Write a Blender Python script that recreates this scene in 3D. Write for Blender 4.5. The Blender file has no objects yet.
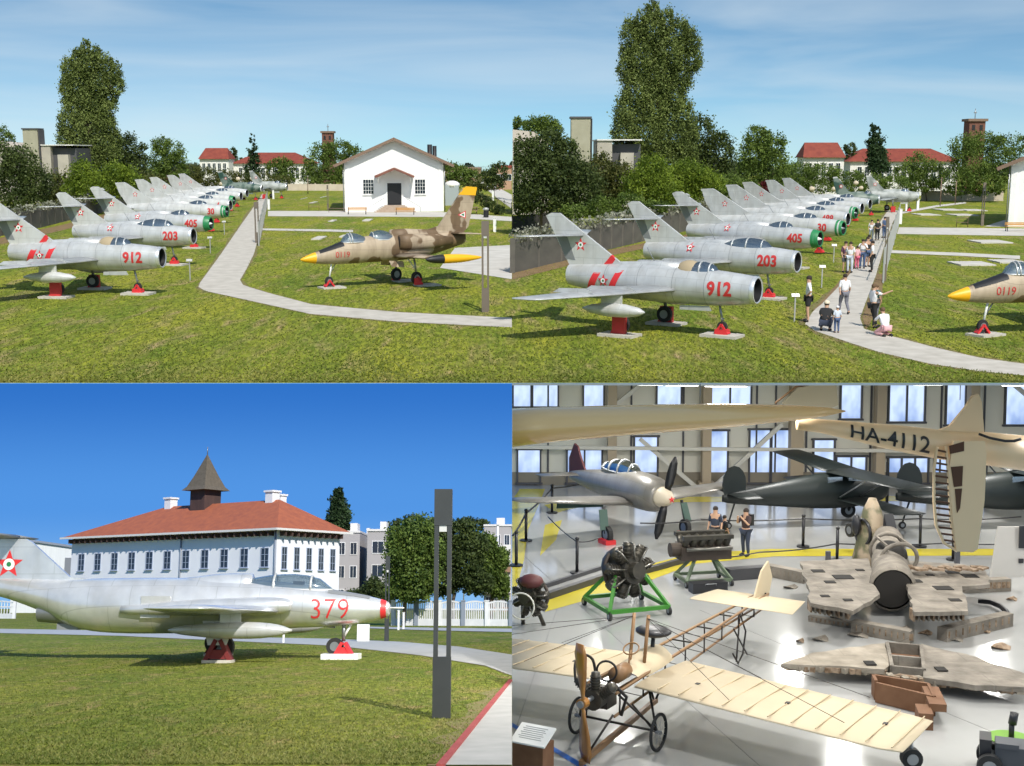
import bpy, bmesh, math, random
import numpy as np
from mathutils import Vector, Matrix, Euler
V = Vector; R = math.radians; PI = math.pi
random.seed(7); NR = np.random.RandomState(11)
sc = bpy.context.scene; COL = sc.collection

# ------------------------------------------------------------------ camera and the four places
# F is the focal length in pixels of the 1024 px wide picture
F = 1250.0; CX, CY = 512.0, 383.0
EYE = V((0, 0, 7.0))
PITCH = math.atan(228 / F)
cam_data = bpy.data.cameras.new('camera'); cam = bpy.data.objects.new('camera', cam_data); COL.objects.link(cam)
cam_data.sensor_width = 36; cam_data.lens = 36 * F / 1024; cam_data.clip_end = 20000; cam_data.clip_start = 0.1
cam.location = EYE; cam.rotation_euler = (PI / 2 - PITCH, 0, 0); sc.camera = cam
CAM = Matrix.Translation(EYE) @ Euler((PI / 2 - PITCH, 0, 0)).to_matrix().to_4x4()

class Place:
    """A real-size site with its own level ground (local z = 0) and its eye height above it."""
    def __init__(s, name, h, horizon):
        s.h = h; s.hor = horizon; s.name = name
        a = math.atan((horizon - CY) / F) + PITCH       # how far its ground falls away below the airfield's level
        s.a = a
        s.M = Matrix.Translation(EYE) @ Matrix.Rotation(-a, 4, 'X') @ Matrix.Translation((0, 0, -h))
        s.Mi = s.M.inverted(); s.roots = []; s.meshes = []
    def ray(s, px, py):
        d = V(((px - CX) / F, (CY - py) / F, -1.0))
        d = (CAM.to_3x3() @ d)
        return s.Mi.to_3x3() @ d
    def g(s, px, py, z=0.0):
        r = s.ray(px, py); t = (z - s.h) / r.z
        return V((0, 0, s.h)) + r * t
    def d(s, px, py, y):
        r = s.ray(px, py); t = y / r.y
        return V((0, 0, s.h)) + r * t
    def s(s_, py):
        p = s_.g(CX, py); w = s_.M @ p; c = CAM.inverted() @ w
        return F / -c.z

UP = Place("field", 7.0, 155.0)
LOW = Place("lawn", 1.5, 600.0)
HALL = Place('hall', 7.95, 280.0)
CUR = UP

# ------------------------------------------------------------------ materials
MATS = {}
def mat(name, col, rough=0.6, metal=0.0, col2=None, scale=3.0, amt=0.5, bump=0.0, bscale=None, spec=0.5, detail=6, stretch=None, emit=None, estr=0, coat=0):
    if name in MATS: return MATS[name]
    m = bpy.data.materials.new(name); m.use_nodes = True; nt = m.node_tree; b = nt.nodes['Principled BSDF']
    b.inputs['Base Color'].default_value = (*col, 1); b.inputs['Roughness'].default_value = rough; b.inputs['Metallic'].default_value = metal
    b.inputs['Specular IOR Level'].default_value = spec
    if coat: b.inputs['Coat Weight'].default_value = coat
    tc = nt.nodes.new('ShaderNodeTexCoord'); out = tc.outputs['Object']
    if stretch:
        mp = nt.nodes.new('ShaderNodeMapping'); mp.inputs['Scale'].default_value = stretch; nt.links.new(out, mp.inputs[0]); out = mp.outputs[0]
    if col2 is not None:
        n = nt.nodes.new('ShaderNodeTexNoise'); n.inputs['Scale'].default_value = scale; n.inputs['Detail'].default_value = detail
        nt.links.new(out, n.inputs['Vector'])
        r = nt.nodes.new('ShaderNodeValToRGB'); r.color_ramp.elements[0].position = 0.5 - amt / 2; r.color_ramp.elements[1].position = 0.5 + amt / 2
        r.color_ramp.elements[0].color = (*col, 1); r.color_ramp.elements[1].color = (*col2, 1)
        nt.links.new(n.outputs['Fac'], r.inputs[0]); nt.links.new(r.outputs[0], b.inputs['Base Color'])
    if bump:
        n2 = nt.nodes.new('ShaderNodeTexNoise'); n2.inputs['Scale'].default_value = bscale or scale * 3; n2.inputs['Detail'].default_value = 5
        nt.links.new(out, n2.inputs['Vector']); bp = nt.nodes.new('ShaderNodeBump'); bp.inputs['Strength'].default_value = bump; bp.inputs['Distance'].default_value = 0.05
        nt.links.new(n2.outputs['Fac'], bp.inputs['Height']); nt.links.new(bp.outputs[0], b.inputs['Normal'])
    if emit:
        b.inputs['Emission Color'].default_value = (*emit, 1); b.inputs['Emission Strength'].default_value = estr
    MATS[name] = m; return m

def weather(m, sx=0.9, sz=0.55, line=0.78, streak=0.16, axes='xz'):
    """riveted panel seams and run-off streaks, multiplied over a skin's own colour"""
    nt = m.node_tree; b = nt.nodes['Principled BSDF']; src = b.inputs['Base Color'].links[0].from_socket if b.inputs['Base Color'].is_linked else None
    tc = nt.nodes.new('ShaderNodeTexCoord'); sp = nt.nodes.new('ShaderNodeSeparateXYZ'); cb = nt.nodes.new('ShaderNodeCombineXYZ'); nt.links.new(tc.outputs['Object'], sp.inputs[0])
    nt.links.new(sp.outputs[0], cb.inputs[0]); ad = nt.nodes.new('ShaderNodeMath'); ad.operation = 'ADD'; nt.links.new(sp.outputs[2], ad.inputs[0]); nt.links.new(sp.outputs[1], ad.inputs[1]); nt.links.new(ad.outputs[0], cb.inputs[1])
    br = nt.nodes.new('ShaderNodeTexBrick'); br.inputs['Scale'].default_value = 1; br.inputs['Brick Width'].default_value = sx; br.inputs['Row Height'].default_value = sz; br.inputs['Mortar Size'].default_value = 0.012; br.inputs['Mortar Smooth'].default_value = 0.3
    br.inputs['Color1'].default_value = (1, 1, 1, 1); br.inputs['Color2'].default_value = (0.95, 0.95, 0.955, 1); br.inputs['Mortar'].default_value = (line, line, line, 1); nt.links.new(cb.outputs[0], br.inputs['Vector'])
    mp = nt.nodes.new('ShaderNodeMapping'); mp.inputs['Scale'].default_value = (1.6, 1.6, 0.7); nt.links.new(tc.outputs['Object'], mp.inputs[0]); n = nt.nodes.new('ShaderNodeTexNoise'); n.inputs['Scale'].default_value = 1.6; n.inputs['Detail'].default_value = 7; nt.links.new(mp.outputs[0], n.inputs['Vector'])
    rp = nt.nodes.new('ShaderNodeValToRGB'); rp.color_ramp.elements[0].position = 0.3; rp.color_ramp.elements[1].position = 0.62; v = 1 - streak; rp.color_ramp.elements[0].color = (v, v * .98, v * .95, 1); rp.color_ramp.elements[1].color = (1, 1, 1, 1); nt.links.new(n.outputs['Fac'], rp.inputs[0])
    def mul(a, c):
        x = nt.nodes.new('ShaderNodeMix'); x.data_type = 'RGBA'; x.blend_type = 'MULTIPLY'; x.inputs[0].default_value = 1
        if a is None: x.inputs[6].default_value = b.inputs['Base Color'].default_value
        else: nt.links.new(a, x.inputs[6])
        nt.links.new(c, x.inputs[7]); return x.outputs[2]
    o = mul(mul(src, br.outputs['Color']), rp.outputs[0]); nt.links.new(o, b.inputs['Base Color']); return m

def glass_mat(name, tint=(0.5, 0.6, 0.65), alpha=0.45, rough=0.05):
    m = bpy.data.materials.new(name); m.use_nodes = True; nt = m.node_tree; nt.nodes.remove(nt.nodes['Principled BSDF'])
    o = nt.nodes['Material Output']; t = nt.nodes.new('ShaderNodeBsdfTransparent'); t.inputs[0].default_value = (*tint, 1)
    gl = nt.nodes.new('ShaderNodeBsdfGlossy'); gl.inputs['Roughness'].default_value = rough; gl.inputs[0].default_value = (0.9, 0.95, 1, 1)
    mx = nt.nodes.new('ShaderNodeMixShader'); mx.inputs[0].default_value = 1 - alpha
    nt.links.new(t.outputs[0], mx.inputs[1]); nt.links.new(gl.outputs[0], mx.inputs[2]); nt.links.new(mx.outputs[0], o.inputs[0])
    MATS[name] = m; return m

def leaf_mat(name, dark, light, sun=0.38):
    m = bpy.data.materials.new(name); m.use_nodes = True; nt = m.node_tree; b = nt.nodes['Principled BSDF']
    b.inputs['Roughness'].default_value = 0.55; b.inputs['Specular IOR Level'].default_value = 0.25
    at = nt.nodes.new('ShaderNodeAttribute'); at.attribute_name = 'rnd'
    n = nt.nodes.new('ShaderNodeTexNoise'); n.inputs['Scale'].default_value = 0.45; tc = nt.nodes.new('ShaderNodeTexCoord'); nt.links.new(tc.outputs['Object'], n.inputs['Vector'])
    ad = nt.nodes.new('ShaderNodeMath'); ad.operation = 'ADD'; nt.links.new(at.outputs['Fac'], ad.inputs[0]); nt.links.new(n.outputs['Fac'], ad.inputs[1])
    ml = nt.nodes.new('ShaderNodeMath'); ml.operation = 'MULTIPLY'; ml.inputs[1].default_value = 0.5; nt.links.new(ad.outputs[0], ml.inputs[0])
    r = nt.nodes.new('ShaderNodeValToRGB'); r.color_ramp.elements[0].position = 0.25; r.color_ramp.elements[1].position = 0.78
    r.color_ramp.elements[0].color = (*dark, 1); r.color_ramp.elements[1].color = (*light, 1)
    nt.links.new(ml.outputs[0], r.inputs[0]); nt.links.new(r.outputs[0], b.inputs['Base Color'])
    tr = nt.nodes.new('ShaderNodeBsdfTranslucent'); nt.links.new(r.outputs[0], tr.inputs[0])
    mx = nt.nodes.new('ShaderNodeMixShader'); mx.inputs[0].default_value = sun
    nt.links.new(b.outputs[0], mx.inputs[1]); nt.links.new(tr.outputs[0], mx.inputs[2]); nt.links.new(mx.outputs[0], nt.nodes['Material Output'].inputs[0])
    MATS[name] = m; return m

# ------------------------------------------------------------------ objects
def reg(o, parent=None):
    COL.objects.link(o)
    if parent is not None: o.parent = parent
    else: CUR.roots.append(o)
    o['pl'] = CUR.name
    return o
def tag(o, label=None, cat=None, group=None, kind=None):
    if label: o['label'] = label
    if cat: o['category'] = cat
    if group: o['group'] = group
    if kind: o['kind'] = kind
    return o
def thing(name, label, cat, loc=(0, 0, 0), rz=0.0, group=None, rot=None):
    o = bpy.data.objects.new(name, None); o.location = loc
    o.rotation_euler = rot if rot else (0, 0, rz); o.empty_display_size = 0.1
    reg(o); return tag(o, label, cat, group)
def dup(root, loc, rz=None, label=None, group=None, scale=None):
    def cp(o, par):
        c = o.copy(); COL.objects.link(c); c.parent = par
        if par is None: CUR.roots.append(c)
        for ch in list(o.children): cp(ch, c)
        return c
    r = cp(root, None); r.location = loc
    if rz is not None: r.rotation_euler = (0, 0, rz)
    if label: r['label'] = label
    if group: r['group'] = group
    if scale: r.scale = (scale,) * 3
    return r

class MB:
    """Collects shapes and links them as ONE mesh object."""
    def __init__(s, M=None): s.v = []; s.f = []; s.m = []; s.sm = []; s.mats = []; s.M = M
    def mi(s, m):
        if m is None: m = s.mats[0] if s.mats else None
        if m not in s.mats: s.mats.append(m)
        return s.mats.index(m)
    def add(s, vs, fs, m=None, smooth=False):
        k = s.mi(m); b = len(s.v)
        if s.M is not None: vs = [s.M @ V(v) for v in vs]
        s.v += [tuple(v) for v in vs]
        for f in fs: s.f.append(tuple(i + b for i in f)); s.m.append(k); s.sm.append(smooth)
        return s
    def box(s, c, size, m=None, rz=0.0, rot=None):
        c = V(c); x, y, z = [a / 2 for a in size]
        q = (rot.to_matrix() if isinstance(rot, Euler) else rot) if rot is not None else Matrix.Rotation(rz, 3, 'Z')
        vs = [c + q @ V((i * x, j * y, k * z)) for i in (-1, 1) for j in (-1, 1) for k in (-1, 1)]
        return s.add(vs, [(0, 1, 3, 2), (4, 6, 7, 5), (0, 4, 5, 1), (2, 3, 7, 6), (0, 2, 6, 4), (1, 5, 7, 3)], m)
    def beam(s, a, b, w, h, m=None, up=(0, 0, 1)):
        a, b = V(a), V(b); d = (b - a).normalized(); u = V(up)
        if abs(d.dot(u)) > 0.98: u = V((0, 1, 0))
        r = d.cross(u).normalized(); u = r.cross(d)
        vs = [p + r * i * w / 2 + u * j * h / 2 for p in (a, b) for i, j in ((-1, -1), (1, -1), (1, 1), (-1, 1))]
        return s.add(vs, [(3, 2, 1, 0), (4, 5, 6, 7), (0, 1, 5, 4), (1, 2, 6, 5), (2, 3, 7, 6), (3, 0, 4, 7)], m)
    def tube(s, pts, rad, m=None, n=8, caps=True, smooth=True, closed=False):
        pts = [V(p) for p in pts]
        if not hasattr(rad, '__len__'): rad = [rad] * len(pts)
        rings = []; N = len(pts); vs = []; fs = []
        pr = None
        for i, p in enumerate(pts):
            if closed: d = pts[(i + 1) % N] - pts[i - 1]
            else: d = pts[min(i + 1, N - 1)] - pts[max(i - 1, 0)]
            if d.length < 1e-9: d = V((0, 0, 1))
            d.normalize()
            if pr is None:
                u = V((0, 0, 1)) if abs(d.z) < 0.9 else V((1, 0, 0))
                r = d.cross(u).normalized()
            else:
                r = (pr - d * pr.dot(d)); r = r.normalized() if r.length > 1e-6 else d.orthogonal().normalized()
            pr = r; u = d.cross(r)
            for k in range(n):
                a = 2 * PI * k / n; vs.append(p + (r * math.cos(a) + u * math.sin(a)) * rad[i])
        L = N if closed else N - 1
        for i in range(L):
            j = (i + 1) % N
            for k in range(n): fs.append((i * n + k, i * n + (k + 1) % n, j * n + (k + 1) % n, j * n + k))
        if caps and not closed: fs.append(tuple(range(n - 1, -1, -1))); fs.append(tuple((N - 1) * n + k for k in range(n)))
        return s.add(vs, fs, m, smooth)
    def ring(s, c, rad, r, axis=(0, 1, 0), m=None, n=20, k=6):
        c = V(c); a = V(axis).normalized(); u = a.orthogonal().normalized(); w = a.cross(u)
        return s.tube([c + (u * math.cos(2 * PI * i / n) + w * math.sin(2 * PI * i / n)) * rad for i in range(n)], r, m, k, closed=True)
    def disc(s, c, rad, th, axis=(0, 1, 0), m=None, n=20):
        c = V(c); a = V(axis).normalized() * th / 2
        return s.tube([c - a, c + a], rad, m, n, smooth=False)
    def loft(s, rings, m=None, caps=True, smooth=True, closed=True, flip=False):
        n = len(rings[0]); vs = [p for r in rings for p in r]; fs = []
        for i in range(len(rings) - 1):
            for k in range(n if closed else n - 1):
                q = (i * n + k, i * n + (k + 1) % n, (i + 1) * n + (k + 1) % n, (i + 1) * n + k)
                fs.append(q[::-1] if flip else q)
        if caps: fs.append(tuple(range(n - 1, -1, -1))); fs.append(tuple((len(rings) - 1) * n + k for k in range(n)))
        return s.add(vs, fs, m, smooth)
    def plate(s, outline, th, m=None, nrm=(0, 1, 0)):
        """A flat outline (3-D points) given a thickness along nrm, centred."""
        a = V(nrm).normalized() * th / 2; n = len(outline)
        vs = [V(p) - a for p in outline] + [V(p) + a for p in outline]
        fs = [tuple(range(n - 1, -1, -1)), tuple(range(n, 2 * n))] + [(k, (k + 1) % n, n + (k + 1) % n, n + k) for k in range(n)]
        return s.add(vs, fs, m)
    def ell(s, c, r, m=None, nu=14, nv=8, rz=0, rot=None):
        c = V(c); q = rot if rot is not None else Matrix.Rotation(rz, 3, 'Z'); rings = []
        for i in range(nv + 1):
            t = -PI / 2 + PI * i / nv; t = max(-PI / 2 + 0.02, min(PI / 2 - 0.02, t))
            rings.append([c + q @ V((r[0] * math.cos(t) * math.cos(2 * PI * k / nu), r[1] * math.cos(t) * math.sin(2 * PI * k / nu), r[2] * math.sin(t))) for k in range(nu)])
        return s.loft(rings, m)
    def build(s, name, m=None, parent=None):
        me = bpy.data.meshes.new(name); me.from_pydata(s.v, [], s.f)
        mats = [x for x in s.mats]
        if m is not None: mats = [m if x is None else x for x in mats] or [m]
        for x in mats: me.materials.append(x)
        me.polygons.foreach_set('material_index', s.m); me.polygons.foreach_set('use_smooth', s.sm); me.update()
        o = bpy.data.objects.new(name, me); return reg(o, parent)

def smooth_curve(pts, k=4):
    P = [V(p) for p in pts]; out = []
    for i in range(len(P) - 1):
        a, b, c, d = P[max(i - 1, 0)], P[i], P[i + 1], P[min(i + 2, len(P) - 1)]
        for j in range(k):
            t = j / k
            out.append(0.5 * ((2 * b) + (c - a) * t + (2 * a - 5 * b + 4 * c - d) * t * t + (3 * b - a - 3 * c + d) * t ** 3))
    out.append(P[-1]); return out

# station = (t behind the nose, z centre, half width, half height[, power])
def stations(st, k=4):
    n = len(st[0]); rows = []
    A = [list(x) for x in st]
    for i in range(len(A) - 1):
        a, b, c, d = A[max(i - 1, 0)], A[i], A[i + 1], A[min(i + 2, len(A) - 1)]
        for j in range(k):
            t = j / k
            q = [0.5 * ((2 * b[w]) + (c[w] - a[w]) * t + (2 * a[w] - 5 * b[w] + 4 * c[w] - d[w]) * t * t + (3 * b[w] - a[w] - 3 * c[w] + d[w]) * t ** 3) for w in range(n)]
            q[2] = max(q[2], 0.01); q[3] = max(q[3], 0.01); rows.append(q)
    rows.append(A[-1]); return rows
def fus_rings(rows, n=28, y0=0.0):
    out = []
    for q in rows:
        t, zc, ry, rz = q[:4]; p = 2.0 / (q[4] if len(q) > 4 else 2.0)
        out.append([V((-t, y0 + ry * math.copysign(abs(math.cos(a)) ** p, math.cos(a)), zc + rz * math.copysign(abs(math.sin(a)) ** p, math.sin(a)))) for a in (2 * PI * k / n for k in range(n))])
    return out
def fus_at(rows, t):
    for a, b in zip(rows, rows[1:]):
        if a[0] <= t <= b[0]:
            f = (t - a[0]) / max(b[0] - a[0], 1e-6); return [x + (y - x) * f for x, y in zip(a, b)]
    return rows[0] if t < rows[0][0] else rows[-1]
def side_y(rows, x, z, side=-1, off=0.012):
    q = fus_at(rows, -x); u = max(-0.98, min(0.98, (z - q[1]) / q[3]))
    return side * (q[2] * math.sqrt(1 - u * u) + off)

def airfoil(le, te, th, up=(0, 0, 1), n=6):
    le, te, up = V(le), V(te), V(up); c = te - le; L = c.length; pts = []
    xs = [0, 0.03, 0.12, 0.3, 0.55, 0.8, 1.0]
    yt = [0, 0.38, 0.78, 1.0, 0.8, 0.4, 0.04]
    for x, y in zip(xs, yt): pts.append(le + c * x + up * (y * th * 0.62))
    for x, y in list(zip(xs, yt))[-1:0:-1]: pts.append(le + c * x - up * (y * th * 0.38))
    return pts
def wing(mb, secs, m=None, up=(0, 0, 1)):
    """secs: list of (leading edge point, trailing edge point, thickness)"""
    rs = [airfoil(a, b, t, up) for a, b, t in secs]
    return mb.loft(rs, m)

def star_pts(cx, cz, r, rin=0.42, y=0.0, tilt=0.0):
    out = []
    for k in range(10):
        a = PI / 2 + k * PI / 5 + tilt; q = r if k % 2 == 0 else r * rin
        out.append(V((cx + q * math.cos(a), y, cz + q * math.sin(a))))
    return out
FONTC = {}
def text_geo(txt, size=1.0, bold=0.0):
    key = (txt, size, bold)
    if key in FONTC: return FONTC[key]
    cu = bpy.data.curves.new('lettering', 'FONT'); cu.body = txt; cu.size = size; cu.offset = bold * size; cu.resolution_u = 3; cu.align_x = 'LEFT'
    o = bpy.data.objects.new('lettering', cu); COL.objects.link(o)
    dg = bpy.context.evaluated_depsgraph_get(); me = o.evaluated_get(dg).to_mesh()
    bm = bmesh.new(); bm.from_mesh(me); bmesh.ops.triangulate(bm, faces=bm.faces[:])
    for _ in range(3):
        es = [e for e in bm.edges if abs(e.verts[0].co.y - e.verts[1].co.y) > 0.09 * size or e.calc_length() > 0.3 * size]
        if es: bmesh.ops.subdivide_edges(bm, edges=es, cuts=1); bmesh.ops.triangulate(bm, faces=bm.faces[:])
    bm.verts.index_update(); vs = [v.co.copy() for v in bm.verts]; fs = [tuple(v.index for v in f.verts) for f in bm.faces]; bm.free()
    o.evaluated_get(dg).to_mesh_clear(); COL.objects.unlink(o); bpy.data.objects.remove(o); bpy.data.curves.remove(cu)
    x0 = min(v.x for v in vs); x1 = max(v.x for v in vs); y0 = min(v.y for v in vs); y1 = max(v.y for v in vs)
    FONTC[key] = (vs, fs, x0, x1, y0, y1); return FONTC[key]
def lettering(mb, txt, width, height, fn, m, bold=0.03):
    """Writes txt stretched to width x height; fn(u, v) gives the point on the surface."""
    vs, fs, x0, x1, y0, y1 = text_geo(txt, 1.0, bold)
    mb.add([fn((v.x - x0) / (x1 - x0) * width, (v.y - y0) / (y1 - y0) * height) for v in vs], fs, m)

# ------------------------------------------------------------------ foliage
def leaf_object(name, pts, size, m, parent, flat=0.0):
    """pts (N,3): leaf-sized folded faces, random directions; clump tone in attribute rnd"""
    n = len(pts); a = NR.normal(size=(n, 3)); a /= np.linalg.norm(a, axis=1)[:, None]
    b = NR.normal(size=(n, 3)); b -= a * (a * b).sum(1)[:, None]; b /= np.linalg.norm(b, axis=1)[:, None]
    s = size * NR.uniform(0.55, 1.25, (n, 1)); w = s * NR.uniform(0.5, 0.8, (n, 1))
    p = pts[:, :3]
    q = np.stack([p - a * s, p + b * w, p + a * s, p - b * w], 1).reshape(-1, 3)
    me = bpy.data.meshes.new(name); me.vertices.add(4 * n); me.vertices.foreach_set('co', q.astype(np.float32).ravel())
    me.loops.add(4 * n); me.loops.foreach_set('vertex_index', np.arange(4 * n, dtype=np.int32))
    me.polygons.add(n); me.polygons.foreach_set('loop_start', np.arange(0, 4 * n, 4, dtype=np.int32)); me.polygons.foreach_set('loop_total', np.full(n, 4, dtype=np.int32))
    me.update(calc_edges=True)
    at = me.attributes.new('rnd', 'FLOAT', 'FACE'); at.data.foreach_set('value', np.clip(pts[:, 3] + NR.normal(0, 0.12, n), 0, 1).astype(np.float32))
    me.materials.append(m); o = bpy.data.objects.new(name, me); return reg(o, parent)
def clump_points(lobes, n, fine=0.36, tall=1.0):
    """lobes [(cx,cy,cz,rx,ry,rz)]: leaf points bunched in small clumps near each lobe's surface and inside it."""
    vol = np.array([l[3] * l[4] * l[5] for l in lobes]) ** (2 / 3.); vol /= vol.sum(); out = []
    for l, f in zip(lobes, vol):
        k = max(6, int(n * f / 26)); c = np.array(l[:3]); r = np.array(l[3:6])
        d = NR.normal(size=(k, 3)); d /= np.linalg.norm(d, axis=1)[:, None]
        rad = NR.uniform(0.45, 1.0, (k, 1)) ** 0.6; cc = c + d * rad * r
        tone = NR.uniform(0.0, 1.0, k); cs = r.min() * fine * NR.uniform(0.6, 1.3, k)
        for i in range(k):
            m = max(4, int(26 * NR.uniform(0.6, 1.4))); g = NR.normal(size=(m, 3)) * 0.55; g[:, 2] *= tall
            q = np.empty((m, 4)); q[:, :3] = cc[i] + g * cs[i]; q[:, 3] = tone[i] * 0.9; out.append(q)
    return np.concatenate(out)
BARK = mat('bark', (0.09, 0.065, 0.045), 0.9, col2=(0.16, 0.12, 0.09), scale=6)
def tree(name, label, pl_depth, base_px, lobes_px, leafmat, leaf=0.3, n=2500, group=None, cat='tree', trunk=True, fine=0.36, tall=1.0, yk=0.8, clip=None, trunk_r=None, baseY=None):
    """lobes in picture pixels at the given depth, grown to real ellipsoids standing on the ground at base_px"""
    Y = pl_depth; b = CUR.d(base_px, 300, Y); b.z = 0.0
    t = thing(name, label, cat, b, group=group); L = []
    for px, py, rx, ry in lobes_px:
        c = CUR.d(px, py, Y); e = CUR.d(px + rx, py, Y); f = CUR.d(px, py - ry, Y)
        rr = abs(e.x - c.x); rv = abs(f.z - c.z); rel = c - b
        L.append((rel.x, rel.y + random.uniform(-0.25, 0.25) * rr, rel.z, rr, rr * yk, rv))
    pts = clump_points(L, n, fine, tall)
    if clip is not None:
        wx = pts[:, 0] + b.x; pts = pts[(wx > 0.15) if clip > 0 else (wx < -0.15)]
    pts = pts[pts[:, 2] > 0.05]
    leaf_object('crown', pts, leaf, leafmat, t)
    if trunk:
        zt = max(l[2] for l in L); zm = sum(l[2] for l in L) / len(L); r0 = trunk_r or max(0.12, zt * 0.022); mx = sum(l[0] for l in L) / len(L)
        if clip is not None and (mx + b.x) * clip < 0.5: mx = 0.8 * clip - b.x
        if clip is None or b.x * clip > 0.4:
            mb = MB(); mb.tube([(0, 0, -0.1), (mx * 0.2, 0, zm * 0.35), (mx * 0.7, 0, zm * 0.8), (mx, 0, zm + (zt - zm) * 0.6)], [r0, r0 * 0.75, r0 * 0.5, r0 * 0.15], None, 8)
            for l in L[:9]:
                if clip is not None and (l[0] + b.x) * clip < 0.3: continue
                z0 = zm * random.uniform(0.3, 0.75)
                mb.tube([(mx * z0 / max(zm, 0.1) * 0.6, 0, z0), (l[0] * 0.6, l[1] * 0.6, (z0 + l[2]) / 2), (l[0], l[1], l[2])], [r0 * 0.4, r0 * 0.25, r0 * 0.08], None, 6)
            mb.build('trunk', BARK, t)
    return t

def clip_thing(t, sgn):
    """Trims everything of thing t that crosses the place's edge plane x = 0."""
    bpy.context.view_layer.update()
    def walk(o):
        yield o
        for c in o.children: yield from walk(c)
    for o in walk(t):
        if o.type != 'MESH': continue
        M = o.matrix_world if o.parent is None else None
        m = Matrix.Identity(4); q = o
        while q is not None:
            m = q.matrix_basis @ m; q = q.parent
        mi = m.inverted(); co = mi @ V((0.004 * sgn, 0, 0)); no = (mi.to_3x3() @ V((1, 0, 0))).normalized() if True else 0
        no = (m.to_3x3().transposed() @ V((1, 0, 0))).normalized()
        bm = bmesh.new(); bm.from_mesh(o.data)
        r = bmesh.ops.bisect_plane(bm, geom=bm.verts[:] + bm.edges[:] + bm.faces[:], plane_co=co, plane_no=no, clear_inner=sgn > 0, clear_outer=sgn < 0)
        es = [e for e in r['geom_cut'] if isinstance(e, bmesh.types.BMEdge)]
        if es and len(bm.faces) < 5000:
            try: bmesh.ops.holes_fill(bm, edges=es, sides=0)
            except Exception: pass
        bm.to_mesh(o.data); bm.free()
    return t
# ------------------------------------------------------------------ paint
SILVER = mat('silver_paint', (0.5, 0.515, 0.52), 0.36, 0.3, col2=(0.63, 0.64, 0.64), scale=1.3, amt=0.5, spec=0.5)
SILVER2 = mat('silver_paint_warm', (0.54, 0.55, 0.54), 0.42, 0.2, col2=(0.66, 0.66, 0.64), scale=1.1, amt=0.5)
for m_ in (SILVER, SILVER2): weather(m_)
PANEL = mat('panel_grey', (0.25, 0.26, 0.27), 0.5, 0.3)
BRIGHT = mat('bare_aluminium', (0.66, 0.68, 0.72), 0.27, 0.62, col2=(0.88, 0.89, 0.9), scale=2.2, amt=0.6)
weather(BRIGHT, 1.1, 0.7, 0.8, 0.12)
RED = mat('red_paint', (0.62, 0.03, 0.035), 0.45)
DKRED = mat('number_red', (0.5, 0.03, 0.03), 0.5); SHADED_RED = mat('shaded_red', (0.16, 0.015, 0.015), 0.6)  # the last red is darkened to imitate trestles standing in shade
WHITE = mat('white_paint', (0.8, 0.8, 0.78), 0.5)
GREENP = mat('green_paint', (0.02, 0.2, 0.07), 0.45)
DKGREEN = mat('dark_green_camouflage', (0.02, 0.06, 0.045), 0.5, col2=(0.16, 0.2, 0.17), scale=0.9, amt=0.12)
BLACK = mat('black_paint', (0.012, 0.012, 0.014), 0.5)
RUBBER = mat('rubber', (0.02, 0.02, 0.02), 0.8)
STEEL = mat('steel', (0.3, 0.31, 0.32), 0.4, 0.7)
CONC = mat('concrete', (0.42, 0.39, 0.34), 0.85, col2=(0.55, 0.52, 0.46), scale=5)
YELLOW = mat('yellow_paint', (0.82, 0.42, 0.01), 0.45)
CANOPY = glass_mat('canopy_glass', (0.25, 0.28, 0.26), 0.6, 0.06)
CANOPYB = glass_mat('canopy_glass_clear', (0.55, 0.62, 0.62), 0.6, 0.05)
SANDCOVER = mat('canvas_cover', (0.38, 0.3, 0.19), 0.7)
COCKPIT = mat('cockpit_dark', (0.05, 0.055, 0.05), 0.7)

def star_mark(mb, cx, cz, r, y, side=-1, fn=None, center=None):
    f = fn or (lambda x, z, o: V((x, y + side * o, z)))
    def poly(pts, o, m):
        n = len(pts); mb.add([f(p.x, p.z, o) for p in pts], [tuple(range(n)) if side < 0 else tuple(range(n - 1, -1, -1))], m)
    sp = star_pts(cx, cz, r); c = V((cx, 0, cz))
    for k in range(10):
        poly([c, sp[k], sp[(k + 1) % 10]], 0.004, RED)
    poly([V((cx + r * 0.4 * math.cos(2 * PI * k / 14), 0, cz + r * 0.4 * math.sin(2 * PI * k / 14))) for k in range(14)], 0.009, WHITE)
    poly([V((cx + r * 0.17 * math.cos(2 * PI * k / 10), 0, cz + r * 0.17 * math.sin(2 * PI * k / 10))) for k in range(10)], 0.014, center or GREENP)

def wheel(name, parent, c, r, w, axis=(0, 1, 0), hub=STEEL, tyre=RUBBER):
    mb = MB(); mb.disc(c, r, w, axis, None, 20); o = mb.build(name, tyre, parent)
    h = MB(); h.disc(c, r * 0.55, w * 1.15, axis, None, 14); h.build('rim', hub, o); return o

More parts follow.
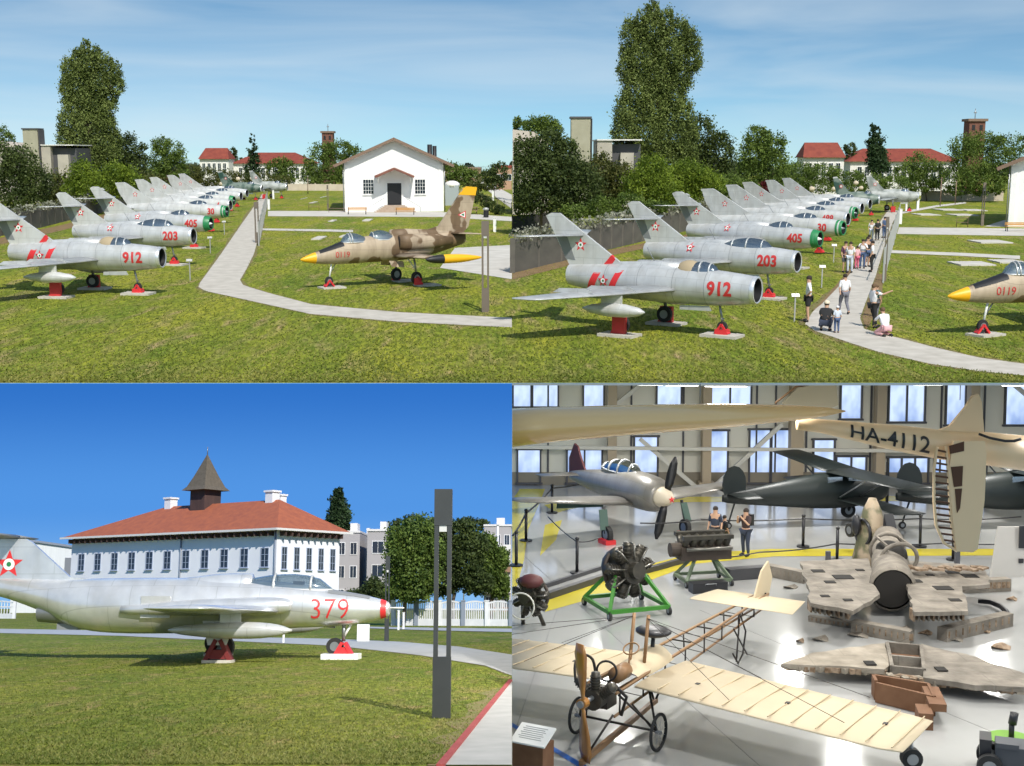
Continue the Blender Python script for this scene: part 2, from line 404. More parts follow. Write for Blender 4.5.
def canopy_parts(t, x0, x1, zb, hgt, wid, frames, glass=CANOPY, cover=None, parent=None):
    """x0 front, x1 rear (both negative); frames = x positions of arched frames"""
    rings = []; N = 9
    for i in range(N + 1):
        u = i / N; x = x0 + (x1 - x0) * u
        h = hgt * (math.sin(PI * min(1, u * 1.0) ** 0.72) ** 0.75 if 0 < u < 1 else 0.02) + 0.01
        w = wid * (0.25 + 0.75 * math.sin(PI * u) ** 0.6) if 0 < u < 1 else wid * 0.25
        rings.append([V((x, w * math.cos(a), zb + h * math.sin(a))) for a in (PI * k / 10 for k in range(11))])
    g = MB(); g.loft(rings, None, caps=False, closed=False); go = g.build('canopy', glass, t)
    f = MB()
    for xf in frames:
        u = (xf - x0) / (x1 - x0); h = hgt * math.sin(PI * u ** 0.72) ** 0.75 + 0.02; w = wid * (0.25 + 0.75 * math.sin(PI * u) ** 0.6) + 0.01
        f.tube([(xf, w * math.cos(PI * k / 10), zb + h * math.sin(PI * k / 10)) for k in range(11)], 0.035, None, 5)
    for sd in (0, 10): f.tube([r[sd] for r in rings], 0.03, None, 5)
    f.build('canopy_frame', SILVER, go)
    s = MB(); n = max(1, len(frames) - 1)
    for k in range(n):
        xs = x0 + (x1 - x0) * (k + 0.75) / (n + 0.5)
        s.box((xs, 0, zb + hgt * 0.15), (0.25, wid * 0.8, hgt * 0.8), None); s.box((xs + 0.3, 0, zb - 0.1), (0.5, wid * 0.8, 0.15), None)
    s.build('seat', COCKPIT, t)
    return go

def fighter(label, loc, rz, num='912', L=10.0, kind='fin', ring='metal', two=False, bands=False, cover=False, group=None, paint=None, sc_=1.0, tanks=True, numcol=None, far=False, star2=True):
    t = thing('fighter_jet', label, 'jet aircraft', loc, rz, group); k = L / 10.0; P = paint or SILVER
    t.scale = (sc_,) * 3
    r0 = 0.5 if ring == 'metal' else 0.47
    st = stations([(0, 1.9, r0, r0 + 0.02), (0.45, 1.9, 0.56, 0.58), (1.5 * k, 1.9, 0.65, 0.68), (3 * k, 1.93, 0.7, 0.74), (4.6 * k, 1.95, 0.7, 0.74), (6 * k, 1.97, 0.64, 0.68), (7.4 * k, 2.02, 0.52, 0.56), (8.6 * k, 2.1, 0.38, 0.42)], 3)
    mb = MB(); mb.loft(fus_rings(st, 28), P, caps=False)
    for tt in ((2.0, 3.4, 5.0, 6.6) if not far else ()):   # thin panel joints
        q = fus_at(st, tt * k); q2 = [tt * k + 0.02] + q[1:]
        mb.loft(fus_rings([[q[0], q[1], q[2] + 0.004, q[3] + 0.004], [q2[0], q[1], q[2] + 0.004, q[3] + 0.004]], 28), PANEL, caps=False)
    mb.loft(fus_rings([[8.55 * k, 2.1, 0.38, 0.42], [8.0 * k, 2.08, 0.3, 0.33]], 16), BLACK, caps=True)
    fus = mb.build('fuselage', None, t)
    nr = MB(); rm = {'metal': BRIGHT, 'green': GREENP}[ring]
    nr.loft(fus_rings([[0.0, 1.9, r0 - 0.07, r0 - 0.05], [-0.04, 1.9, r0 - 0.02, r0], [0.0, 1.9, r0 + 0.012, r0 + 0.032], [0.42 if ring == 'green' else 0.14, 1.9, (0.555 if ring == 'green' else 0.525) + 0.008, (0.575 if ring == 'green' else 0.545) + 0.008]], 28), None, caps=False)
    nr.build('nose_ring', rm, t)
    it = MB(); it.loft(fus_rings([[0.0, 1.9, r0 - 0.07, r0 - 0.05], [0.5, 1.9, r0 - 0.12, r0 - 0.1], [0.9, 1.9, r0 - 0.14, r0 - 0.12]], 24), BLACK, caps=False)
    it.add([(-0.9, (r0 - .1) * math.cos(2 * PI * q / 20), 1.9 + (r0 - .1) * math.sin(2 * PI * q / 20)) for q in range(20)], [tuple(range(20))], BLACK)
    if ring == 'metal': it.box((-0.5, 0, 1.9), (0.7, 0.07, 2 * r0 - 0.25), STEEL)
    else: it.loft(fus_rings([[-0.12, 1.9, 0.02, 0.02], [0.5, 1.9, 0.25, 0.25], [0.85, 1.9, 0.3, 0.3]], 14), WHITE if num == '405' else STEEL)
    it.build('intake', None, t)
    # canopy
    if two: canopy_parts(t, -1.3 * k, -4.5 * k, 2.46, 0.5, 0.42, [-1.85 * k, -2.65 * k, -3.45 * k], CANOPY)
    else:
        canopy_parts(t, -1.6 * k, -3.6 * k, 2.42, 0.47, 0.38, [-2.0 * k, -2.4 * k], CANOPY)
        if cover: cv = MB(); cv.ell((-2.95 * k, 0, 2.46), (0.62 * k, 0.4, 0.475), None, 20, 12); cv.build('canopy_cover', SANDCOVER, t)
    # spine
    s = MB(); s.loft(fus_rings([[3.2 * k, 2.52, 0.28, 0.3], [4.4 * k, 2.6, 0.2, 0.24], [6 * k, 2.55, 0.12, 0.2], [7.4 * k, 2.5, 0.06, 0.14]], 12), P); s.build('spine', None, t)
    # wings
    for sd in (-1, 1):
        w = MB()
        if kind == 'fin': secs = [((-3.1 * k, sd * 0.5, 1.78), (-6.1 * k, sd * 0.5, 1.74), 0.3), ((-6.6 * k, sd * 5.5, 1.66), (-8.1 * k, sd * 5.5, 1.64), 0.12), ((-6.85 * k, sd * 5.68, 1.66), (-8.0 * k, sd * 5.68, 1.65), 0.03)]
        else: secs = [((-3.6 * k, sd * 0.5, 1.72), (-6.9 * k, sd * 0.5, 1.7), 0.28), ((-7.0 * k, sd * 4.3, 1.6), (-8.2 * k, sd * 4.3, 1.58), 0.08), ((-7.2 * k, sd * 4.4, 1.6), (-8.1 * k, sd * 4.4, 1.59), 0.03)]
        wing(w, secs, None); wo = w.build('wing', P, t)
        if kind == 'fin' and not far:
            for yy in (2.1, 3.6):
                f = (yy - 0.5) / 4.6; xa = -(3.1 + 3.4 * f) * k; xb = -(6.1 + 1.8 * f) * k
                wf = MB(); wf.plate([(xa + 0.05, sd * yy, 1.8), (xa - 0.3, sd * yy, 1.98), (xb + 0.4, sd * yy, 1.93), (xb + 0.1, sd * yy, 1.75)], 0.02, None); wf.build('wing_fence', P, wo)
        if tanks:
            tk = MB(); c = (-5.0 * k, sd * 2.55, 1.08)
            rows = [[-1.35, c[2], 0.02, 0.02], [-1.1, c[2], 0.16, 0.16], [-0.5, c[2], 0.26, 0.26], [0.3, c[2], 0.27, 0.27], [1.0, c[2], 0.17, 0.17], [1.4, c[2], 0.03, 0.03]]
            rr = fus_rings([[q[0] - c[0], q[1], q[2], q[3]] for q in rows], 16, y0=c[1]); tk.loft(rr, None); tk.box((c[0] - 0.1, c[1], 1.48), (0.9, 0.08, 0.4), None); tk.build('drop_tank', SILVER2, t)
    # tail
    fn = MB()
    if kind == 'fin': out = [(-5.9 * k, 0, 2.55), (-8.95 * k, 0, 4.5), (-9.15 * k, 0, 4.62), (-9.55 * k, 0, 4.62), (-9.8 * k, 0, 4.5), (-8.9 * k, 0, 3.0), (-8.55 * k, 0, 2.4)]
    else: out = [(-4.9 * k, 0, 2.62), (-6.3 * k, 0, 2.85), (-8.6 * k, 0, 4.4), (-8.85 * k, 0, 4.5), (-9.6 * k, 0, 4.45), (-9.35 * k, 0, 3.6), (-8.6 * k, 0, 2.35)]
    zz = {'fin': 0.13, 'body': 0.11}[kind]
    fn.plate(out, zz, None); fo = fn.build('fin', SILVER2 if paint is None else P, t)
    rd = MB()
    if kind == 'fin': ro = [(-8.75 * k, 0, 3.72), (-9.27 * k, 0, 3.74), (-8.78 * k, 0, 2.75), (-8.3 * k, 0, 2.7)]
    else: ro = [(-9.0 * k, 0, 4.15), (-9.5 * k, 0, 4.15), (-9.2 * k, 0, 3.3), (-8.7 * k, 0, 3.0)]
    rd.plate(ro, zz + 0.02, None); rd.build('rudder', PANEL if kind == 'fin' else P, fo)  # swept jets: dark grey here stands for the tailplane's shadow on the rudder
    if ring == 'green' or kind == 'body':
        tip = MB(); tip.plate([(-8.58 * k, 0, 4.385), (-8.83 * k, 0, 4.52), (-9.63 * k, 0, 4.47), (-9.6 * k, 0, 4.3)], zz + 0.03, None); tip.build('fin_tip', SILVER2, fo)
    em = MB()
    if kind == 'fin': star_mark(em, -8.05 * k, 3.35, 0.3, -0.066)
    else: star_mark(em, -7.9 * k, 3.4, 0.28, -0.057)
    em.build('star_emblem', None, t)
    for sd in (-1, 1):
        w = MB()
        if kind == 'fin': secs = [((-7.9 * k, sd * 0.04, 3.72), (-9.2 * k, sd * 0.04, 3.72), 0.1), ((-9.1 * k, sd * 2.6, 3.78), (-9.85 * k, sd * 2.6, 3.78), 0.05)]
        else: secs = [((-7.7 * k, sd * 0.3, 2.12), (-9.1 * k, sd * 0.3, 2.12), 0.12), ((-9.0 * k, sd * 2.1, 2.12), (-9.7 * k, sd * 2.1, 2.12), 0.04)]
        wing(w, secs, None); w.build('tailplane', P, t)
    # marks
    sf = lambda x, z, o=0.0: V((x, side_y(st, x, z, -1, 0.014 + o), z))
    if num:
        nb = MB(); W = 0.33 * len(num); H = 0.58; xr = -0.85 * k
        lettering(nb, num, W, H, lambda u, v: sf(xr - W + u, 1.64 + v), DKRED if numcol is None else numcol, 0.035); nb.build('number', None, t)
    if star2:
        e2 = MB(); xx = -6.62 * k if bands else -5.7 * k; star_mark(e2, xx, 1.98 if bands else 2.4, 0.27, 0, -1, fn=lambda x, z, o: sf(x, z, o + 0.02)); e2.build('star_emblem', None, t)
    if bands:
        for a, wd, h in ((5.95, 0.3, 1.0), (6.95, 0.34, 1.0)):
            b = MB(); rows = []
            for xx in (0, 1):
                q = fus_at(st, a * k + wd * xx); rows.append([V((-(a * k + wd * xx) + (zc - q[1]) * 0.5, (q[2] + 0.01) * math.cos(an), zc)) for an in (2 * PI * j / 28 for j in range(28)) for zc in (q[1] + (q[3] + 0.012) * math.sin(an),)])
            b.loft(rows, None, caps=False); b.build('red_band', RED, t)
        b = MB(); b.plate([(-6.6 * k, 0, 2.5), (-6.35 * k, 0, 2.83), (-6.55 * k, 0, 2.98), (-7.0 * k, 0, 2.5)], zz + 0.02, None); b.build('red_band', RED, t)
    # undercarriage on red trestles
    g = MB(); g.tube([(-1.6 * k, 0, 1.3), (-1.45 * k, 0, 0.55)], 0.05, STEEL); g.beam((-1.45 * k, -.12, 0.7), (-1.45 * k, .12, 0.7), 0.06, 0.06, STEEL); ng = g.build('nose_gear', None, t)
    wheel('wheel', ng, (-1.45 * k, 0, 0.4), 0.2, 0.14)
    c = MB(); c.beam((-1.72 * k, 0, 0.12), (-1.45 * k, 0, 0.5), 0.3, 0.08, None); c.beam((-1.18 * k, 0, 0.12), (-1.45 * k, 0, 0.5), 0.3, 0.08, None); c.box((-1.45 * k, 0, 0.2), (0.5, 0.34, 0.2), None); c.build('red_trestle', RED, t)
    dr = MB(); dr.plate([(-1.9 * k, -0.32, 1.22), (-3.2 * k, -0.32, 1.17), (-3.2 * k, -0.32, 1.0), (-1.8 * k, -0.32, 1.02)], 0.03, None); dr.build('gear_door', P, t)
    for sd in (-1, 1):
        g = MB(); g.tube([(-5.1 * k, sd * 1.9, 1.65), (-5.0 * k, sd * 2.0, 0.6)], 0.07, STEEL); mg = g.build('main_gear', None, t)
        wheel('wheel', mg, (-5.0 * k, sd * 1.88, 0.46), 0.33, 0.18)
        c = MB(); c.box((-5.0 * k, sd * 2.08, 0.42), (0.55, 0.2, 0.7), None); c.beam((-5.35 * k, sd * 2.05, .1), (-5.0 * k, sd * 2.05, 0.6), .2, .08, None); c.build('red_trestle', DKRED, t)
    a = MB(); a.tube([(-4.55 * k, 0, 2.8), (-4.9 * k, 0, 3.35)], 0.018, None, 5); a.build('antenna', PANEL, t)
    return t

CAMO = mat('desert_camouflage', (0.44, 0.35, 0.25), 0.6, col2=(0.17, 0.11, 0.06), scale=0.85, amt=0.035, detail=2)
for n_ in CAMO.node_tree.nodes:
    if n_.type == 'VALTORGB': n_.color_ramp.elements[1].position = 0.57; n_.color_ramp.elements[0].position = 0.54
weather(CAMO, 1.0, 0.6, 0.75, 0.25)
def light_trainer(label, loc, rz, num='01', group=None):
    """two-seat jet trainer with tip tanks, desert camouflage"""
    t = thing('trainer_jet', label, 'jet aircraft', loc, rz, group); t.scale = (.91, 1, 1.06)
    st = stations([(0, 1.5, 0.02, 0.02), (0.25, 1.51, 0.13, 0.13), (0.9, 1.56, 0.27, 0.28), (1.8, 1.66, 0.4, 0.44), (2.9, 1.8, 0.48, 0.6), (4.5, 1.9, 0.52, 0.68), (6.2, 1.95, 0.56, 0.7), (7.8, 2.0, 0.55, 0.62), (9.4, 2.15, 0.46, 0.46), (10.6, 2.32, 0.34, 0.33)], 4)
    i = next(j for j, q in enumerate(st) if q[0] > 0.8)
    mb = MB(); mb.loft(fus_rings(st[:i + 1], 24), YELLOW, caps=False); mb.loft(fus_rings(st[i:], 24), CAMO, caps=False)
    mb.loft(fus_rings([[10.55, 2.32, 0.31, 0.3], [10.1, 2.25, 0.25, 0.25]], 16), BLACK, caps=True)
    mb.build('fuselage', None, t)
    an = MB(); rows = []
    for q in st:
        if 0.9 < q[0] < 2.9: rows.append([V((-q[0], (q[2] + 0.012) * math.cos(a), q[1] + (q[3] + 0.012) * math.sin(a))) for a in (R(38) + R(104) * j / 8 for j in range(9))])
    an.loft(rows, None, caps=False, closed=False, flip=True); an.build('anti_glare_panel', BLACK, t)
    canopy_parts(t, -2.5, -4.35, 2.28, 0.44, 0.4, [-2.95, -3.1], CANOPYB); canopy_parts(t, -4.2, -6.2, 2.36, 0.46, 0.42, [-4.5, -5.9], CANOPYB)
    sp = MB(); sp.loft(fus_rings([[5.7, 2.45, 0.3, 0.4], [6.6, 2.5, 0.28, 0.38], [8.5, 2.5, 0.2, 0.28], [10.2, 2.45, 0.1, 0.2]], 14), CAMO); sp.build('spine', None, t)
    for sd in (-1, 1):
        it = MB(); it.loft(fus_rings([[6.0, 2.22, 0.24, 0.36], [6.6, 2.22, 0.3, 0.42], [8.2, 2.2, 0.24, 0.36], [9.6, 2.2, 0.1, 0.2]], 14, y0=sd * 0.5), CAMO)
        it.loft(fus_rings([[5.985, 2.22, 0.19, 0.31], [5.98, 2.22, 0.18, 0.3]], 14, y0=sd * 0.52), BLACK); it.build('air_intake', None, t)
        w = MB(); wing(w, [((-5.6, sd * 0.45, 1.5), (-8.2, sd * 0.45, 1.48), 0.26), ((-6.35, sd * 4.6, 1.62), (-7.75, sd * 4.6, 1.6), 0.12)], None); w.build('wing', CAMO, t)
        tk = MB(); rows = [[5.5, 1.62, 0.02, 0.02], [5.8, 1.62, 0.15, 0.15], [6.6, 1.62, 0.22, 0.22], [7.8, 1.62, 0.2, 0.2], [8.8, 1.62, 0.09, 0.09], [9.1, 1.62, 0.02, 0.02]]
        rows = stations([tuple(q) for q in rows], 3); j = 6 if sd > 0 else 11
        tk.loft(fus_rings(rows[:j + 1], 14, y0=sd * 4.7), BLACK, caps=False); tk.loft(fus_rings(rows[j:], 14, y0=sd * 4.7), YELLOW, caps=False); tk.build('tip_tank', None, t)
        w = MB(); wing(w, [((-9.6, sd * 0.2, 2.55), (-10.9, sd * 0.2, 2.55), 0.12), ((-10.3, sd * 2.2, 2.6), (-11.1, sd * 2.2, 2.6), 0.05)], None); w.build('tailplane', CAMO, t)
        g = MB(); g.tube([(-6.6, sd * 1.2, 1.5), (-6.7, sd * 1.3, 0.6)], 0.06, STEEL); g.tube([(-6.3, sd * 1.0, 1.4), (-6.7, sd * 1.3, 0.8)], 0.035, WHITE); mg = g.build('main_gear', None, t)
        wheel('wheel', mg, (-6.7, sd * 1.3, 0.42), 0.33, 0.17)
        c = MB(); c.box((-6.7, sd * 1.45, 0.26), (0.42, 0.14, 0.34), None); c.beam((-7.0, sd * 1.45, .1), (-6.7, sd * 1.45, 0.5), .14, .08, None); c.build('red_chock', RED, t)
        d = MB(); d.plate([(-5.3, sd * 0.55, 1.3), (-6.2, sd * 0.6, 1.25), (-6.2, sd * 0.75, 0.95), (-5.4, sd * 0.7, 1.0)], 0.03, None); d.build('gear_door', CAMO, t)
    fn = MB(); fn.plate([(-7.6, 0, 2.65), (-8.9, 0, 2.95), (-10.6, 0, 4.85), (-10.9, 0, 4.95), (-11.5, 0, 4.9), (-11.45, 0, 4.6), (-10.95, 0, 2.9), (-10.4, 0, 2.4)], 0.13, None); fo = fn.build('fin', CAMO, t)
    tp = MB(); tp.plate([(-10.33, 0, 4.55), (-10.62, 0, 4.87), (-10.9, 0, 4.98), (-11.55, 0, 4.93), (-11.45, 0, 4.5)], 0.16, None); tp.build('fin_tip', YELLOW, fo)
    em = MB()
    for sd in (1, -1):
        tri = [V((-10.2, 0, 3.5)), V((-10.75, 0, 3.72)), V((-10.75, 0, 3.3))]
        for s_, m_, o in ((1.0, RED, 0.068), (0.7, WHITE, 0.072), (0.38, GREENP, 0.076)):
            c = (tri[0] + tri[1] + tri[2]) / 3; q = [c + (p - c) * s_ for p in tri]; em.add([V((p.x, sd * o, p.z)) for p in q], [(0, 1, 2)], m_)
    em.build('triangle_emblem', None, t)
    nb = MB(); sf = lambda x, z, sd: V((x, side_y(st, x, z, sd, 0.014), z))
    lettering(nb, num, 0.85, 0.3, lambda u, v: sf(-2.0 - u, 1.55 + v, 1), DKRED, 0.0); nb.build('number', None, t)
    g = MB(); g.tube([(-1.9, 0, 1.3), (-1.75, 0, 0.5)], 0.05, WHITE); g.tube([(-2.2, 0, 1.3), (-1.8, 0, 0.75)], 0.03, STEEL); ng = g.build('nose_gear', None, t)
    wheel('wheel', ng, (-1.72, 0, 0.36), 0.24, 0.14)
    c = MB(); c.beam((-2.0, 0, 0.1), (-1.72, 0, 0.42), 0.3, 0.08, None); c.beam((-1.45, 0, 0.1), (-1.72, 0, 0.42), 0.3, 0.08, None); c.build('red_chock', RED, t)
    return t

def silver_trainer(label, loc, rz, num='379'):
    t = thing('trainer_jet', label, 'jet aircraft', loc, rz)
    st = stations([(0, 1.27, 0.1, 0.1), (0.12, 1.27, 0.2, 0.21), (0.7, 1.27, 0.33, 0.36), (1.6, 1.3, 0.46, 0.48), (2.6, 1.36, 0.55, 0.58), (3.8, 1.36, 0.6, 0.66), (5.5, 1.36, 0.66, 0.71), (7.2, 1.36, 0.64, 0.7), (8.2, 1.42, 0.55, 0.62), (9.0, 1.6, 0.4, 0.43), (10.0, 1.8, 0.26, 0.27), (10.8, 1.85, 0.12, 0.15)], 4)
    mb = MB(); mb.loft(fus_rings(st, 32), BRIGHT, caps=True); mb.box((-8.35, 0, 0.82), (0.55, 0.25, 0.16), PANEL); mb.build('fuselage', None, t)
    hp = MB(); hp.plate([(-5.55, side_y(st, -5.55, 1.35) - 0.004, 1.6), (-6.3, side_y(st, -6.3, 1.35) - 0.004, 1.6), (-6.3, side_y(st, -6.3, 1.35) + .02, 1.05), (-5.55, side_y(st, -5.55, 1.35) + .02, 1.05)], 0.02, None); hp.build('hatch', PANEL if 0 else SILVER, t)
    rb = MB(); a = fus_at(st, 0.1); b = fus_at(st, 0.24); rb.loft(fus_rings([[0.1, a[1], a[2] + .008, a[3] + .008], [0.24, b[1], b[2] + .008, b[3] + .008]], 32), None, caps=False); rb.build('red_nose_band', RED, t)
    tp = MB(); tp.loft(fus_rings([[8.2, 1.15, 0.3, 0.3], [8.9, 1.18, 0.26, 0.26], [9.15, 1.18, 0.24, 0.24]], 18), STEEL, caps=False); tp.loft(fus_rings([[9.14, 1.18, 0.22, 0.22], [8.9, 1.18, 0.2, 0.2]], 16), BLACK); tp.build('tailpipe', None, t)
    hump = MB(); hump.loft(fus_rings(stations([(3.6, 1.88, 0.3, 0.3), (4.4, 1.88, 0.33, 0.3), (5.5, 1.84, 0.26, 0.22), (7, 1.84, 0.16, 0.18), (8.8, 1.86, 0.08, 0.16)], 3), 18), BRIGHT); hump.build('spine', None, t)
    canopy_parts(t, -1.5, -4.5, 1.76, 0.4, 0.36, [-2.05, -3.0, -4.0], CANOPYB)
    ag = MB(); rows = []
    for q in st:
        if 0.5 < q[0] < 1.75: rows.append([V((-q[0], (q[2] + 0.008) * math.cos(a), q[1] + (q[3] + 0.008) * math.sin(a))) for a in (R(52) + R(76) * j / 8 for j in range(9))])
    ag.loft(rows, None, caps=False, closed=False, flip=True); ag.build('anti_glare_panel', PANEL, t)
    # fin and high tailplane
    fn = MB(); fn.plate([(-7.6, 0, 2.02), (-8.4, 0, 2.1), (-9.45, 0, 3.0), (-9.6, 0, 3.08), (-11.1, 0, 3.08), (-11.1, 0, 2.9), (-10.75, 0, 1.8), (-9.8, 0, 1.8)], 0.14, None); fo = fn.build('fin', BRIGHT, t)
    em = MB(); star_mark(em, -10.0, 2.42, 0.38, -0.072); em.build('star_emblem', None, fo)
    for sd in (-1, 1):
        w = MB(); wing(w, [((-9.75, sd * 0.02, 3.13), (-11.15, sd * 0.02, 3.13), 0.13), ((-9.95, sd * 1.7, 3.16), (-10.95, sd * 1.7, 3.16), 0.07)], None); w.build('tailplane', PANEL, t)
        iw = MB(); iw.loft(fus_rings(stations([(2.45, 1.36, 0.05, 0.1), (2.7, 1.36, 0.2, 0.2), (3.6, 1.33, 0.3, 0.24), (5.2, 1.3, 0.26, 0.2), (6.8, 1.25, 0.1, 0.1)], 3), 14, y0=sd * 0.66), BRIGHT)
        iw.build('air_intake', None, t)
        w = MB(); wing(w, [((-2.7, sd * 0.5, 1.2), (-5.7, sd * 0.5, 1.18), 0.3), ((-3.4, sd * 5.0, 1.32), (-4.9, sd * 5.0, 1.31), 0.13), ((-3.6, sd * 5.14, 1.32), (-4.8, sd * 5.14, 1.32), 0.03)], None); w.build('wing', BRIGHT, t)
        tk = MB(); rows = stations([(2.1, 0.78, 0.02, 0.02), (2.45, 0.78, 0.14, 0.14), (3.1, 0.78, 0.2, 0.2), (4.0, 0.78, 0.18, 0.18), (4.8, 0.78, 0.1, 0.1), (5.1, 0.78, 0.02, 0.02)], 3)
        tk.loft(fus_rings(rows, 16, y0=sd * 2.3), None); tk.box((-3.6, sd * 2.3, 1.03), (0.5, 0.06, 0.3), None); tk.build('drop_tank', SILVER, t)
        G = -3.95 if sd < 0 else -4.9
        g = MB(); g.tube([(G, sd * 1.7, 1.2), (G, sd * 1.75, 0.5)], 0.08, PANEL); mg = g.build('main_gear', None, t); wheel('wheel', mg, (G, sd * 1.62, 0.36), 0.3, 0.2)
        c = MB(); c.beam((G - .3, sd * 1.9, .05), (G - .05, sd * 1.9, 0.55), .34, .1, None); c.beam((G + .3, sd * 1.9, .05), (G + .05, sd * 1.9, 0.55), .34, .1, None); c.box((G, sd * 1.9, 0.2), (0.4, 0.3, 0.22), None); c.build('red_trestle', SHADED_RED, t)
        d = MB(); d.plate([(G + .4, sd * 2.0, 1.0), (G - .4, sd * 2.0, 1.0), (G - .25, sd * 2.0, 0.42), (G + .2, sd * 2.0, 0.42)], 0.04, None); d.build('gear_door', SILVER2, t)
    nb = MB(); sf = lambda x, z: V((x, side_y(st, x, z, -1, 0.012), z))
    lettering(nb, num, 0.95, 0.5, lambda u, v: sf(-1.98 + u, 1.03 + v), RED, -0.012); nb.build('number', None, t)
    g = MB(); g.tube([(-1.2, 0, 0.95), (-1.2, 0, 0.45)], 0.05, STEEL); g.tube([(-1.0, 0, 0.9), (-1.2, 0.0, 0.55)], 0.03, WHITE); ng = g.build('nose_gear', None, t); wheel('wheel', ng, (-1.42, 0, 0.32), 0.22, 0.14)
    c = MB(); c.beam((-1.4, 0, .12), (-1.22, 0, 0.42), .3, .08, None); c.beam((-0.98, 0, .12), (-1.16, 0, 0.42), .3, .08, None); c.box((-1.2, 0, 0.2), (0.3, 0.25, 0.2), None); c.build('red_trestle', RED, t)
    pr = MB(); pr.tube([(-1.9, 0.15, 0.86), (-1.45, 0.15, 0.8)], 0.025, None, 5); pr.build('door_strut', STEEL, t)
    pt = MB(); pt.tube([(0, 0, 1.3), (0.35, 0, 1.3)], 0.02, None, 5); pt.build('probe', WHITE, t)
    return t

def slab_pad(label, c, size, rz=0, group=None, m=None):
    mb = MB(); mb.box((0, 0, size[2] / 2 - 0.01), (size[0], size[1], size[2]), None)
    o = mb.build('concrete_pad', m or CONC); o.location = c; o.rotation_euler = (0, 0, rz); return tag(o, label, 'pad', group)

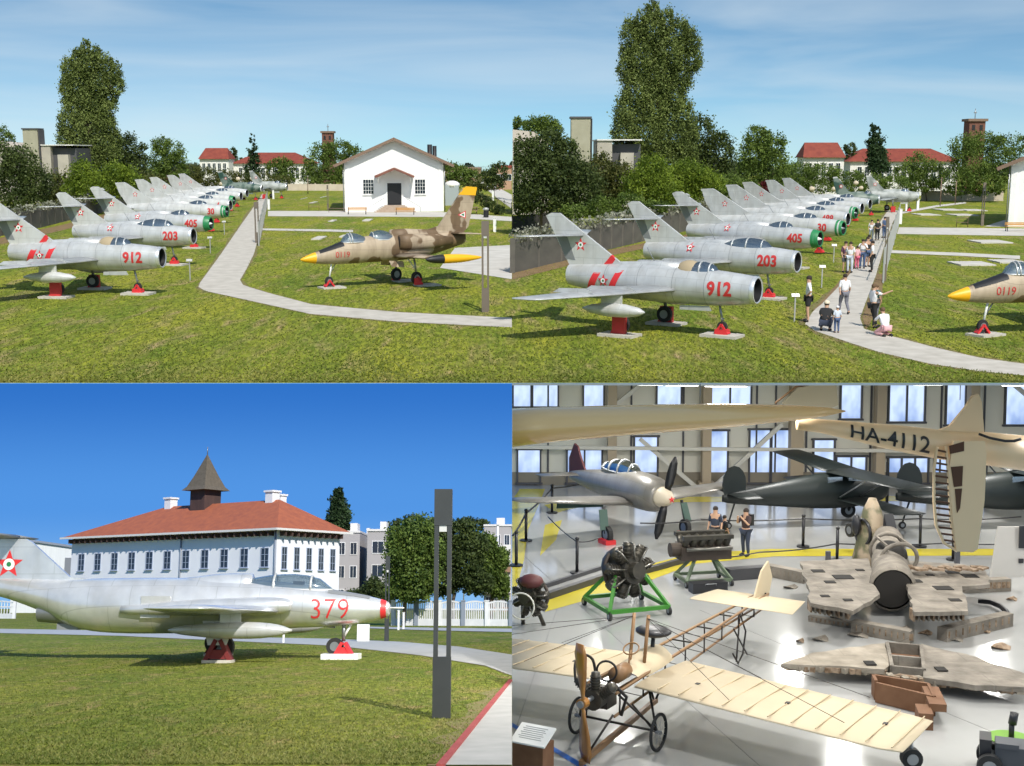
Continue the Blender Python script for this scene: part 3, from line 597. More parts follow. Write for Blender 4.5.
# ------------------------------------------------------------------ people
SKIN = mat('skin', (0.5, 0.3, 0.2), 0.6); HAIRD = mat('dark_hair', (0.03, 0.02, 0.015), 0.8); HAIRB = mat('brown_hair', (0.12, 0.07, 0.035), 0.8)
def person(label, loc, rz, h=1.72, shirt=None, legs=None, hair=None, pose='stand', shorts=False, group=None, cap=None, sleeve=0.35, bag=None):
    t = thing('person', label, 'person', loc, rz, group); s = h / 1.72
    # body faces +Y locally; skeleton joints
    J = dict(pelvis=(0, 0, .95), chest=(0, 0.01, 1.3), neck=(0, 0, 1.48), head=(0, 0.02, 1.6), top=(0, 0.01, 1.7))
    for sd, n in ((-1, 'l'), (1, 'r')):
        J['hip' + n] = (sd * .1, 0, .9); J['knee' + n] = (sd * .11, 0.03, .5); J['ank' + n] = (sd * .11, -0.02, .09); J['toe' + n] = (sd * .13, 0.16, .04)
        J['sh' + n] = (sd * .18, 0, 1.41); J['el' + n] = (sd * .24, -0.02, 1.13); J['wr' + n] = (sd * .25, 0.08, .9); J['hd' + n] = (sd * .25, 0.13, .82)
    if pose == 'walk':
        J['kneel'] = (-.1, .16, .52); J['ankl'] = (-.1, .24, .1); J['toel'] = (-.1, .4, .06); J['kneer'] = (.1, -.02, .5); J['ankr'] = (.1, -.3, .14); J['toer'] = (.1, -.18, .04); J['wrl'] = (-.25, -.12, .92); J['hdl'] = (-.25, -.14, .84)
    if pose == 'arms':   # holding a camera or phone in front of the face
        for sd, n in ((-1, 'l'), (1, 'r')): J['el' + n] = (sd * .26, .16, 1.18); J['wr' + n] = (sd * .1, .34, 1.42); J['hd' + n] = (sd * .05, .38, 1.5)
    if pose == 'point':
        J['elr'] = (.32, .2, 1.34); J['wrr'] = (.42, .45, 1.46); J['hdr'] = (.46, .55, 1.5); J['kneel'] = (-.12, .12, .5); J['ankl'] = (-.14, .26, .09); J['toel'] = (-.16, .42, .04)
    if pose == 'hips':
        J['ell'] = (-.38, -.06, 1.17); J['wrl'] = (-.2, .06, 1.02); J['hdl'] = (-.14, .1, 1.0)
    if pose in ('squat', 'kneel'):
        J.update(pelvis=(0, -.12, .33), chest=(0, 0.03, .64), neck=(0, .1, .84), head=(0, .15, .96), top=(0, .16, 1.06))
        for sd, n in ((-1, 'l'), (1, 'r')):
            J['hip' + n] = (sd * .11, -.1, .32); J['knee' + n] = (sd * .19, .3, .48 if pose == 'squat' else .1); J['ank' + n] = (sd * .15, .02 if pose == 'squat' else -.2, .09); J['toe' + n] = (sd * .17, .2 if pose == 'squat' else -.32, .04)
            J['sh' + n] = (sd * .18, .06, .77); J['el' + n] = (sd * .25, .25, .58); J['wr' + n] = (sd * .12, .42, .55); J['hd' + n] = (sd * .1, .5, .54)
    names = list(J); idx = {n: i for i, n in enumerate(names)}
    E = [('pelvis', 'chest'), ('chest', 'neck'), ('neck', 'head'), ('head', 'top')]
    for n in 'lr': E += [('pelvis', 'hip' + n), ('hip' + n, 'knee' + n), ('knee' + n, 'ank' + n), ('ank' + n, 'toe' + n), ('chest', 'sh' + n), ('sh' + n, 'el' + n), ('el' + n, 'wr' + n), ('wr' + n, 'hd' + n)]
    rad = dict(pelvis=.14, chest=.15, neck=.062, head=.1, top=.075, hip=.1, knee=.06, ank=.042, toe=.035, sh=.062, el=.043, wr=.03, hd=.032)
    def skin(name, verts, edges, grow, m, parent):
        me = bpy.data.meshes.new(name); vs = [V(J[v]) * s for v in verts]; me.from_pydata(vs, [(verts.index(a), verts.index(b)) for a, b in edges], []); me.update()
        o = bpy.data.objects.new(name, me); COL.objects.link(o)
        md = o.modifiers.new('skin', 'SKIN'); sv = me.skin_vertices[0].data
        for i, v in enumerate(verts):
            k = v if v in rad else v[:-1]; r = rad[k] * grow * s; sv[i].radius = (r, r * (0.72 if k in ('pelvis', 'chest') else 1)); sv[i].use_root = (i == 0)
        sb = o.modifiers.new('sub', 'SUBSURF'); sb.levels = 2; sb.render_levels = 2
        dg = bpy.context.evaluated_depsgraph_get(); m2 = bpy.data.meshes.new_from_object(o.evaluated_get(dg)); bpy.data.objects.remove(o)
        m2.materials.clear(); m2.materials.append(m)
        for p in m2.polygons: p.use_smooth = True
        return reg(bpy.data.objects.new(name, m2), parent)
    skin('body', names, E, 1.0, SKIN, t)
    skin('shirt', ['chest', 'pelvis', 'neck', 'shl', 'shr', 'ell', 'elr'], [('chest', 'pelvis'), ('chest', 'neck'), ('chest', 'shl'), ('chest', 'shr'), ('shl', 'ell'), ('shr', 'elr')], 1.2, shirt, t)
    jj = dict(J)
    if shorts:
        for n in 'lr': J['mid' + n] = tuple((V(J['hip' + n]) * 0.15 + V(J['knee' + n]) * 0.85)); 
        rad['mid'] = .08
        skin('shorts', ['pelvis', 'hipl', 'hipr', 'midl', 'midr'], [('pelvis', 'hipl'), ('pelvis', 'hipr'), ('hipl', 'midl'), ('hipr', 'midr')], 1.22, legs, t)
    else: skin('trousers', ['pelvis', 'hipl', 'hipr', 'kneel', 'kneer', 'ankl', 'ankr'], [('pelvis', 'hipl'), ('pelvis', 'hipr'), ('hipl', 'kneel'), ('hipr', 'kneer'), ('kneel', 'ankl'), ('kneer', 'ankr')], 1.24, legs, t)
    hd = V(J['head']) * s; mb = MB(); mb.ell(hd + V((0, -.015, .045)) * s, (.098 * s, .11 * s, .1 * s), None, 12, 7); mb.build('hair', hair or HAIRD, t)
    if cap: mb = MB(); mb.ell(hd + V((0, -.01, .065)) * s, (.108 * s, .12 * s, .095 * s), None, 12, 7); mb.box(hd + V((0, .13, .06)) * s, (.14 * s, .1 * s, .02 * s), None); mb.build('cap', cap, t)
    sh = MB()
    for n in 'lr': a = V(J['ank' + n]) * s; b = V(J['toe' + n]) * s; sh.tube([a - V((0, 0, .03 * s)), (a + b) / 2, b], [.055 * s, .052 * s, .04 * s], None, 8)
    sh.build('shoes', BLACK, t)
    if bag:
        mb = MB(); p = V(J['chest']) * s; mb.box(p + V((0, -.2, 0)) * s, (.3 * s, .15 * s, .4 * s), None); mb.build('backpack', bag, t)
    return t
# ================================================================== THE AIRFIELD (upper half): one level plateau, two groups of aircraft
CUR = UP; g = UP.g
def grass_mat(name, c1, c2, c3, c4, s=1.0, bump=0.5, ys=0.2):
    m = bpy.data.materials.new(name); m.use_nodes = True; nt = m.node_tree; b = nt.nodes['Principled BSDF']; b.inputs['Roughness'].default_value = 0.9; b.inputs['Specular IOR Level'].default_value = 0.15
    tc = nt.nodes.new('ShaderNodeTexCoord')
    def noise(sc_, det, lo, hi, a, bb, st=None, dist=0.0):
        st = (1, ys, 1)
        n = nt.nodes.new('ShaderNodeTexNoise'); n.inputs['Scale'].default_value = sc_; n.inputs['Detail'].default_value = det; n.inputs['Distortion'].default_value = dist
        if st:
            mp = nt.nodes.new('ShaderNodeMapping'); mp.inputs['Scale'].default_value = st; nt.links.new(tc.outputs['Object'], mp.inputs[0]); nt.links.new(mp.outputs[0], n.inputs['Vector'])
        else: nt.links.new(tc.outputs['Object'], n.inputs['Vector'])
        r = nt.nodes.new('ShaderNodeValToRGB'); r.color_ramp.elements[0].position = lo; r.color_ramp.elements[1].position = hi
        r.color_ramp.elements[0].color = (*a, 1); r.color_ramp.elements[1].color = (*bb, 1); nt.links.new(n.outputs['Fac'], r.inputs[0]); return r.outputs[0], n
    base, _ = noise(0.3 * s, 8, 0.36, 0.64, c1, c2)
    fine, fn = noise(2.2 * s, 8, 0.3, 0.72, (0, 0, 0), (1, 1, 1), dist=0.4)
    m1 = nt.nodes.new('ShaderNodeMix'); m1.data_type = 'RGBA'; nt.links.new(fine, m1.inputs[0]); nt.links.new(base, m1.inputs[6])
    mm = nt.nodes.new('ShaderNodeMix'); mm.data_type = 'RGBA'; mm.blend_type = 'MULTIPLY'; mm.inputs[0].default_value = 1; nt.links.new(base, mm.inputs[6]); mm.inputs[7].default_value = (1.45, 1.3, 1.3, 1); nt.links.new(mm.outputs[2], m1.inputs[7])
    dry, _ = noise(1.1 * s, 9, 0.5, 0.66, (0, 0, 0), (1, 1, 1), dist=0.6)
    m2 = nt.nodes.new('ShaderNodeMix'); m2.data_type = 'RGBA'
    ml = nt.nodes.new('ShaderNodeMath'); ml.operation = 'MULTIPLY'; nt.links.new(dry, ml.inputs[0]); nt.links.new(fine, ml.inputs[1]); nt.links.new(ml.outputs[0], m2.inputs[0]); nt.links.new(m1.outputs[2], m2.inputs[6]); m2.inputs[7].default_value = (*c3, 1)
    dk, _ = noise(6.0 * s, 10, 0.4, 0.6, (0.5, 0.56, 0.5), (1.12, 1.12, 1.12), dist=.1)
    m3 = nt.nodes.new('ShaderNodeMix'); m3.data_type = 'RGBA'; m3.blend_type = 'MULTIPLY'; m3.inputs[0].default_value = 0.9; nt.links.new(m2.outputs[2], m3.inputs[6]); nt.links.new(dk, m3.inputs[7])
    nt.links.new(m3.outputs[2], b.inputs['Base Color'])
    n4 = nt.nodes.new('ShaderNodeTexNoise'); n4.inputs['Scale'].default_value = 9 * s; n4.inputs['Detail'].default_value = 6; nt.links.new(tc.outputs['Object'], n4.inputs['Vector'])
    bp = nt.nodes.new('ShaderNodeBump'); bp.inputs['Strength'].default_value = bump; bp.inputs['Distance'].default_value = 0.12; nt.links.new(n4.outputs['Fac'], bp.inputs['Height']); nt.links.new(bp.outputs[0], b.inputs['Normal'])
    return m
GRASS = grass_mat('airfield_turf', (0.125, 0.18, 0.018), (0.235, 0.25, 0.026), (0.35, 0.25, 0.13), None, 1.0, 0.5)
PATH = mat('path_gravel', (0.42, 0.385, 0.33), 0.9, col2=(0.56, 0.52, 0.46), scale=1.5, amt=0.4)
PATHP = mat('path_concrete', (0.48, 0.45, 0.4), 0.85, col2=(0.6, 0.57, 0.52), scale=0.8, amt=0.4)
VERGE = mat('worn_verge', (0.2, 0.14, 0.06), 0.95, col2=(0.14, 0.15, 0.03), scale=2.5, amt=.3)
SOIL = mat('bare_soil', (0.17, 0.1, 0.045), 0.95, col2=(0.24, 0.16, 0.07), scale=1.2)
y0 = g(512, 383.0).y
mb = MB(); mb.add([(-2500, y0, 0), (2500, y0, 0), (2500, 470, 0), (-2500, 470, 0), (6000, 6000, -320), (-6000, 6000, -320)], [(0, 1, 2, 3), (3, 2, 4, 5)], GRASS)
FIELD_GROUND = tag(mb.build('ground'), kind='structure')

def sheet(name, pts, m, z=0.012, kind='structure', label=None, cat=None):
    q = [g(x, y) if CUR is UP else CUR.g(x, y) for x, y in pts]; mb = MB(); mb.add([(p.x, p.y, z) for p in q], [tuple(range(len(q)))], m); return tag(mb.build(name), kind=kind, label=label, cat=cat)
def strip(name, left, right, m, z=0.012, verge=True):
    if name == 'path' and verge:
        A = [CUR.g(*p) for p in left]; B_ = [CUR.g(*p) for p in right]; mb = MB(); L2 = []; R2 = []
        for k in range(len(A) - 1):
            for f in (0, .17, .34, .5, .67, .84):
                a = A[k].lerp(A[k + 1], f); b = B_[k].lerp(B_[k + 1], f); u = (b - a).normalized(); L2.append(a - u * random.uniform(.08, .42)); R2.append(b + u * random.uniform(.08, .42))
        n = len(L2); mb.add([(p.x, p.y, z - .007) for p in L2 + R2], [(k, k + 1, n + k + 1, n + k) for k in range(n - 1)], VERGE); o = tag(mb.build('verge'), kind='structure')
        if CUR is LOW or max(p.x for p in A) > -.1 and A[-1].x < .1: clip_thing(o, -1)
    a = [CUR.g(*p) for p in left]; b = [CUR.g(*p) for p in right]; mb = MB()
    vs = [(p.x, p.y, z) for p in a] + [(p.x, p.y, z) for p in b]; n = len(a)
    mb.add(vs, [(k, k + 1, n + k + 1, n + k) for k in range(n - 1)], m); return tag(mb.build(name), kind='structure')
# ---- left group paths
strip('path', [(262.3, 194), (258, 201), (243, 222), (221, 254), (200, 283), (198.5, 287), (205, 291), (228, 296), (260, 303), (310, 314), (400, 322), (511.9, 327.5)],
     [(264.8, 194), (268, 201), (262.5, 222), (254, 254), (246, 270), (240, 280), (243, 285), (250, 287.5), (268, 293), (312, 304.5), (400, 312.5), (511.9, 318)], PATH)
strip('path', [(268, 211), (350, 211), (440, 212), (511.9, 217)], [(268, 216.2), (350, 216.5), (440, 217), (511.9, 221.3)], PATHP)
strip('path', [(262, 228.6), (330, 229.6), (353, 230.2)], [(262, 230.4), (330, 231.7), (353, 232.4)], PATHP, 0.02)
strip('path', [(461, 171), (480, 184), (497, 198), (511.9, 209)], [(470, 171), (492, 184), (511.9, 195), (511.91, 201)], PATHP, 0.02)
sheet('apron', [(455, 248), (511.9, 245.2), (511.9, 279.5), (440, 268)], PATHP, 0.016)
strip('soil_bed', [(0, 238), (60, 225.5), (110, 213)], [(-2, 245), (60, 231), (112, 217)], SOIL)
# ---- right group paths
strip('path', [(888, 210.5), (880, 222), (868, 247), (842, 280), (812, 313), (805, 324), (815, 331), (850, 343), (880, 352.5), (930, 364), (980, 371.5), (1060, 379)],
     [(901, 210.5), (893, 222), (884, 247), (876, 275), (860, 318), (864, 329), (872, 331.5), (885, 335), (900, 338.5), (940, 349), (980, 358), (1060, 369)], PATH)
strip('path', [(899, 227.5), (960, 228), (1060, 229)], [(897, 234), (960, 235), (1060, 236.5)], PATHP)
strip('path', [(888, 250.3), (960, 253), (1020, 256)], [(888, 253), (960, 256), (1020, 259.5)], PATHP, 0.02)
strip('path', [(900, 212), (935, 205.5), (966, 202)], [(901, 214), (938, 207), (966, 203.5)], PATHP, 0.02)
sheet('apron', [(984, 226.6), (1005, 220), (1040, 220), (1040, 227)], PATHP, 0.016)
strip('soil_bed', [(512.2, 273), (560, 262), (600, 252), (680, 236), (712, 228)], [(512.2, 280), (560, 268), (600, 258), (680, 241), (712, 232)], SOIL)
strip('soil_bed', [(857, 262), (838, 283), (812, 312)], [(866, 253), (846, 279), (822, 304)], SOIL, 0.016)
strip('soil_bed', [(862.5, 318), (869, 298), (877, 274)], [(866, 330), (882, 303), (883, 274)], SOIL, 0.02)
# grave-like flat slabs lying in the turf
SL = [(227 + 84, 237, 327, 240, 'near the thin crosswise path'), (328, 220.4, 337, 221.9, 'between the two crosswise paths'), (362, 219.6, 373, 221.3, 'in front of the white gabled hall'), (339, 235.6, 351, 237.6, 'beside the desert coloured trainer canopy'), (301, 198, 307, 199.4, 'far back on the rear lawn'), (309, 202, 318, 203.4, 'on the rear lawn, second from the back'), (320, 196.5, 327, 197.8, 'on the rear lawn by the far pale wall')]
SR = [(961, 262.5, 981, 266, 'between the far tip tank and the thin path'), (1000, 260.6, 1013, 263.5, 'next to the canopy glass'), (981, 240.8, 998, 243.5, 'between the two crosswise paths'), (921, 214, 930, 215.6, 'on the rear lawn, nearest the fence'), (957, 214.4, 967, 216, 'in the middle of the rear lawn'), (943, 209.2, 953, 210.7, 'farthest back on the rear lawn'), (967, 209.7, 976, 211.1, 'on the rear lawn close to the hall')]
for grp, L in (('flat slabs in the lawn of the left scene', SL), ('flat slabs in the lawn of the right scene', SR)):
    for x0, yy0, x1, yy1, w in L:
        a = g(x0, yy1); b = g(x1, yy0); m_ = MB(); m_.box((0, 0, 0.04), (abs(b.x - a.x), max(0.8, b.y - a.y), 0.1)); o = m_.build('flat_slab', PATHP); o.location = ((a.x + b.x) / 2, (a.y + b.y) / 2, 0)
        tag(o, f"pale flat slab {w}, {'wide' if L is SL else 'close'} airfield scene", 'slab', grp)

# ---- the jets
HD = R(-27)
def jet_at(nx, ny, tailx, label, **kw):
    p = g(nx, ny, 1.9); c = CAM.inverted() @ p; s_ = F / -c.z; L = (nx - tailx) / (s_ * 0.89) * 1.04
    if 'rz' not in kw: kw['rz'] = HD - math.atan(((nx + tailx) / 2 - 512) / F)
    t = fighter(label, (p.x, p.y, 0), kw.pop('rz', HD), L=L, **kw); return t, L, p
wide = 'wide'; GW = 'jets parked in a row on the wide scene'; GC = 'jets parked in a row on the close scene'
def pads(p, L, who, grp, rz=HD):
    k = L / 10; q = Matrix.Rotation(rz, 3, 'Z')
    for dx, dy, w in ((-1.45, 0, 'nose wheel'), (-5.0, -2.05, 'near main wheel'), (-5.0, 2.05, 'far main wheel')):
        c = p + q @ V((dx * k, dy, 0)); slab_pad(f'concrete pad under the {w} of {who}', (c.x, c.y, 0), (1.5, 0.95, 0.12), rz, grp)
rowW = [
    (162, 257.5, 2, dict(num='912', bands=True, cover=True), 'silver swept wing jet 912 with red tail bands and covered canopy, wide scene', 'jet 912 in the wide scene'),
    (193.5, 236, 66, dict(num='203', two=True), 'silver two-seat jet 203 with long canopy, second in the wide row', 'jet 203 in the wide scene'),
    (211, 223.5, 98, dict(num='405', ring='green'), 'silver jet 405 with green nose ring, third in the wide row', 'jet 405 in the wide scene'),
    (227, 211.5, 120, dict(num='30', ring='green', kind='body', star2=False), 'pale jet with green nose and low tailplane, fourth in the wide row', None),
    (230.5, 205, 139, dict(num='4', kind='body', star2=False, far=True), 'pale jet with plain nose, fifth from 912 in the wide row', None),
    (234, 200.5, 153, dict(num='', ring='green', kind='body', star2=False, far=True), 'pale jet with green nose ring, sixth from 912 in the wide row', None),
    (241, 196.2, 170, dict(num='', kind='body', star2=False, far=True), 'pale jet with bright nose, seventh from 912 in the wide row', None),
    (247, 193.2, 181, dict(num='', kind='body', star2=False, far=True), 'pale slim jet, eighth and last of the angled wide row', None)]
rowC = [
    (757.5, 290.5, 541, dict(num='912', bands=True, cover=True), 'silver swept wing jet 912 with red tail bands and covered canopy, close scene', 'jet 912 in the close scene'),
    (797.5, 262, 625, dict(num='203', two=True), 'silver two-seat jet 203 with long canopy, second in the close row', 'jet 203 in the close scene'),
    (820, 239, 671, dict(num='405', ring='green'), 'silver jet 405 with green nose ring, third in the close row', 'jet 405 in the close scene'),
    (843.5, 228.3, 698, dict(num='30', ring='green', kind='body', star2=False), 'pale jet with green nose and low tailplane, fourth in the close row', None),
    (848, 219, 724, dict(num='488', kind='body', star2=False), 'pale jet with plain nose, fifth from 912 in the close row', None),
    (856, 213, 741, dict(num='', ring='green', kind='body', star2=False, far=True), 'pale jet with green nose ring, sixth from 912 in the close row', None),
    (862, 208.3, 765, dict(num='', kind='body', star2=False, far=True), 'pale jet with bright nose, seventh from 912 in the close row', None),
    (870, 204, 782, dict(num='', kind='body', star2=False, far=True), 'pale slim jet, eighth and last of the angled close row', None)]
JET_BASES = []
for rows, grp, side in ((rowW, GW, -1), (rowC, GC, 1)):
    for i, (nx, ny, tx, kw, lab, who) in enumerate(rows):
        if i >= 3: kw['paint'] = SILVER2
        t, L, p = jet_at(nx, ny, tx, lab, group=grp, **kw)
        if who: pads(V((p.x, p.y, 0)), L, who, grp.replace('jets', 'concrete pads'), t.rotation_euler.z)
        if side > 0 and i == 0: clip_thing(t, 1)
# far crosswise jets
FARGREY = mat('faded_camouflage_grey', (.2, .22, .2), .6, col2=(.4, .42, .4), scale=1.0, amt=.2)
for (nx, ny, tx, lab, P_, side) in ((262, 188.2, 222, 'green camouflaged jet parked crosswise at the far end, wide scene', DKGREEN, 0), (287, 187, 253, 'grey striped jet parked crosswise beyond the path, wide scene', FARGREY, 0),
                                   (879, 199.5, 838, 'green camouflaged jet parked crosswise at the far end, close scene', DKGREEN, 1), (918, 196.6, 872, 'grey jet parked crosswise beyond the path, close scene', FARGREY, 1)):
    t, L, p = jet_at(nx, ny, tx, lab, rz=R(-6), num='', kind='body', far=True, star2=False, paint=P_, group='jets parked crosswise at the far end', tanks=False)
# desert trainer, both scenes
p = g(300.5, 261.5, 1.5); light_trainer('desert camouflaged trainer jet with yellow nose and orange tip tanks, wide scene', (p.x, p.y, 0), R(180 + 30), '0119')
who = 'the desert trainer, wide scene'
for dx, dy, w in ((-1.72, 0, 'nose wheel'), (-6.7, 1.38, 'near main wheel'), (-6.7, -1.38, 'far main wheel')):
    c = V((p.x, p.y, 0)) + Matrix.Rotation(R(210), 3, 'Z') @ V((dx, dy, 0)); slab_pad(f'concrete pad under the {w} of {who}', (c.x, c.y, 0), (1.3, 0.9, 0.1), R(30), 'pads under the desert trainer')
p = g(947.5, 298.5, 1.5); light_trainer('yellow nosed desert trainer jet marked 01, cut by the right edge, close scene', (p.x, p.y, 0), R(180 + 10), '0119')
c = V((p.x, p.y, 0)) + Matrix.Rotation(R(190), 3, 'Z') @ V((-1.72, 0, 0)); slab_pad('concrete pad under the nose wheel of the trainer, close scene', (c.x, c.y, 0), (1.3, 0.9, 0.1), R(30))

# ---- gabled white hall
STUCCO = mat('white_stucco', (0.86, 0.86, 0.84), 0.85, col2=(0.8, 0.79, 0.77), scale=0.6, amt=0.5, bump=0.1, bscale=8)
ROOFT = mat('roof_tiles', (0.16, 0.06, 0.04), 0.8, col2=(0.24, 0.1, 0.07), scale=2.0, bump=0.6, bscale=5)
FASCIA = mat('brown_fascia', (0.2, 0.13, 0.09), 0.7); WGLASS = mat('window_glass', (0.02, 0.03, 0.04), 0.08, spec=0.8); TIMBER = mat('bench_timber', (0.5, 0.26, 0.07), 0.7); STONE = mat('porch_stone', (0.36, 0.27, 0.2), 0.85, col2=(0.45, 0.36, 0.28))
def window_part(par, c, w, h, nx=3, ny=4, fm=None, yaw=0, glass=None, name='window', sill=True, depth=0.06):
    """frame proud of a wall facing local -Y at c; pane a sub-part"""
    fm = fm or WHITE; q = Matrix.Rotation(yaw, 4, 'Z'); M_ = Matrix.Translation(c) @ q; f = MB(M_); b = 0.07
    f.box((0, -depth / 2, h / 2 + b / 2), (w + 2 * b, depth, b)); f.box((0, -depth / 2, -h / 2 - b / 2), (w + 2 * b, depth, b))
    for s_ in (-1, 1): f.box((s_ * (w / 2 + b / 2), -depth / 2, 0), (b, depth, h))
    for i in range(1, nx): f.box((-w / 2 + w * i / nx, -depth / 2, 0), (0.035, depth * 0.8, h))
    for j in range(1, ny): f.box((0, -depth / 2 + .002, -h / 2 + h * j / ny), (w, depth * 0.7, 0.035))
    if sill: f.box((0, -depth - .03, -h / 2 - b - .04), (w + 4 * b, 0.2, 0.06))
    fo = f.build(name, fm, par); p_ = MB(M_); p_.box((0, -0.012, 0), (w, 0.02, h)); p_.build('pane', glass or WGLASS, fo); return fo
def gable_hall(label, xL, ybase, wpx, turn=0.0):
    p = g(xL, ybase); s_ = UP.s(ybase); W = wpx / s_; H = 49 / s_ * (W / (99 / UP.s(212))) * (UP.s(ybase) / UP.s(ybase)); H = 6.05; AP = H + 2.75; D = 24
    t = thing('gabled_hall', label, 'building', (p.x + W / 2 * math.cos(turn), p.y + W / 2 * math.sin(turn), 0), turn)
    w = MB(); out = [(-W / 2, 0, 0), (W / 2, 0, 0), (W / 2, 0, H), (0, 0, AP), (-W / 2, 0, H)]
    w.add(out + [(x, D, z) for x, y, z in out], [(4, 3, 2, 1, 0), (5, 6, 7, 8, 9), (0, 1, 6, 5), (1, 2, 7, 6), (2, 3, 8, 7), (3, 4, 9, 8), (4, 0, 5, 9)], STUCCO)
    for x in (-W / 2 + .35, W / 2 - .35): w.box((x, -.06, H / 2 - .1), (.55, .12, H - .2), STUCCO)
    w.build('wall', None, t)
    r = MB(); o = 1.25; sl = (AP - H) / (W / 2)
    for sd in (-1, 1):
        a = V((0, 0, AP + .12)); b = V((sd * (W / 2 + o), 0, AP + .12 - sl * (W / 2 + o)))
        up = V((0, 0, .22)); r.add([a + V((0, -.9, 0)), b + V((0, -.9, 0)), b + V((0, D + .5, 0)), a + V((0, D + .5, 0)), a + V((0, -.9, 0)) + up, b + V((0, -.9, 0)) + up, b + V((0, D + .5, 0)) + up, a + V((0, D + .5, 0)) + up], [(0, 1, 2, 3), (7, 6, 5, 4), (0, 4, 5, 1), (1, 5, 6, 2), (2, 6, 7, 3)], ROOFT)
        r.beam(a + V((sd * .02, -.93, 0.02)), b + V((0, -.93, 0.02)), .05, .34, FASCIA)
    r.build('roof', None, t)
    for x in (-3.65, 3.65): window_part(t, V((x * W / 14, 0, 3.1)), 1.25, 1.75, 4, 4, WHITE)
    dr = MB(); dr.box((0, -.05, 2.2), (1.75, .1, 2.7), BLACK); dr.box((0, -.03, 3.65), (2.0, .12, .2), WHITE)
    for x in (-.95, .95): dr.box((x, -.06, 2.2), (.14, .14, 2.8), WHITE)
    dr.build('door', None, t)
    pr = MB()
    for sd in (-1, 1): pr.beam((0, -1.2, 5.35), (sd * 2.4, -1.2, 4.35), 2.4, .26, ROOFT, up=(sd * .38, 0, 1)); pr.beam((sd * 2.0, -.05, 3.6), (sd * 2.0, -1.9, 4.35), .12, .12, WHITE); pr.box((sd * 2.0, -.95, 4.3), (.12, 1.9, .12), WHITE)
    pr.build('porch_roof', None, t)
    sb = MB()
    for k in range(6): sb.box((0, -.8 - k * .28, .42 - k * .07), (2.6 + k * .5, .6 if k == 0 else .3, .84 - k * .14), STONE)
    for sd in (-1, 1): sb.beam((sd * 1.35, -.9, 1.7), (sd * 3.2, -.9, .6), .05, .05, STEEL); sb.beam((sd * 3.2, -.9, .6), (sd * 3.2, -.9, 0), .05, .05, STEEL)
    sb.build('steps', None, t)
    for x in (-W / 2 - .12, W / 2 + .12):
        d = MB(); d.tube([(x, -.15, H), (x, -.15, 0)], .06, None, 6); d.build('downpipe', STEEL, t)
    return t
gable_hall('white gabled hall with porch and two barred windows, whole in the wide scene', 345, 212, 99, R(7))
gable_hall('white gabled hall, only its eave and corner showing, close scene', 1007, 227, 99 * UP.s(227) / UP.s(212), R(-23))
CH = MB(); 
p = g(414, 212); t = thing('ridge_chimney', 'small dark chimney pipes behind the white hall roof', 'chimney', (p.x + .3, p.y + 27, 0)); m_ = MB(); m_.tube([(0, 0, 0), (0, 0, 8.5)], .35, None, 8); m_.tube([(.7, 0, 0), (.7, 0, 8.3)], .3, None, 8); m_.build('pipe', BLACK, t)
def bench(label, px, py, w=2.3, grp=None, rz=0.0):
    p = g(px, py); t = thing('bench', label, 'bench', p, rz, grp)
    m_ = MB(); [m_.box((0, -.05 + k * .14, .45), (w, .11, .04)) for k in range(3)]; m_.build('seat', TIMBER, t)
    m_ = MB(); [m_.box((0, .36, .62 + k * .15), (w, .04, .12)) for k in range(2)]; m_.build('backrest', TIMBER, t)
    for s_ in (-1, 1): m_ = MB(); x = s_ * (w / 2 - .1); m_.beam((x, -.08, 0), (x, -.08, .43), .06, .06); m_.beam((x, .3, 0), (x, .38, .85), .06, .06); m_.beam((x, -.1, .41), (x, .36, .41), .05, .05); m_.build('leg', BLACK, t)
bench('orange timber bench by the wall west of the porch, wide scene', 357, 214.5, grp='timber benches in front of the white hall'); bench('orange timber bench by the wall east of the porch, wide scene', 405, 214.8, grp='timber benches in front of the white hall')
bench('orange timber bench at the hall corner, close scene', 1022, 231.5, w=3.0)
def rail(label, px, py, w=2.0, h=.9):
    p = g(px, py); t = thing('bike_rack', label, 'rack', p); m_ = MB(); m_.tube([(-w / 2, 0, 0), (-w / 2, 0, h), (w / 2, 0, h), (w / 2, 0, 0)], .035, None, 6); m_.tube([(-w / 2, 0, h * .5), (w / 2, 0, h * .5)], .025, None, 5); m_.build('hoop', FASCIA, t)
rail('low brown hoop rail on the rear lawn, wide scene', 314, 210.5, 1.3); rail('low pale hoop rail beside the hall, wide scene', 337, 212.5, 2.0, .5)
rail('low brown hoop rail beside the crosswise path, close scene', 962, 227, 1.1)

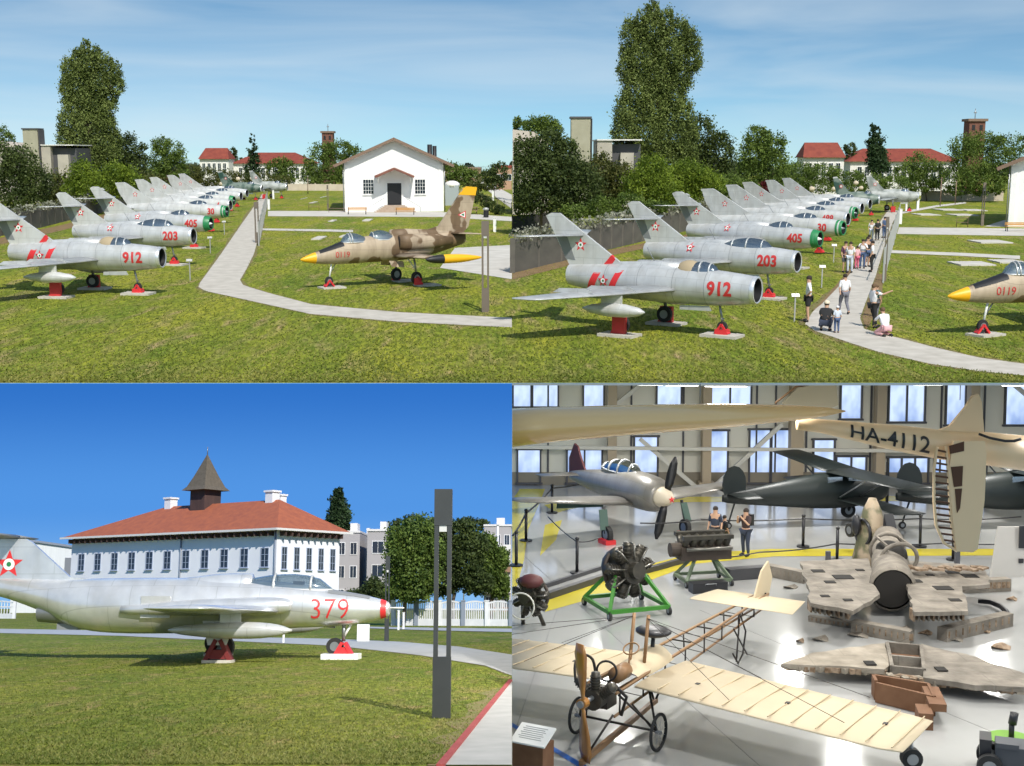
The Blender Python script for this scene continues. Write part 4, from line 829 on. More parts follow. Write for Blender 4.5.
# ---- far school buildings, tower, concrete block
REDROOF = mat('far_red_tiles', (0.17, 0.03, 0.02), 0.8, col2=(0.26, 0.055, 0.03), scale=1.2); PALEW = mat('far_pale_wall', (0.7, 0.68, 0.64), 0.85); BRICK = mat('dark_brick', (0.13, 0.05, 0.035), 0.85, col2=(0.2, 0.09, 0.06), scale=3); CBLOCK = mat('weathered_concrete', (0.34, 0.31, 0.26), 0.9, col2=(0.46, 0.42, 0.35), scale=0.8); DARKW = mat('dark_facade', (0.07, 0.07, 0.075), 0.7); BUFF = mat('buff_tower', (0.3, 0.28, 0.2), 0.9, col2=(0.37, 0.35, 0.26), scale=1)
def hip_house(name, label, x0, x1, ytop, yeave, ybase_vis, Y, D=12, hip=0.35, nwin=5, whm=0.55, wide_win=False, dormer=False):
    a = UP.d(x0, yeave, Y); b = UP.d(x1, yeave, Y); top = UP.d(x0, ytop, Y + D / 2).z; W = b.x - a.x; E = a.z
    t = thing(name, label, 'building', ((a.x + b.x) / 2, Y, 0))
    w = MB(); w.box((0, D / 2, E / 2), (W * .94, D, E)); w.build('wall', PALEW, t)
    r = MB(); hx = W / 2; rx = W / 2 - D / 2 * hip * 1.6
    r.add([(-hx, -.6, E), (hx, -.6, E), (hx, D + .6, E), (-hx, D + .6, E), (-rx, D / 2, top), (rx, D / 2, top)], [(0, 1, 5, 4), (1, 2, 5), (2, 3, 4, 5), (3, 0, 4), (3, 2, 1, 0)], None); r.build('roof', REDROOF, t)
    for k in range(nwin):
        x = -W * .42 + W * .84 * (k + .5) / nwin; ww = W * .84 / nwin * whm
        window_part(t, V((x, 0, E - 2.1)), ww, 2.3, 2, 2, WHITE, sill=False, depth=.1)
    return t
hip_house('school_block', 'small square house with red hipped roof, wide scene', 198.5, 229.5, 148, 159, 0, 285, 6, .2, 5)
hip_house('school_wing', 'long low red roofed school behind trees, wide scene', 231, 312, 152.5, 163.5, 0, 290, 12, .5, 12)
hip_house('school_block', 'small square house with red hipped roof, close scene', 802.5, 845.5, 142.5, 157.5, 0, 215, 5, .2, 5)
hip_house('school_wing', 'long low red roofed school behind trees, close scene', 847, 962, 148.5, 161.5, 0, 222, 10, .5, 13)
def brick_tower(label, x0, x1, yt, yb, Y, mast):
    a = UP.d(x0, yt, Y); b = UP.d(x1, yt, Y); W = b.x - a.x; t = thing('brick_tower', label, 'tower', ((a.x + b.x) / 2, Y, 0)); m_ = MB(); m_.box((0, W / 2, (a.z - .5) / 2), (W * .84, W * .84, a.z - .5)); m_.build('shaft', BRICK, t)
    m_ = MB(); m_.box((0, W / 2, a.z - .3), (W * 1.04, W * 1.04, .45)); m_.build('cap', FASCIA, t); m_ = MB(); m_.tube([(0, W / 2, a.z - .2), (0, W / 2, a.z + mast)], .07, None, 5); m_.box((0, W / 2, a.z + mast * .6), (.5, .1, .25)); m_.build('mast', STEEL, t)
    for k in range(2): m_ = MB(); m_.box(((k - .5) * W * .4, W * .08 - .02, a.z - 1.6), (W * .16, .1, .9)); m_.build('louvre', BLACK, t)
brick_tower('square dark brick tower above the round tree, wide scene', 320.5, 333.5, 130.7, 143, 300, 1.6)
brick_tower('square dark brick tower above the round tree, close scene', 969, 988, 118.2, 135, 225, 1.7)
def conc_block(label, c0, c1, ct, b0, b1, bt, Y):
    a = UP.d(c0, ct, Y); b = UP.d(c1, ct, Y); t = thing('concrete_building', label, 'building', ((a.x + b.x) / 2, Y, 0)); W = b.x - a.x; ox = (a.x + b.x) / 2
    m_ = MB(); m_.box((0, W * .4, a.z / 2), (W * .8, W * .8, a.z)); m_.box((0, W * .4, a.z + .1), (W * .9, W * .9, .2), DARKW); m_.box((W * .46, W * .4, a.z / 2), (.1, W * .82, a.z - .05), DARKW); m_.build('tower', BUFF, t)
    c = UP.d(b0, bt, Y + 1); e = UP.d(b1, bt + 3, Y + 1); H = c.z; W2 = e.x - c.x
    m_ = MB(); m_.box((c.x - ox + W2 * .17, 4, H / 2), (W2 * .34, 7, H), CBLOCK); m_.box((c.x - ox + W2 * .66, 5, H / 2 - .2), (W2 * .68, 7, H - .4), DARKW); m_.box((c.x - ox + W2 * .68, 4, H * .42), (W2 * .3, 7, H * .84), CBLOCK); m_.box((c.x - ox + W2 * .5, 4.5, H + .06), (W2 * 1.02, 8.4, .14), PALEW); m_.build('hall_block', None, t)
    return t
conc_block('concrete building with a tall slab chimney left of the poplar, wide scene', 20.5, 39, 129.5, 39, 75, 145.5, 190)
conc_block('concrete building with a tall slab chimney left of the poplar, close scene', 569, 593, 118.3, 597, 641, 140.5, 145)
def arch_roof(label, x0, x1, yt, yb, Y):
    a = UP.d(x0, yb, Y); b = UP.d(x1, yb, Y); tp = UP.d(x0, yt, Y).z; W = b.x - a.x; t = thing('shed', label, 'shed', (a.x, Y, 0)); m_ = MB(); m_.box((W / 2, 4, a.z / 2), (W, 7.8, a.z)); m_.build('wall', CBLOCK, t)
    m_ = MB(); m_.add([(0, 0, a.z), (W, 0, a.z), (W, 8, a.z), (0, 8, a.z), (0, 0, tp), (W * .6, 0, a.z + (tp - a.z) * .8), (W * .6, 8, a.z + (tp - a.z) * .8), (0, 8, tp)], [(0, 1, 5, 4), (4, 5, 6, 7), (5, 1, 2, 6), (2, 3, 7, 6), (3, 0, 4, 7)], None); m_.build('roof', mat('pale_roof', (0.5, 0.44, 0.38), .8), t)
arch_roof('shed with a pale sloping roof behind the dark trees, close scene', 512.6, 549, 129.5, 142, 150); arch_roof('shed with a pale sloping roof at the frame edge, wide scene', -12, 18, 141, 147, 190)

# ---- perimeter walls and fences
WALLM = mat('grey_wall', (0.085, 0.078, 0.068), 0.9, col2=(0.13, 0.12, 0.1), scale=0.5, stretch=(1, 1, 3)); PALEWALL = mat('pale_wall', (0.5, 0.42, 0.33), 0.9, col2=(0.6, 0.52, 0.42), scale=.7)
def wall_run(name, label, pts, h, m, th=.2, cat='wall', group=None, posts=None):
    P = [g(*q) for q in pts]; t = thing(name, label, cat, P[0], group=group); o = P[0]
    m_ = MB()
    for a, b in zip(P, P[1:]): m_.beam(a - o + V((0, 0, h / 2)), b - o + V((0, 0, h / 2)), th, h, None)
    m_.build('panel', m, t)
    m_ = MB()
    for a, b in zip(P, P[1:]):
        n = max(2, int((b - a).length / (posts or 3)))
        for k in range(n): q = a.lerp(b, k / n) - o; m_.box(q + V((0, 0, h / 2 + .06)), (th * 1.5, th * 1.5, h + .12))
    m_.build('pilaster', m, t)
    return t
def tuft_run(label, pts, h0, h1, m, n, leaf, name='climbing_plant'):
    P = [g(*q) for q in pts]; out = []
    for a, b in zip(P, P[1:]):
        k = int(n * (b - a).length / sum((d - c).length for c, d in zip(P, P[1:]))); u = NR.uniform(0, 1, k); q = np.empty((k, 4)); lum = 0.5 + .5 * np.sin(u * 60 + NR.normal(size=k) * .6)
        for i in range(3): q[:, i] = a[i] + (b[i] - a[i]) * u
        q[:, 1] += NR.normal(0, .25, k); q[:, 0] += NR.normal(0, .2, k); q[:, 2] = h0 + (h1 - h0) * NR.uniform(0, 1, k) ** 1.2 * (.6 + .4 * lum); q[:, 3] = lum; out.append(q)
    o = leaf_object(name, np.concatenate(out), leaf, m, None); return tag(o, label, 'plant', kind='stuff')
PALELEAF = leaf_mat('pale_creeper', (0.1, 0.1, 0.06), (0.42, 0.42, 0.33)); 
wp = [(-30, 243), (0, 236), (40, 227.5), (80, 217.5), (120, 208), (150, 200), (180, 194)]
wall_run('perimeter_wall', 'dark grey wall running behind the jets, wide scene', wp, 1.75, WALLM); tuft_run('pale creeper along the top of the wall, wide scene', wp, 1.6, 2.5, PALELEAF, 3800, .13)
wp = [(512.4, 273), (560, 261.5), (610, 249), (660, 237), (710, 225), (760, 214), (790, 207.5)]
wall_run('perimeter_wall', 'dark grey wall running behind the jets, close scene', wp, 1.95, WALLM); tuft_run('pale creeper along the top of the wall, close scene', wp, 1.8, 2.75, PALELEAF, 6000, .12)
wall_run('far_wall', 'pale beige boundary wall beyond the rear lawn, wide scene', [(285, 190.5), (346, 190.8)], 1.3, PALEWALL); wall_run('far_wall', 'pale beige boundary wall beyond the rear lawn, close scene', [(922, 200.5), (1003, 201)], 1.5, PALEWALL)
wall_run('board_fence', 'dark board fence in front of the trees, close scene', [(512.4, 232.5), (540, 229), (562, 226.5)], 1.5, mat('board_fence_dark', (.05, .045, .04), .8), .08, 'fence')
def rail_fence(label, p0, p1, h, n, m=None, name='railing'):
    a, b = g(*p0), g(*p1); t = thing(name, label, 'fence', a); d = b - a; m_ = MB(); m_.tube([(0, 0, h), d + V((0, 0, h))], .03, None, 5); m_.tube([(0, 0, .15), d + V((0, 0, .15))], .025, None, 5); m_.build('rail', m or STEEL, t)
    m_ = MB()
    for k in range(n * 6): q = d * (k / (n * 6)); m_.box(q + V((0, 0, h / 2)), (.03, .03, h))
    m_.build('grille', m or STEEL, t)
    for k in range(n + 1): m_ = MB(); m_.box(d * (k / n) + V((0, 0, h / 2 + .1)), (.09, .09, h + .2)); m_.build('post', m or STEEL, t)
RUST = mat('dull_brown_metal', (.2, .16, .12), .6, .3); GALV = mat('galvanised', (.42, .42, .4), .5, .4)
rail_fence('grey railing fence along the path, wide scene', (259, 246), (267.5, 204), 1.7, 8, GALV); rail_fence('grey railing fence along the path, close scene', (883, 283), (899, 224), 1.8, 8, GALV)
rail_fence('thin rail fence climbing the far slope, wide scene', (468, 196), (511.5, 213), 1.1, 8, RUST); rail_fence('wire fence on the skyline beside the hall, wide scene', (474, 173), (497, 173), 2.6, 5, STEEL)
def white_post(label, px, py, h, w=.28, m=None):
    p = g(px, py); m_ = MB(); m_.box((0, 0, h / 2), (w, w, h)); m_.box((0, 0, h + .02), (w * 1.2, w * 1.2, .05)); o = m_.build('bollard', m or WHITE); o.location = p; tag(o, label, 'bollard')
for a in (('white bollard at the path end by the fence, wide scene', 269, 209.5, 1.3), ('white bollard right of the fence, nearer the jets, wide scene', 273.5, 199, 1.4), ('white square pillar by the crosswise path, wide scene', 494.7, 232, 1.25), ('white slim pillar on the far slope, wide scene', 474.8, 196.5, 1.2, .35), ('pale slim pillar beside the sloping rail, wide scene', 493, 200.5, 1.5, .3),
          ('white bollard at the fence end, close scene', 900, 224, 1.5), ('tall white post on the rear lawn, close scene', 906, 211, 1.9, .22), ('white bollard behind the tall post, close scene', 917.5, 209.5, 1.3)): white_post(*a)
def lamp(label, px, py, h=4.0, w=.4, m=None, place=None):
    p = (place or UP).g(px, py); m = m or LAMPM; t = thing('lamp_post', label, 'lamp post', p)
    k = h / 4; m_ = MB(); m_.box((0, 0, .525 * k), (w, w * .55, 1.05 * k)); m_.build('base', m, t)
    for s_ in (-1, 1): m_ = MB(); m_.box((s_ * w * .36, 0, 2.2 * k), (w * .24, w * .5, 2.3 * k)); m_.build('column', m, t)
    m_ = MB(); m_.box((0, 0, 3.675 * k), (w, w * .55, .65 * k)); m_.build('head', m, t); m_ = MB(); m_.box((0, 0, 3.3 * k), (w * .42, w * .4, .09)); m_.build('diffuser', mat('lamp_diffuser', (.6, .6, .58), .4), t)
    return t
LAMPM = mat('lamp_metal', (.045, .048, .048), .45, .4, col2=(.065, .07, .07), scale=2); LAMPB = mat('lamp_brown', (.17, .14, .11), .6, .2)
lamp('tall brown two-column lamp post by the path, wide scene', 485.5, 312, 4.1, .34, LAMPB); lamp('slim two-column lamp post at the fence start, wide scene', 257.5, 243, 3.3, .34, LAMPB); lamp('slim two-column lamp post at the fence start, close scene', 884.5, 281, 3.6, .16, LAMPB); lamp('brown lamp post on the rear lawn before the hall, close scene', 982, 226, 4.3, .28, LAMPB); lamp('thin brown lamp post on the rear lawn, wide scene', 328, 210, 3.2, .2, LAMPB)
for i, (px, py, h, lab) in enumerate(((940, 206, 3.8, 'thin dark pole on the rear lawn, left of three, close scene'), (955, 204.5, 3.2, 'thin dark pole on the rear lawn, middle of three, close scene'), (308, 194, 2.8, 'thin dark pole by the far pale wall, wide scene'))):
    p = g(px, py); m_ = MB(); m_.tube([(0, 0, 0), (0, 0, h)], .07, None, 6); m_.tube([(0, 0, h), (0, 0, h + .15)], .1, None, 6); o = m_.build('pole', FASCIA); o.location = p; tag(o, lab, 'pole')
def sign_stand(label, px, py, h=1.15):
    p = g(px, py); t = thing('sign_stand', label, 'sign', p); m_ = MB(); m_.box((0, 0, h / 2), (.06, .05, h)); m_.build('post', GALV, t); m_ = MB(); m_.box((0, -.03, h), (.34, .03, .16), rot=Euler((R(-35), 0, 0))); m_.build('plate', GALV, t)
for a in (('small sign stand before jet 912 by the path, wide scene', 190.3, 280.5), ('small sign stand before the two-seat jet, wide scene', 210.5, 253.5), ('small sign stand before the green nosed jet, wide scene', 224.5, 234.5), ('small sign stand left of the shirted man, close scene', 794.3, 322), ('small sign stand before the two-seat jet, close scene', 821.5, 288), ('small sign stand beside the crowd, close scene', 833.5, 262.5)): sign_stand(*a)

# ---- odds on the right of the wide scene
p = g(452, 205.5); t = thing('garden_shed', 'small grey shed with white curved roof beside the hall, wide scene', 'shed', p); m_ = MB(); m_.box((0, 1, 1.4), (1.9, 2, 2.8)); m_.build('wall', mat('shed_grey', (.35, .4, .42), .7), t); m_ = MB(); m_.ell((0, 1, 2.85), (1.1, 1.2, .6)); m_.build('roof', WHITE, t)
p = g(486, 217.5); t = thing('litter_bin', 'dark litter bin with domed lid on the crosswise path', 'bin', p); m_ = MB(); m_.disc((0, 0, .4), .3, .8, (0, 0, 1)); m_.build('body', BLACK, t); m_ = MB(); m_.ell((0, 0, .95), (.35, .35, .2)); m_.build('lid', GALV, t)
p = g(470, 213.5); t = thing('picnic_table', 'brown picnic table beside the sloping rail', 'table', p); m_ = MB(); m_.box((0, 0, .75), (2, .8, .06)); m_.build('tabletop', FASCIA, t)
for s_ in (-1, 1):
    m_ = MB(); m_.beam((s_ * .8, -.5, 0), (s_ * .8, .2, .75), .08, .08); m_.beam((s_ * .8, .5, 0), (s_ * .8, -.2, .75), .08, .08); m_.build('leg', FASCIA, t)
    m_ = MB(); m_.box((0, s_ * .7, .45), (2, .28, .05)); m_.build('seat', FASCIA, t)
for i, (x0, x1, yt, Y, m_c, lab) in enumerate(((444, 481, 167, 330, (.3, .2, .13), 'long low brown building on the skyline beside the hall'), (496, 511.6, 165, 260, (.42, .26, .17), 'brown house with pale base at the wide scene edge'))):
    a = UP.d(x0, yt, Y); b = UP.d(x1, yt, Y); t = thing('low_building', lab, 'building', ((a.x + b.x) / 2, Y, 0)); m_ = MB(); m_.box((0, 4, a.z / 2 - .3), (b.x - a.x, 8, a.z - .6)); m_.build('wall', mat('low_wall' + str(i), m_c, .9), t)
    m_ = MB(); m_.box((0, 4, a.z - .35), (b.x - a.x, 8.4, .5)); m_.build('roof', REDROOF if i else FASCIA, t)
    for k in range(3): window_part(t, V(((k - 1) * (b.x - a.x) * .3, 0, a.z * .5)), 1.2, 1.2, 2, 1, WHITE, sill=False)

# ---- trees and shrubs
LF_POP = leaf_mat('poplar_leaves', (0.075, 0.105, 0.026), (0.29, 0.35, 0.1)); LF_DK = leaf_mat('dark_leaves', (0.035, 0.055, 0.016), (0.13, 0.17, 0.045)); LF_MID = leaf_mat('mid_leaves', (0.06, 0.1, 0.018), (0.22, 0.3, 0.06)); LF_LT = leaf_mat('bright_leaves', (0.07, 0.12, 0.01), (0.28, 0.36, 0.04)); LF_OL = leaf_mat('olive_leaves', (0.05, 0.07, 0.015), (0.18, 0.18, 0.05)); LF_SP = leaf_mat('spruce_needles', (0.018, 0.04, 0.015), (0.07, 0.12, 0.04)); LF_RED = leaf_mat('purple_leaves', (0.05, 0.008, 0.01), (0.2, 0.03, 0.03))
def poplar(x0, y0_, sx, sy):
    L = [(31, 8, 5, 9), (22, 19, 6, 11), (41, 17, 6, 11), (31, 24, 12, 14), (14, 30, 8, 14), (51, 26, 8, 11), (60, 32, 7, 10), (24, 42, 13, 15), (43, 42, 13, 14), (61, 45, 7, 10), (12, 52, 8, 14), (36, 58, 13, 14), (52, 58, 9, 11), (20, 68, 12, 14), (46, 72, 11, 12), (12, 82, 10, 13), (33, 82, 13, 14), (53, 85, 9, 11), (10, 98, 10, 13), (27, 100, 13, 14), (46, 102, 14, 13), (60, 98, 6, 9), (17, 112, 12, 10), (38, 116, 14, 10), (56, 112, 9, 9)]
    return [(x0 + a * sx, y0_ + b * sy, c * sx * .95, d * sy * 1.05) for a, b, c, d in L]
tree('poplar_tree', 'tall poplar with a bulging crown, highest tree, wide scene', 200, 92, poplar(55.5, 40, 1.0, 1.02), LF_POP, .17, 60000, fine=.34, tall=1.7, yk=1.0)
tree('poplar_tree', 'tall poplar with a bulging crown, highest tree, close scene', 155, 658, poplar(611, -1.5, 1.34, 1.36), LF_POP, .14, 90000, fine=.32, tall=1.7, yk=1.0)
W_ = 'wide scene'; C_ = 'close scene'
TL = [
 ('broadleaf_tree', 'dark spreading tree at the left frame edge, wide scene', 150, 12, [(3, 165, 16, 22), (22, 166, 16, 20), (10, 188, 22, 22), (38, 182, 14, 20), (30, 200, 18, 14)], LF_DK, .2, 4200, None),
 ('broadleaf_tree', 'small round green treetop behind the concrete chimney, wide scene', 240, 5, [(2, 136, 9, 9), (9, 139, 6, 6)], LF_MID, .22, 500, None),
 ('broadleaf_tree', 'olive tree with reddish tints before the concrete block, wide scene', 165, 55, [(50, 188, 12, 18), (64, 190, 12, 16), (58, 200, 14, 12)], LF_OL, .2, 1700, None),
 ('broadleaf_tree', 'dark conical tree close to the poplar, wide scene', 215, 130, [(128, 150, 11, 16), (140, 158, 8, 14), (118, 158, 10, 18), (132, 172, 16, 16)], LF_DK, .26, 2400, None),
 ('broadleaf_tree', 'medium green rounded tree beyond the conical one, wide scene', 235, 166, [(163, 146, 9, 9), (172, 152, 12, 12), (160, 160, 12, 14), (176, 168, 12, 14), (158, 176, 12, 10)], LF_MID, .26, 2400, None),
 ('shrub', 'bright yellow green bush under the poplar, wide scene', 150, 85, [(82, 174, 12, 13), (90, 186, 16, 14), (74, 190, 10, 12)], LF_LT, .17, 2200, None),
 ('shrub', 'bright rounded bush next to the poplar bush, wide scene', 152, 118, [(115, 176, 15, 13), (128, 182, 14, 12), (108, 188, 14, 12)], LF_LT, .17, 2200, None),
 ('shrub', 'olive bush behind the fourth jet, wide scene', 170, 148, [(145, 184, 12, 10), (158, 186, 12, 9)], LF_OL, .2, 1000, None),
 ('shrub', 'dark purple leaved bush between the fins, wide scene', 190, 170, [(170, 184, 7, 7)], LF_RED, .2, 300, None),
 ('spruce_tree', 'narrow dark spruce before the red roofs, wide scene', 262, 253, [(252.5, 140, 2.6, 7), (252.5, 150, 4.5, 9), (253, 160, 6, 9), (253, 170, 7.5, 9), (253, 179, 8, 8)], LF_SP, .26, 1200, None),
 ('broadleaf_tree', 'small round tree hiding the school wall, wide scene', 265, 282, [(282, 163, 8, 7), (276, 170, 10, 9), (289, 172, 9, 10), (282, 180, 12, 8)], LF_MID, .26, 1300, None),
 ('broadleaf_tree', 'broad bright tree in front of the brick tower, wide scene', 270, 330, [(324, 152, 13, 9), (340, 150, 14, 8), (352, 154, 9, 8), (316, 165, 12, 12), (334, 168, 14, 14), (348, 172, 12, 12), (310, 178, 10, 9), (325, 182, 14, 8)], LF_MID, .28, 3800, None),
 ('hedge', 'long mixed hedge in front of the school, wide scene', 245, 225, [(190, 174, 14, 9), (208, 176, 14, 8), (226, 178, 14, 8), (244, 178, 12, 7), (262, 179, 12, 6), (278, 181, 12, 5), (195, 182, 18, 6), (220, 184, 16, 5)], LF_OL, .2, 3600, 0),
 ('broadleaf_tree', 'tiny round treetop between the two school roofs, wide scene', 300, 233, [(233, 152, 4, 4), (233, 158, 4, 5)], LF_DK, .25, 250, None),
 ('hedge', 'dark green hedge right of the white hall, wide scene', 215, 462, [(452, 172, 9, 9), (462, 176, 10, 9), (472, 178, 10, 8), (449, 182, 6, 8)], LF_MID, .22, 1500, 0),
 ('broadleaf_tree', 'dark clump between hall hedge and brown house, wide scene', 205, 494, [(490, 176, 8, 9), (500, 172, 8, 10), (495, 184, 9, 6)], LF_DK, .22, 1000, None),
 ('shrub', 'long clipped shrub row beside the sloping path, wide scene', 150, 486, [(474, 194, 5, 4), (480, 198, 6, 4.5), (487, 202, 7, 5), (494, 207, 7, 4.5), (500, 211, 6, 4)], LF_DK, .14, 1200, 0),
 ('shrub', 'yellowish shrub on the far slope, wide scene', 165, 481, [(476, 187, 9, 5), (486, 186, 6, 4)], LF_OL, .15, 500, 0),
]
TR = [
 ('broadleaf_tree', 'rounded green tree above the shed roof, close scene', 190, 545, [(542, 124, 14, 8), (534, 128, 10, 6), (552, 130, 10, 8)], LF_MID, .22, 1300, None),
 ('broadleaf_tree', 'small treetop at the seam behind the shed, close scene', 195, 519, [(518, 123, 6, 5), (520, 128, 6, 5)], LF_MID, .22, 350, None),
 ('broadleaf_tree', 'large dark spreading tree before the slab chimney, close scene', 112, 540, [(522, 152, 14, 15), (548, 150, 20, 18), (566, 154, 12, 14), (530, 175, 22, 20), (560, 176, 26, 22), (582, 186, 20, 22), (545, 198, 32, 14), (520, 200, 14, 16)], LF_DK, .17, 9000, None),
 ('broadleaf_tree', 'reddish olive tree below the concrete block, close scene', 118, 612, [(600, 172, 14, 16), (620, 180, 16, 14), (606, 194, 18, 12)], LF_OL, .16, 3000, None),
 ('broadleaf_tree', 'dark conical tree close to the poplar, close scene', 160, 708, [(702, 140, 15, 22), (718, 152, 14, 20), (694, 165, 16, 22), (714, 176, 20, 18)], LF_DK, .22, 4200, None),
 ('broadleaf_tree', 'medium green rounded tree beyond the conical one, close scene', 175, 762, [(758, 138, 12, 12), (770, 146, 14, 14), (756, 156, 16, 16), (774, 168, 14, 16), (752, 174, 16, 12), (766, 184, 20, 8)], LF_MID, .22, 4200, None),
 ('shrub', 'bright yellow green bush under the poplar, close scene', 114, 652, [(652, 172, 16, 15), (642, 186, 18, 15), (660, 190, 18, 15)], LF_LT, .13, 4200, None),
 ('shrub', 'bright rounded bush next to the poplar bush, close scene', 118, 695, [(688, 176, 18, 13), (704, 184, 18, 13), (680, 194, 16, 12)], LF_LT, .13, 4000, None),
 ('shrub', 'low olive bushes along the wall, close scene', 108, 590, [(575, 212, 12, 8), (600, 208, 14, 9), (628, 204, 14, 9), (655, 206, 14, 6)], LF_MID, .13, 2600, 0),
 ('shrub', 'dark green shrub behind the fourth fin, close scene', 135, 735, [(728, 186, 12, 10), (745, 190, 14, 10)], LF_MID, .16, 1600, 0),
 ('shrub', 'purple leaved bush between the fins, close scene', 140, 767, [(765, 190, 9, 8)], LF_RED, .14, 600, 0),
 ('spruce_tree', 'narrow dark spruce before the red roofs, close scene', 195, 877, [(872, 131, 3.5, 6), (876, 134, 4, 8), (876, 145, 8, 10), (877, 156, 9, 10), (878, 166, 10, 9)], LF_SP, .22, 2200, None),
 ('broadleaf_tree', 'small treetop between the two school roofs, close scene', 225, 850, [(850, 148, 6, 5), (850, 155, 5, 5)], LF_DK, .22, 350, None),
 ('broadleaf_tree', 'small round tree hiding the school wall, close scene', 195, 921, [(920, 164, 13, 10), (908, 174, 14, 10), (932, 174, 13, 12), (920, 184, 20, 7)], LF_MID, .2, 2600, None),
 ('broadleaf_tree', 'broad bright tree in front of the brick tower, close scene', 190, 985, [(965, 148, 14, 12), (985, 143, 16, 10), (1008, 145, 16, 10), (975, 162, 20, 16), (1000, 165, 18, 18), (960, 178, 18, 12), (985, 182, 20, 9), (960, 190, 14, 5), (985, 191, 18, 5)], LF_MID, .2, 6000, 0),
 ('hedge', 'long mixed hedge in front of the school, close scene', 185, 840, [(795, 172, 18, 10), (820, 174, 18, 9), (845, 178, 18, 8), (870, 181, 18, 7), (895, 183, 16, 6), (785, 184, 22, 8), (815, 186, 20, 7), (850, 188, 20, 6)], LF_MID, .17, 6000, 0),
]
for L in (TL, TR):
    for nm, lab, Y, bx, lobes, lm, lf, n, tr in L:
        n = int(n * 3.6); lf = lf * .75; lobes = [(a, b, c * 1.12, d * 1.1) for a, b, c, d in lobes]
        cl = None
        if L is TR and min(a[0] - a[2] for a in lobes) < 520: cl = 1
        if L is TL and max(a[0] + a[2] for a in lobes) > 504: cl = -1
        tree(nm, lab, Y, bx, lobes, lm, lf, n, trunk=tr is None, clip=cl, cat={'hedge': 'hedge', 'shrub': 'shrub'}.get(nm, 'tree'))
# rock garden boulders at the far hedge
BOULD = mat('boulder', (.5, .42, .3), .9, col2=(.6, .52, .4))
for i, (px, py, r) in enumerate(((800, 189, .3), (812, 189, .4), (834, 189, .35), (856, 183, .35), (861, 188, .3), (876, 183, .35), (222, 184, .5), (238, 179, .4), (252, 178.5, .4))):
    p = UP.d(px, py, 172 if px > 512 else 225); m_ = MB(); m_.ell((0, 0, 0), (r, r * .8, r * .9)); o = m_.build('garden_boulder', BOULD)
    for v in o.data.vertices: v.co *= random.uniform(.85, 1.15)
    o.location = p
    tag(o, 'sandy boulder set on the hedge bank behind the far jets', 'boulder', 'sandy boulders on the hedge bank')

# ---- visitors on the close scene's path
C1 = mat('white_shirt', (.75, .75, .77), .8); C2 = mat('black_cloth', (.02, .02, .022), .85); C3 = mat('denim', (.06, .1, .2), .8); C4 = mat('light_blue', (.3, .42, .6), .8); C5 = mat('pink_cloth', (.6, .12, .2), .8); C6 = mat('grey_cloth', (.16, .16, .19), .8); C7 = mat('plum_cloth', (.12, .05, .09), .8); C8 = mat('pale_tee', (.55, .6, .68), .8); CREAM = mat('cream_cap', (.7, .6, .45), .8)
GP = 'visitors on the path between the jets'
def man(px, py, hpx, rz, label, **kw):
    p = g(px, py); s_ = UP.s(py); person(label, p, R(rz), h=hpx / s_, group=GP, **kw)
man(807.5, 322, 46, 80, 'man in white shirt and black shorts standing left of the path', shirt=C1, legs=C2, shorts=True, pose='hips')
man(825, 331, 47, -25, 'squatting man in black and white top with pale cap', shirt=C2, legs=mat('navy', (.03, .04, .07), .8), pose='squat', cap=CREAM)
man(836.5, 333, 27, 5, 'toddler in pale blue standing in front of the squatting man', shirt=C8, legs=C3, hair=HAIRB, cap=C1)
man(843.5, 314, 40, 10, 'person in white shirt and grey trousers walking away up the path', shirt=C1, legs=C6, pose='walk')
man(872, 328, 44, -75, 'man in white tee and black trousers pointing with an outstretched arm', shirt=C1, legs=C2, pose='point', hair=HAIRB)
man(875.5, 317, 32, -60, 'woman in teal top partly behind the pointing man', shirt=mat('teal', (.04, .15, .15), .8), legs=C6, hair=HAIRB)
man(883.5, 336, 45, 20, 'child in white top and pink skirt kneeling at the path edge', shirt=C1, legs=mat('pale_pink', (.7, .4, .42), .8), pose='kneel', hair=HAIRB)
grp_ = [(844.5, 272.5, 31, 200, C7, C6, True, 'visitor in dark tee and shorts at the left of the crowd'), (849.5, 273, 31, 150, C1, C8, False, 'visitor in white with pale trousers beside the dark tee'), (856.5, 269, 23, 20, mat('pale_pink', (.7, .4, .42), .8), C5, False, 'child in pink trousers within the crowd'), (862, 268.5, 29, 160, C1, C3, False, 'visitor in white shirt and jeans in the crowd middle'), (866.5, 267, 30, 200, C2, C3, True, 'visitor in black top with bare legs in the crowd'), (871.5, 272, 31, 70, C1, C2, False, 'visitor in white vest and black trousers at the crowd right'), (868, 262, 27, 10, mat('navy', (.03, .04, .07), .8), C2, False, 'visitor in navy standing behind the crowd'), (871, 240, 20, 160, C1, C8, False, 'far visitor in white top on the path'), (877, 240.5, 21, 10, C2, C2, False, 'far visitor all in black on the path'), (884, 238, 21, 30, C3, C3, False, 'far visitor in blue on the path'), (853, 276.5, 0, 0, C1, C1, False, '')]
for px, py, h, rz, a, b, so, lab in grp_:
    if h: man(px, py, h, rz, lab, shirt=a, legs=b, shorts=so, pose='arms' if 'middle' in lab else 'stand')

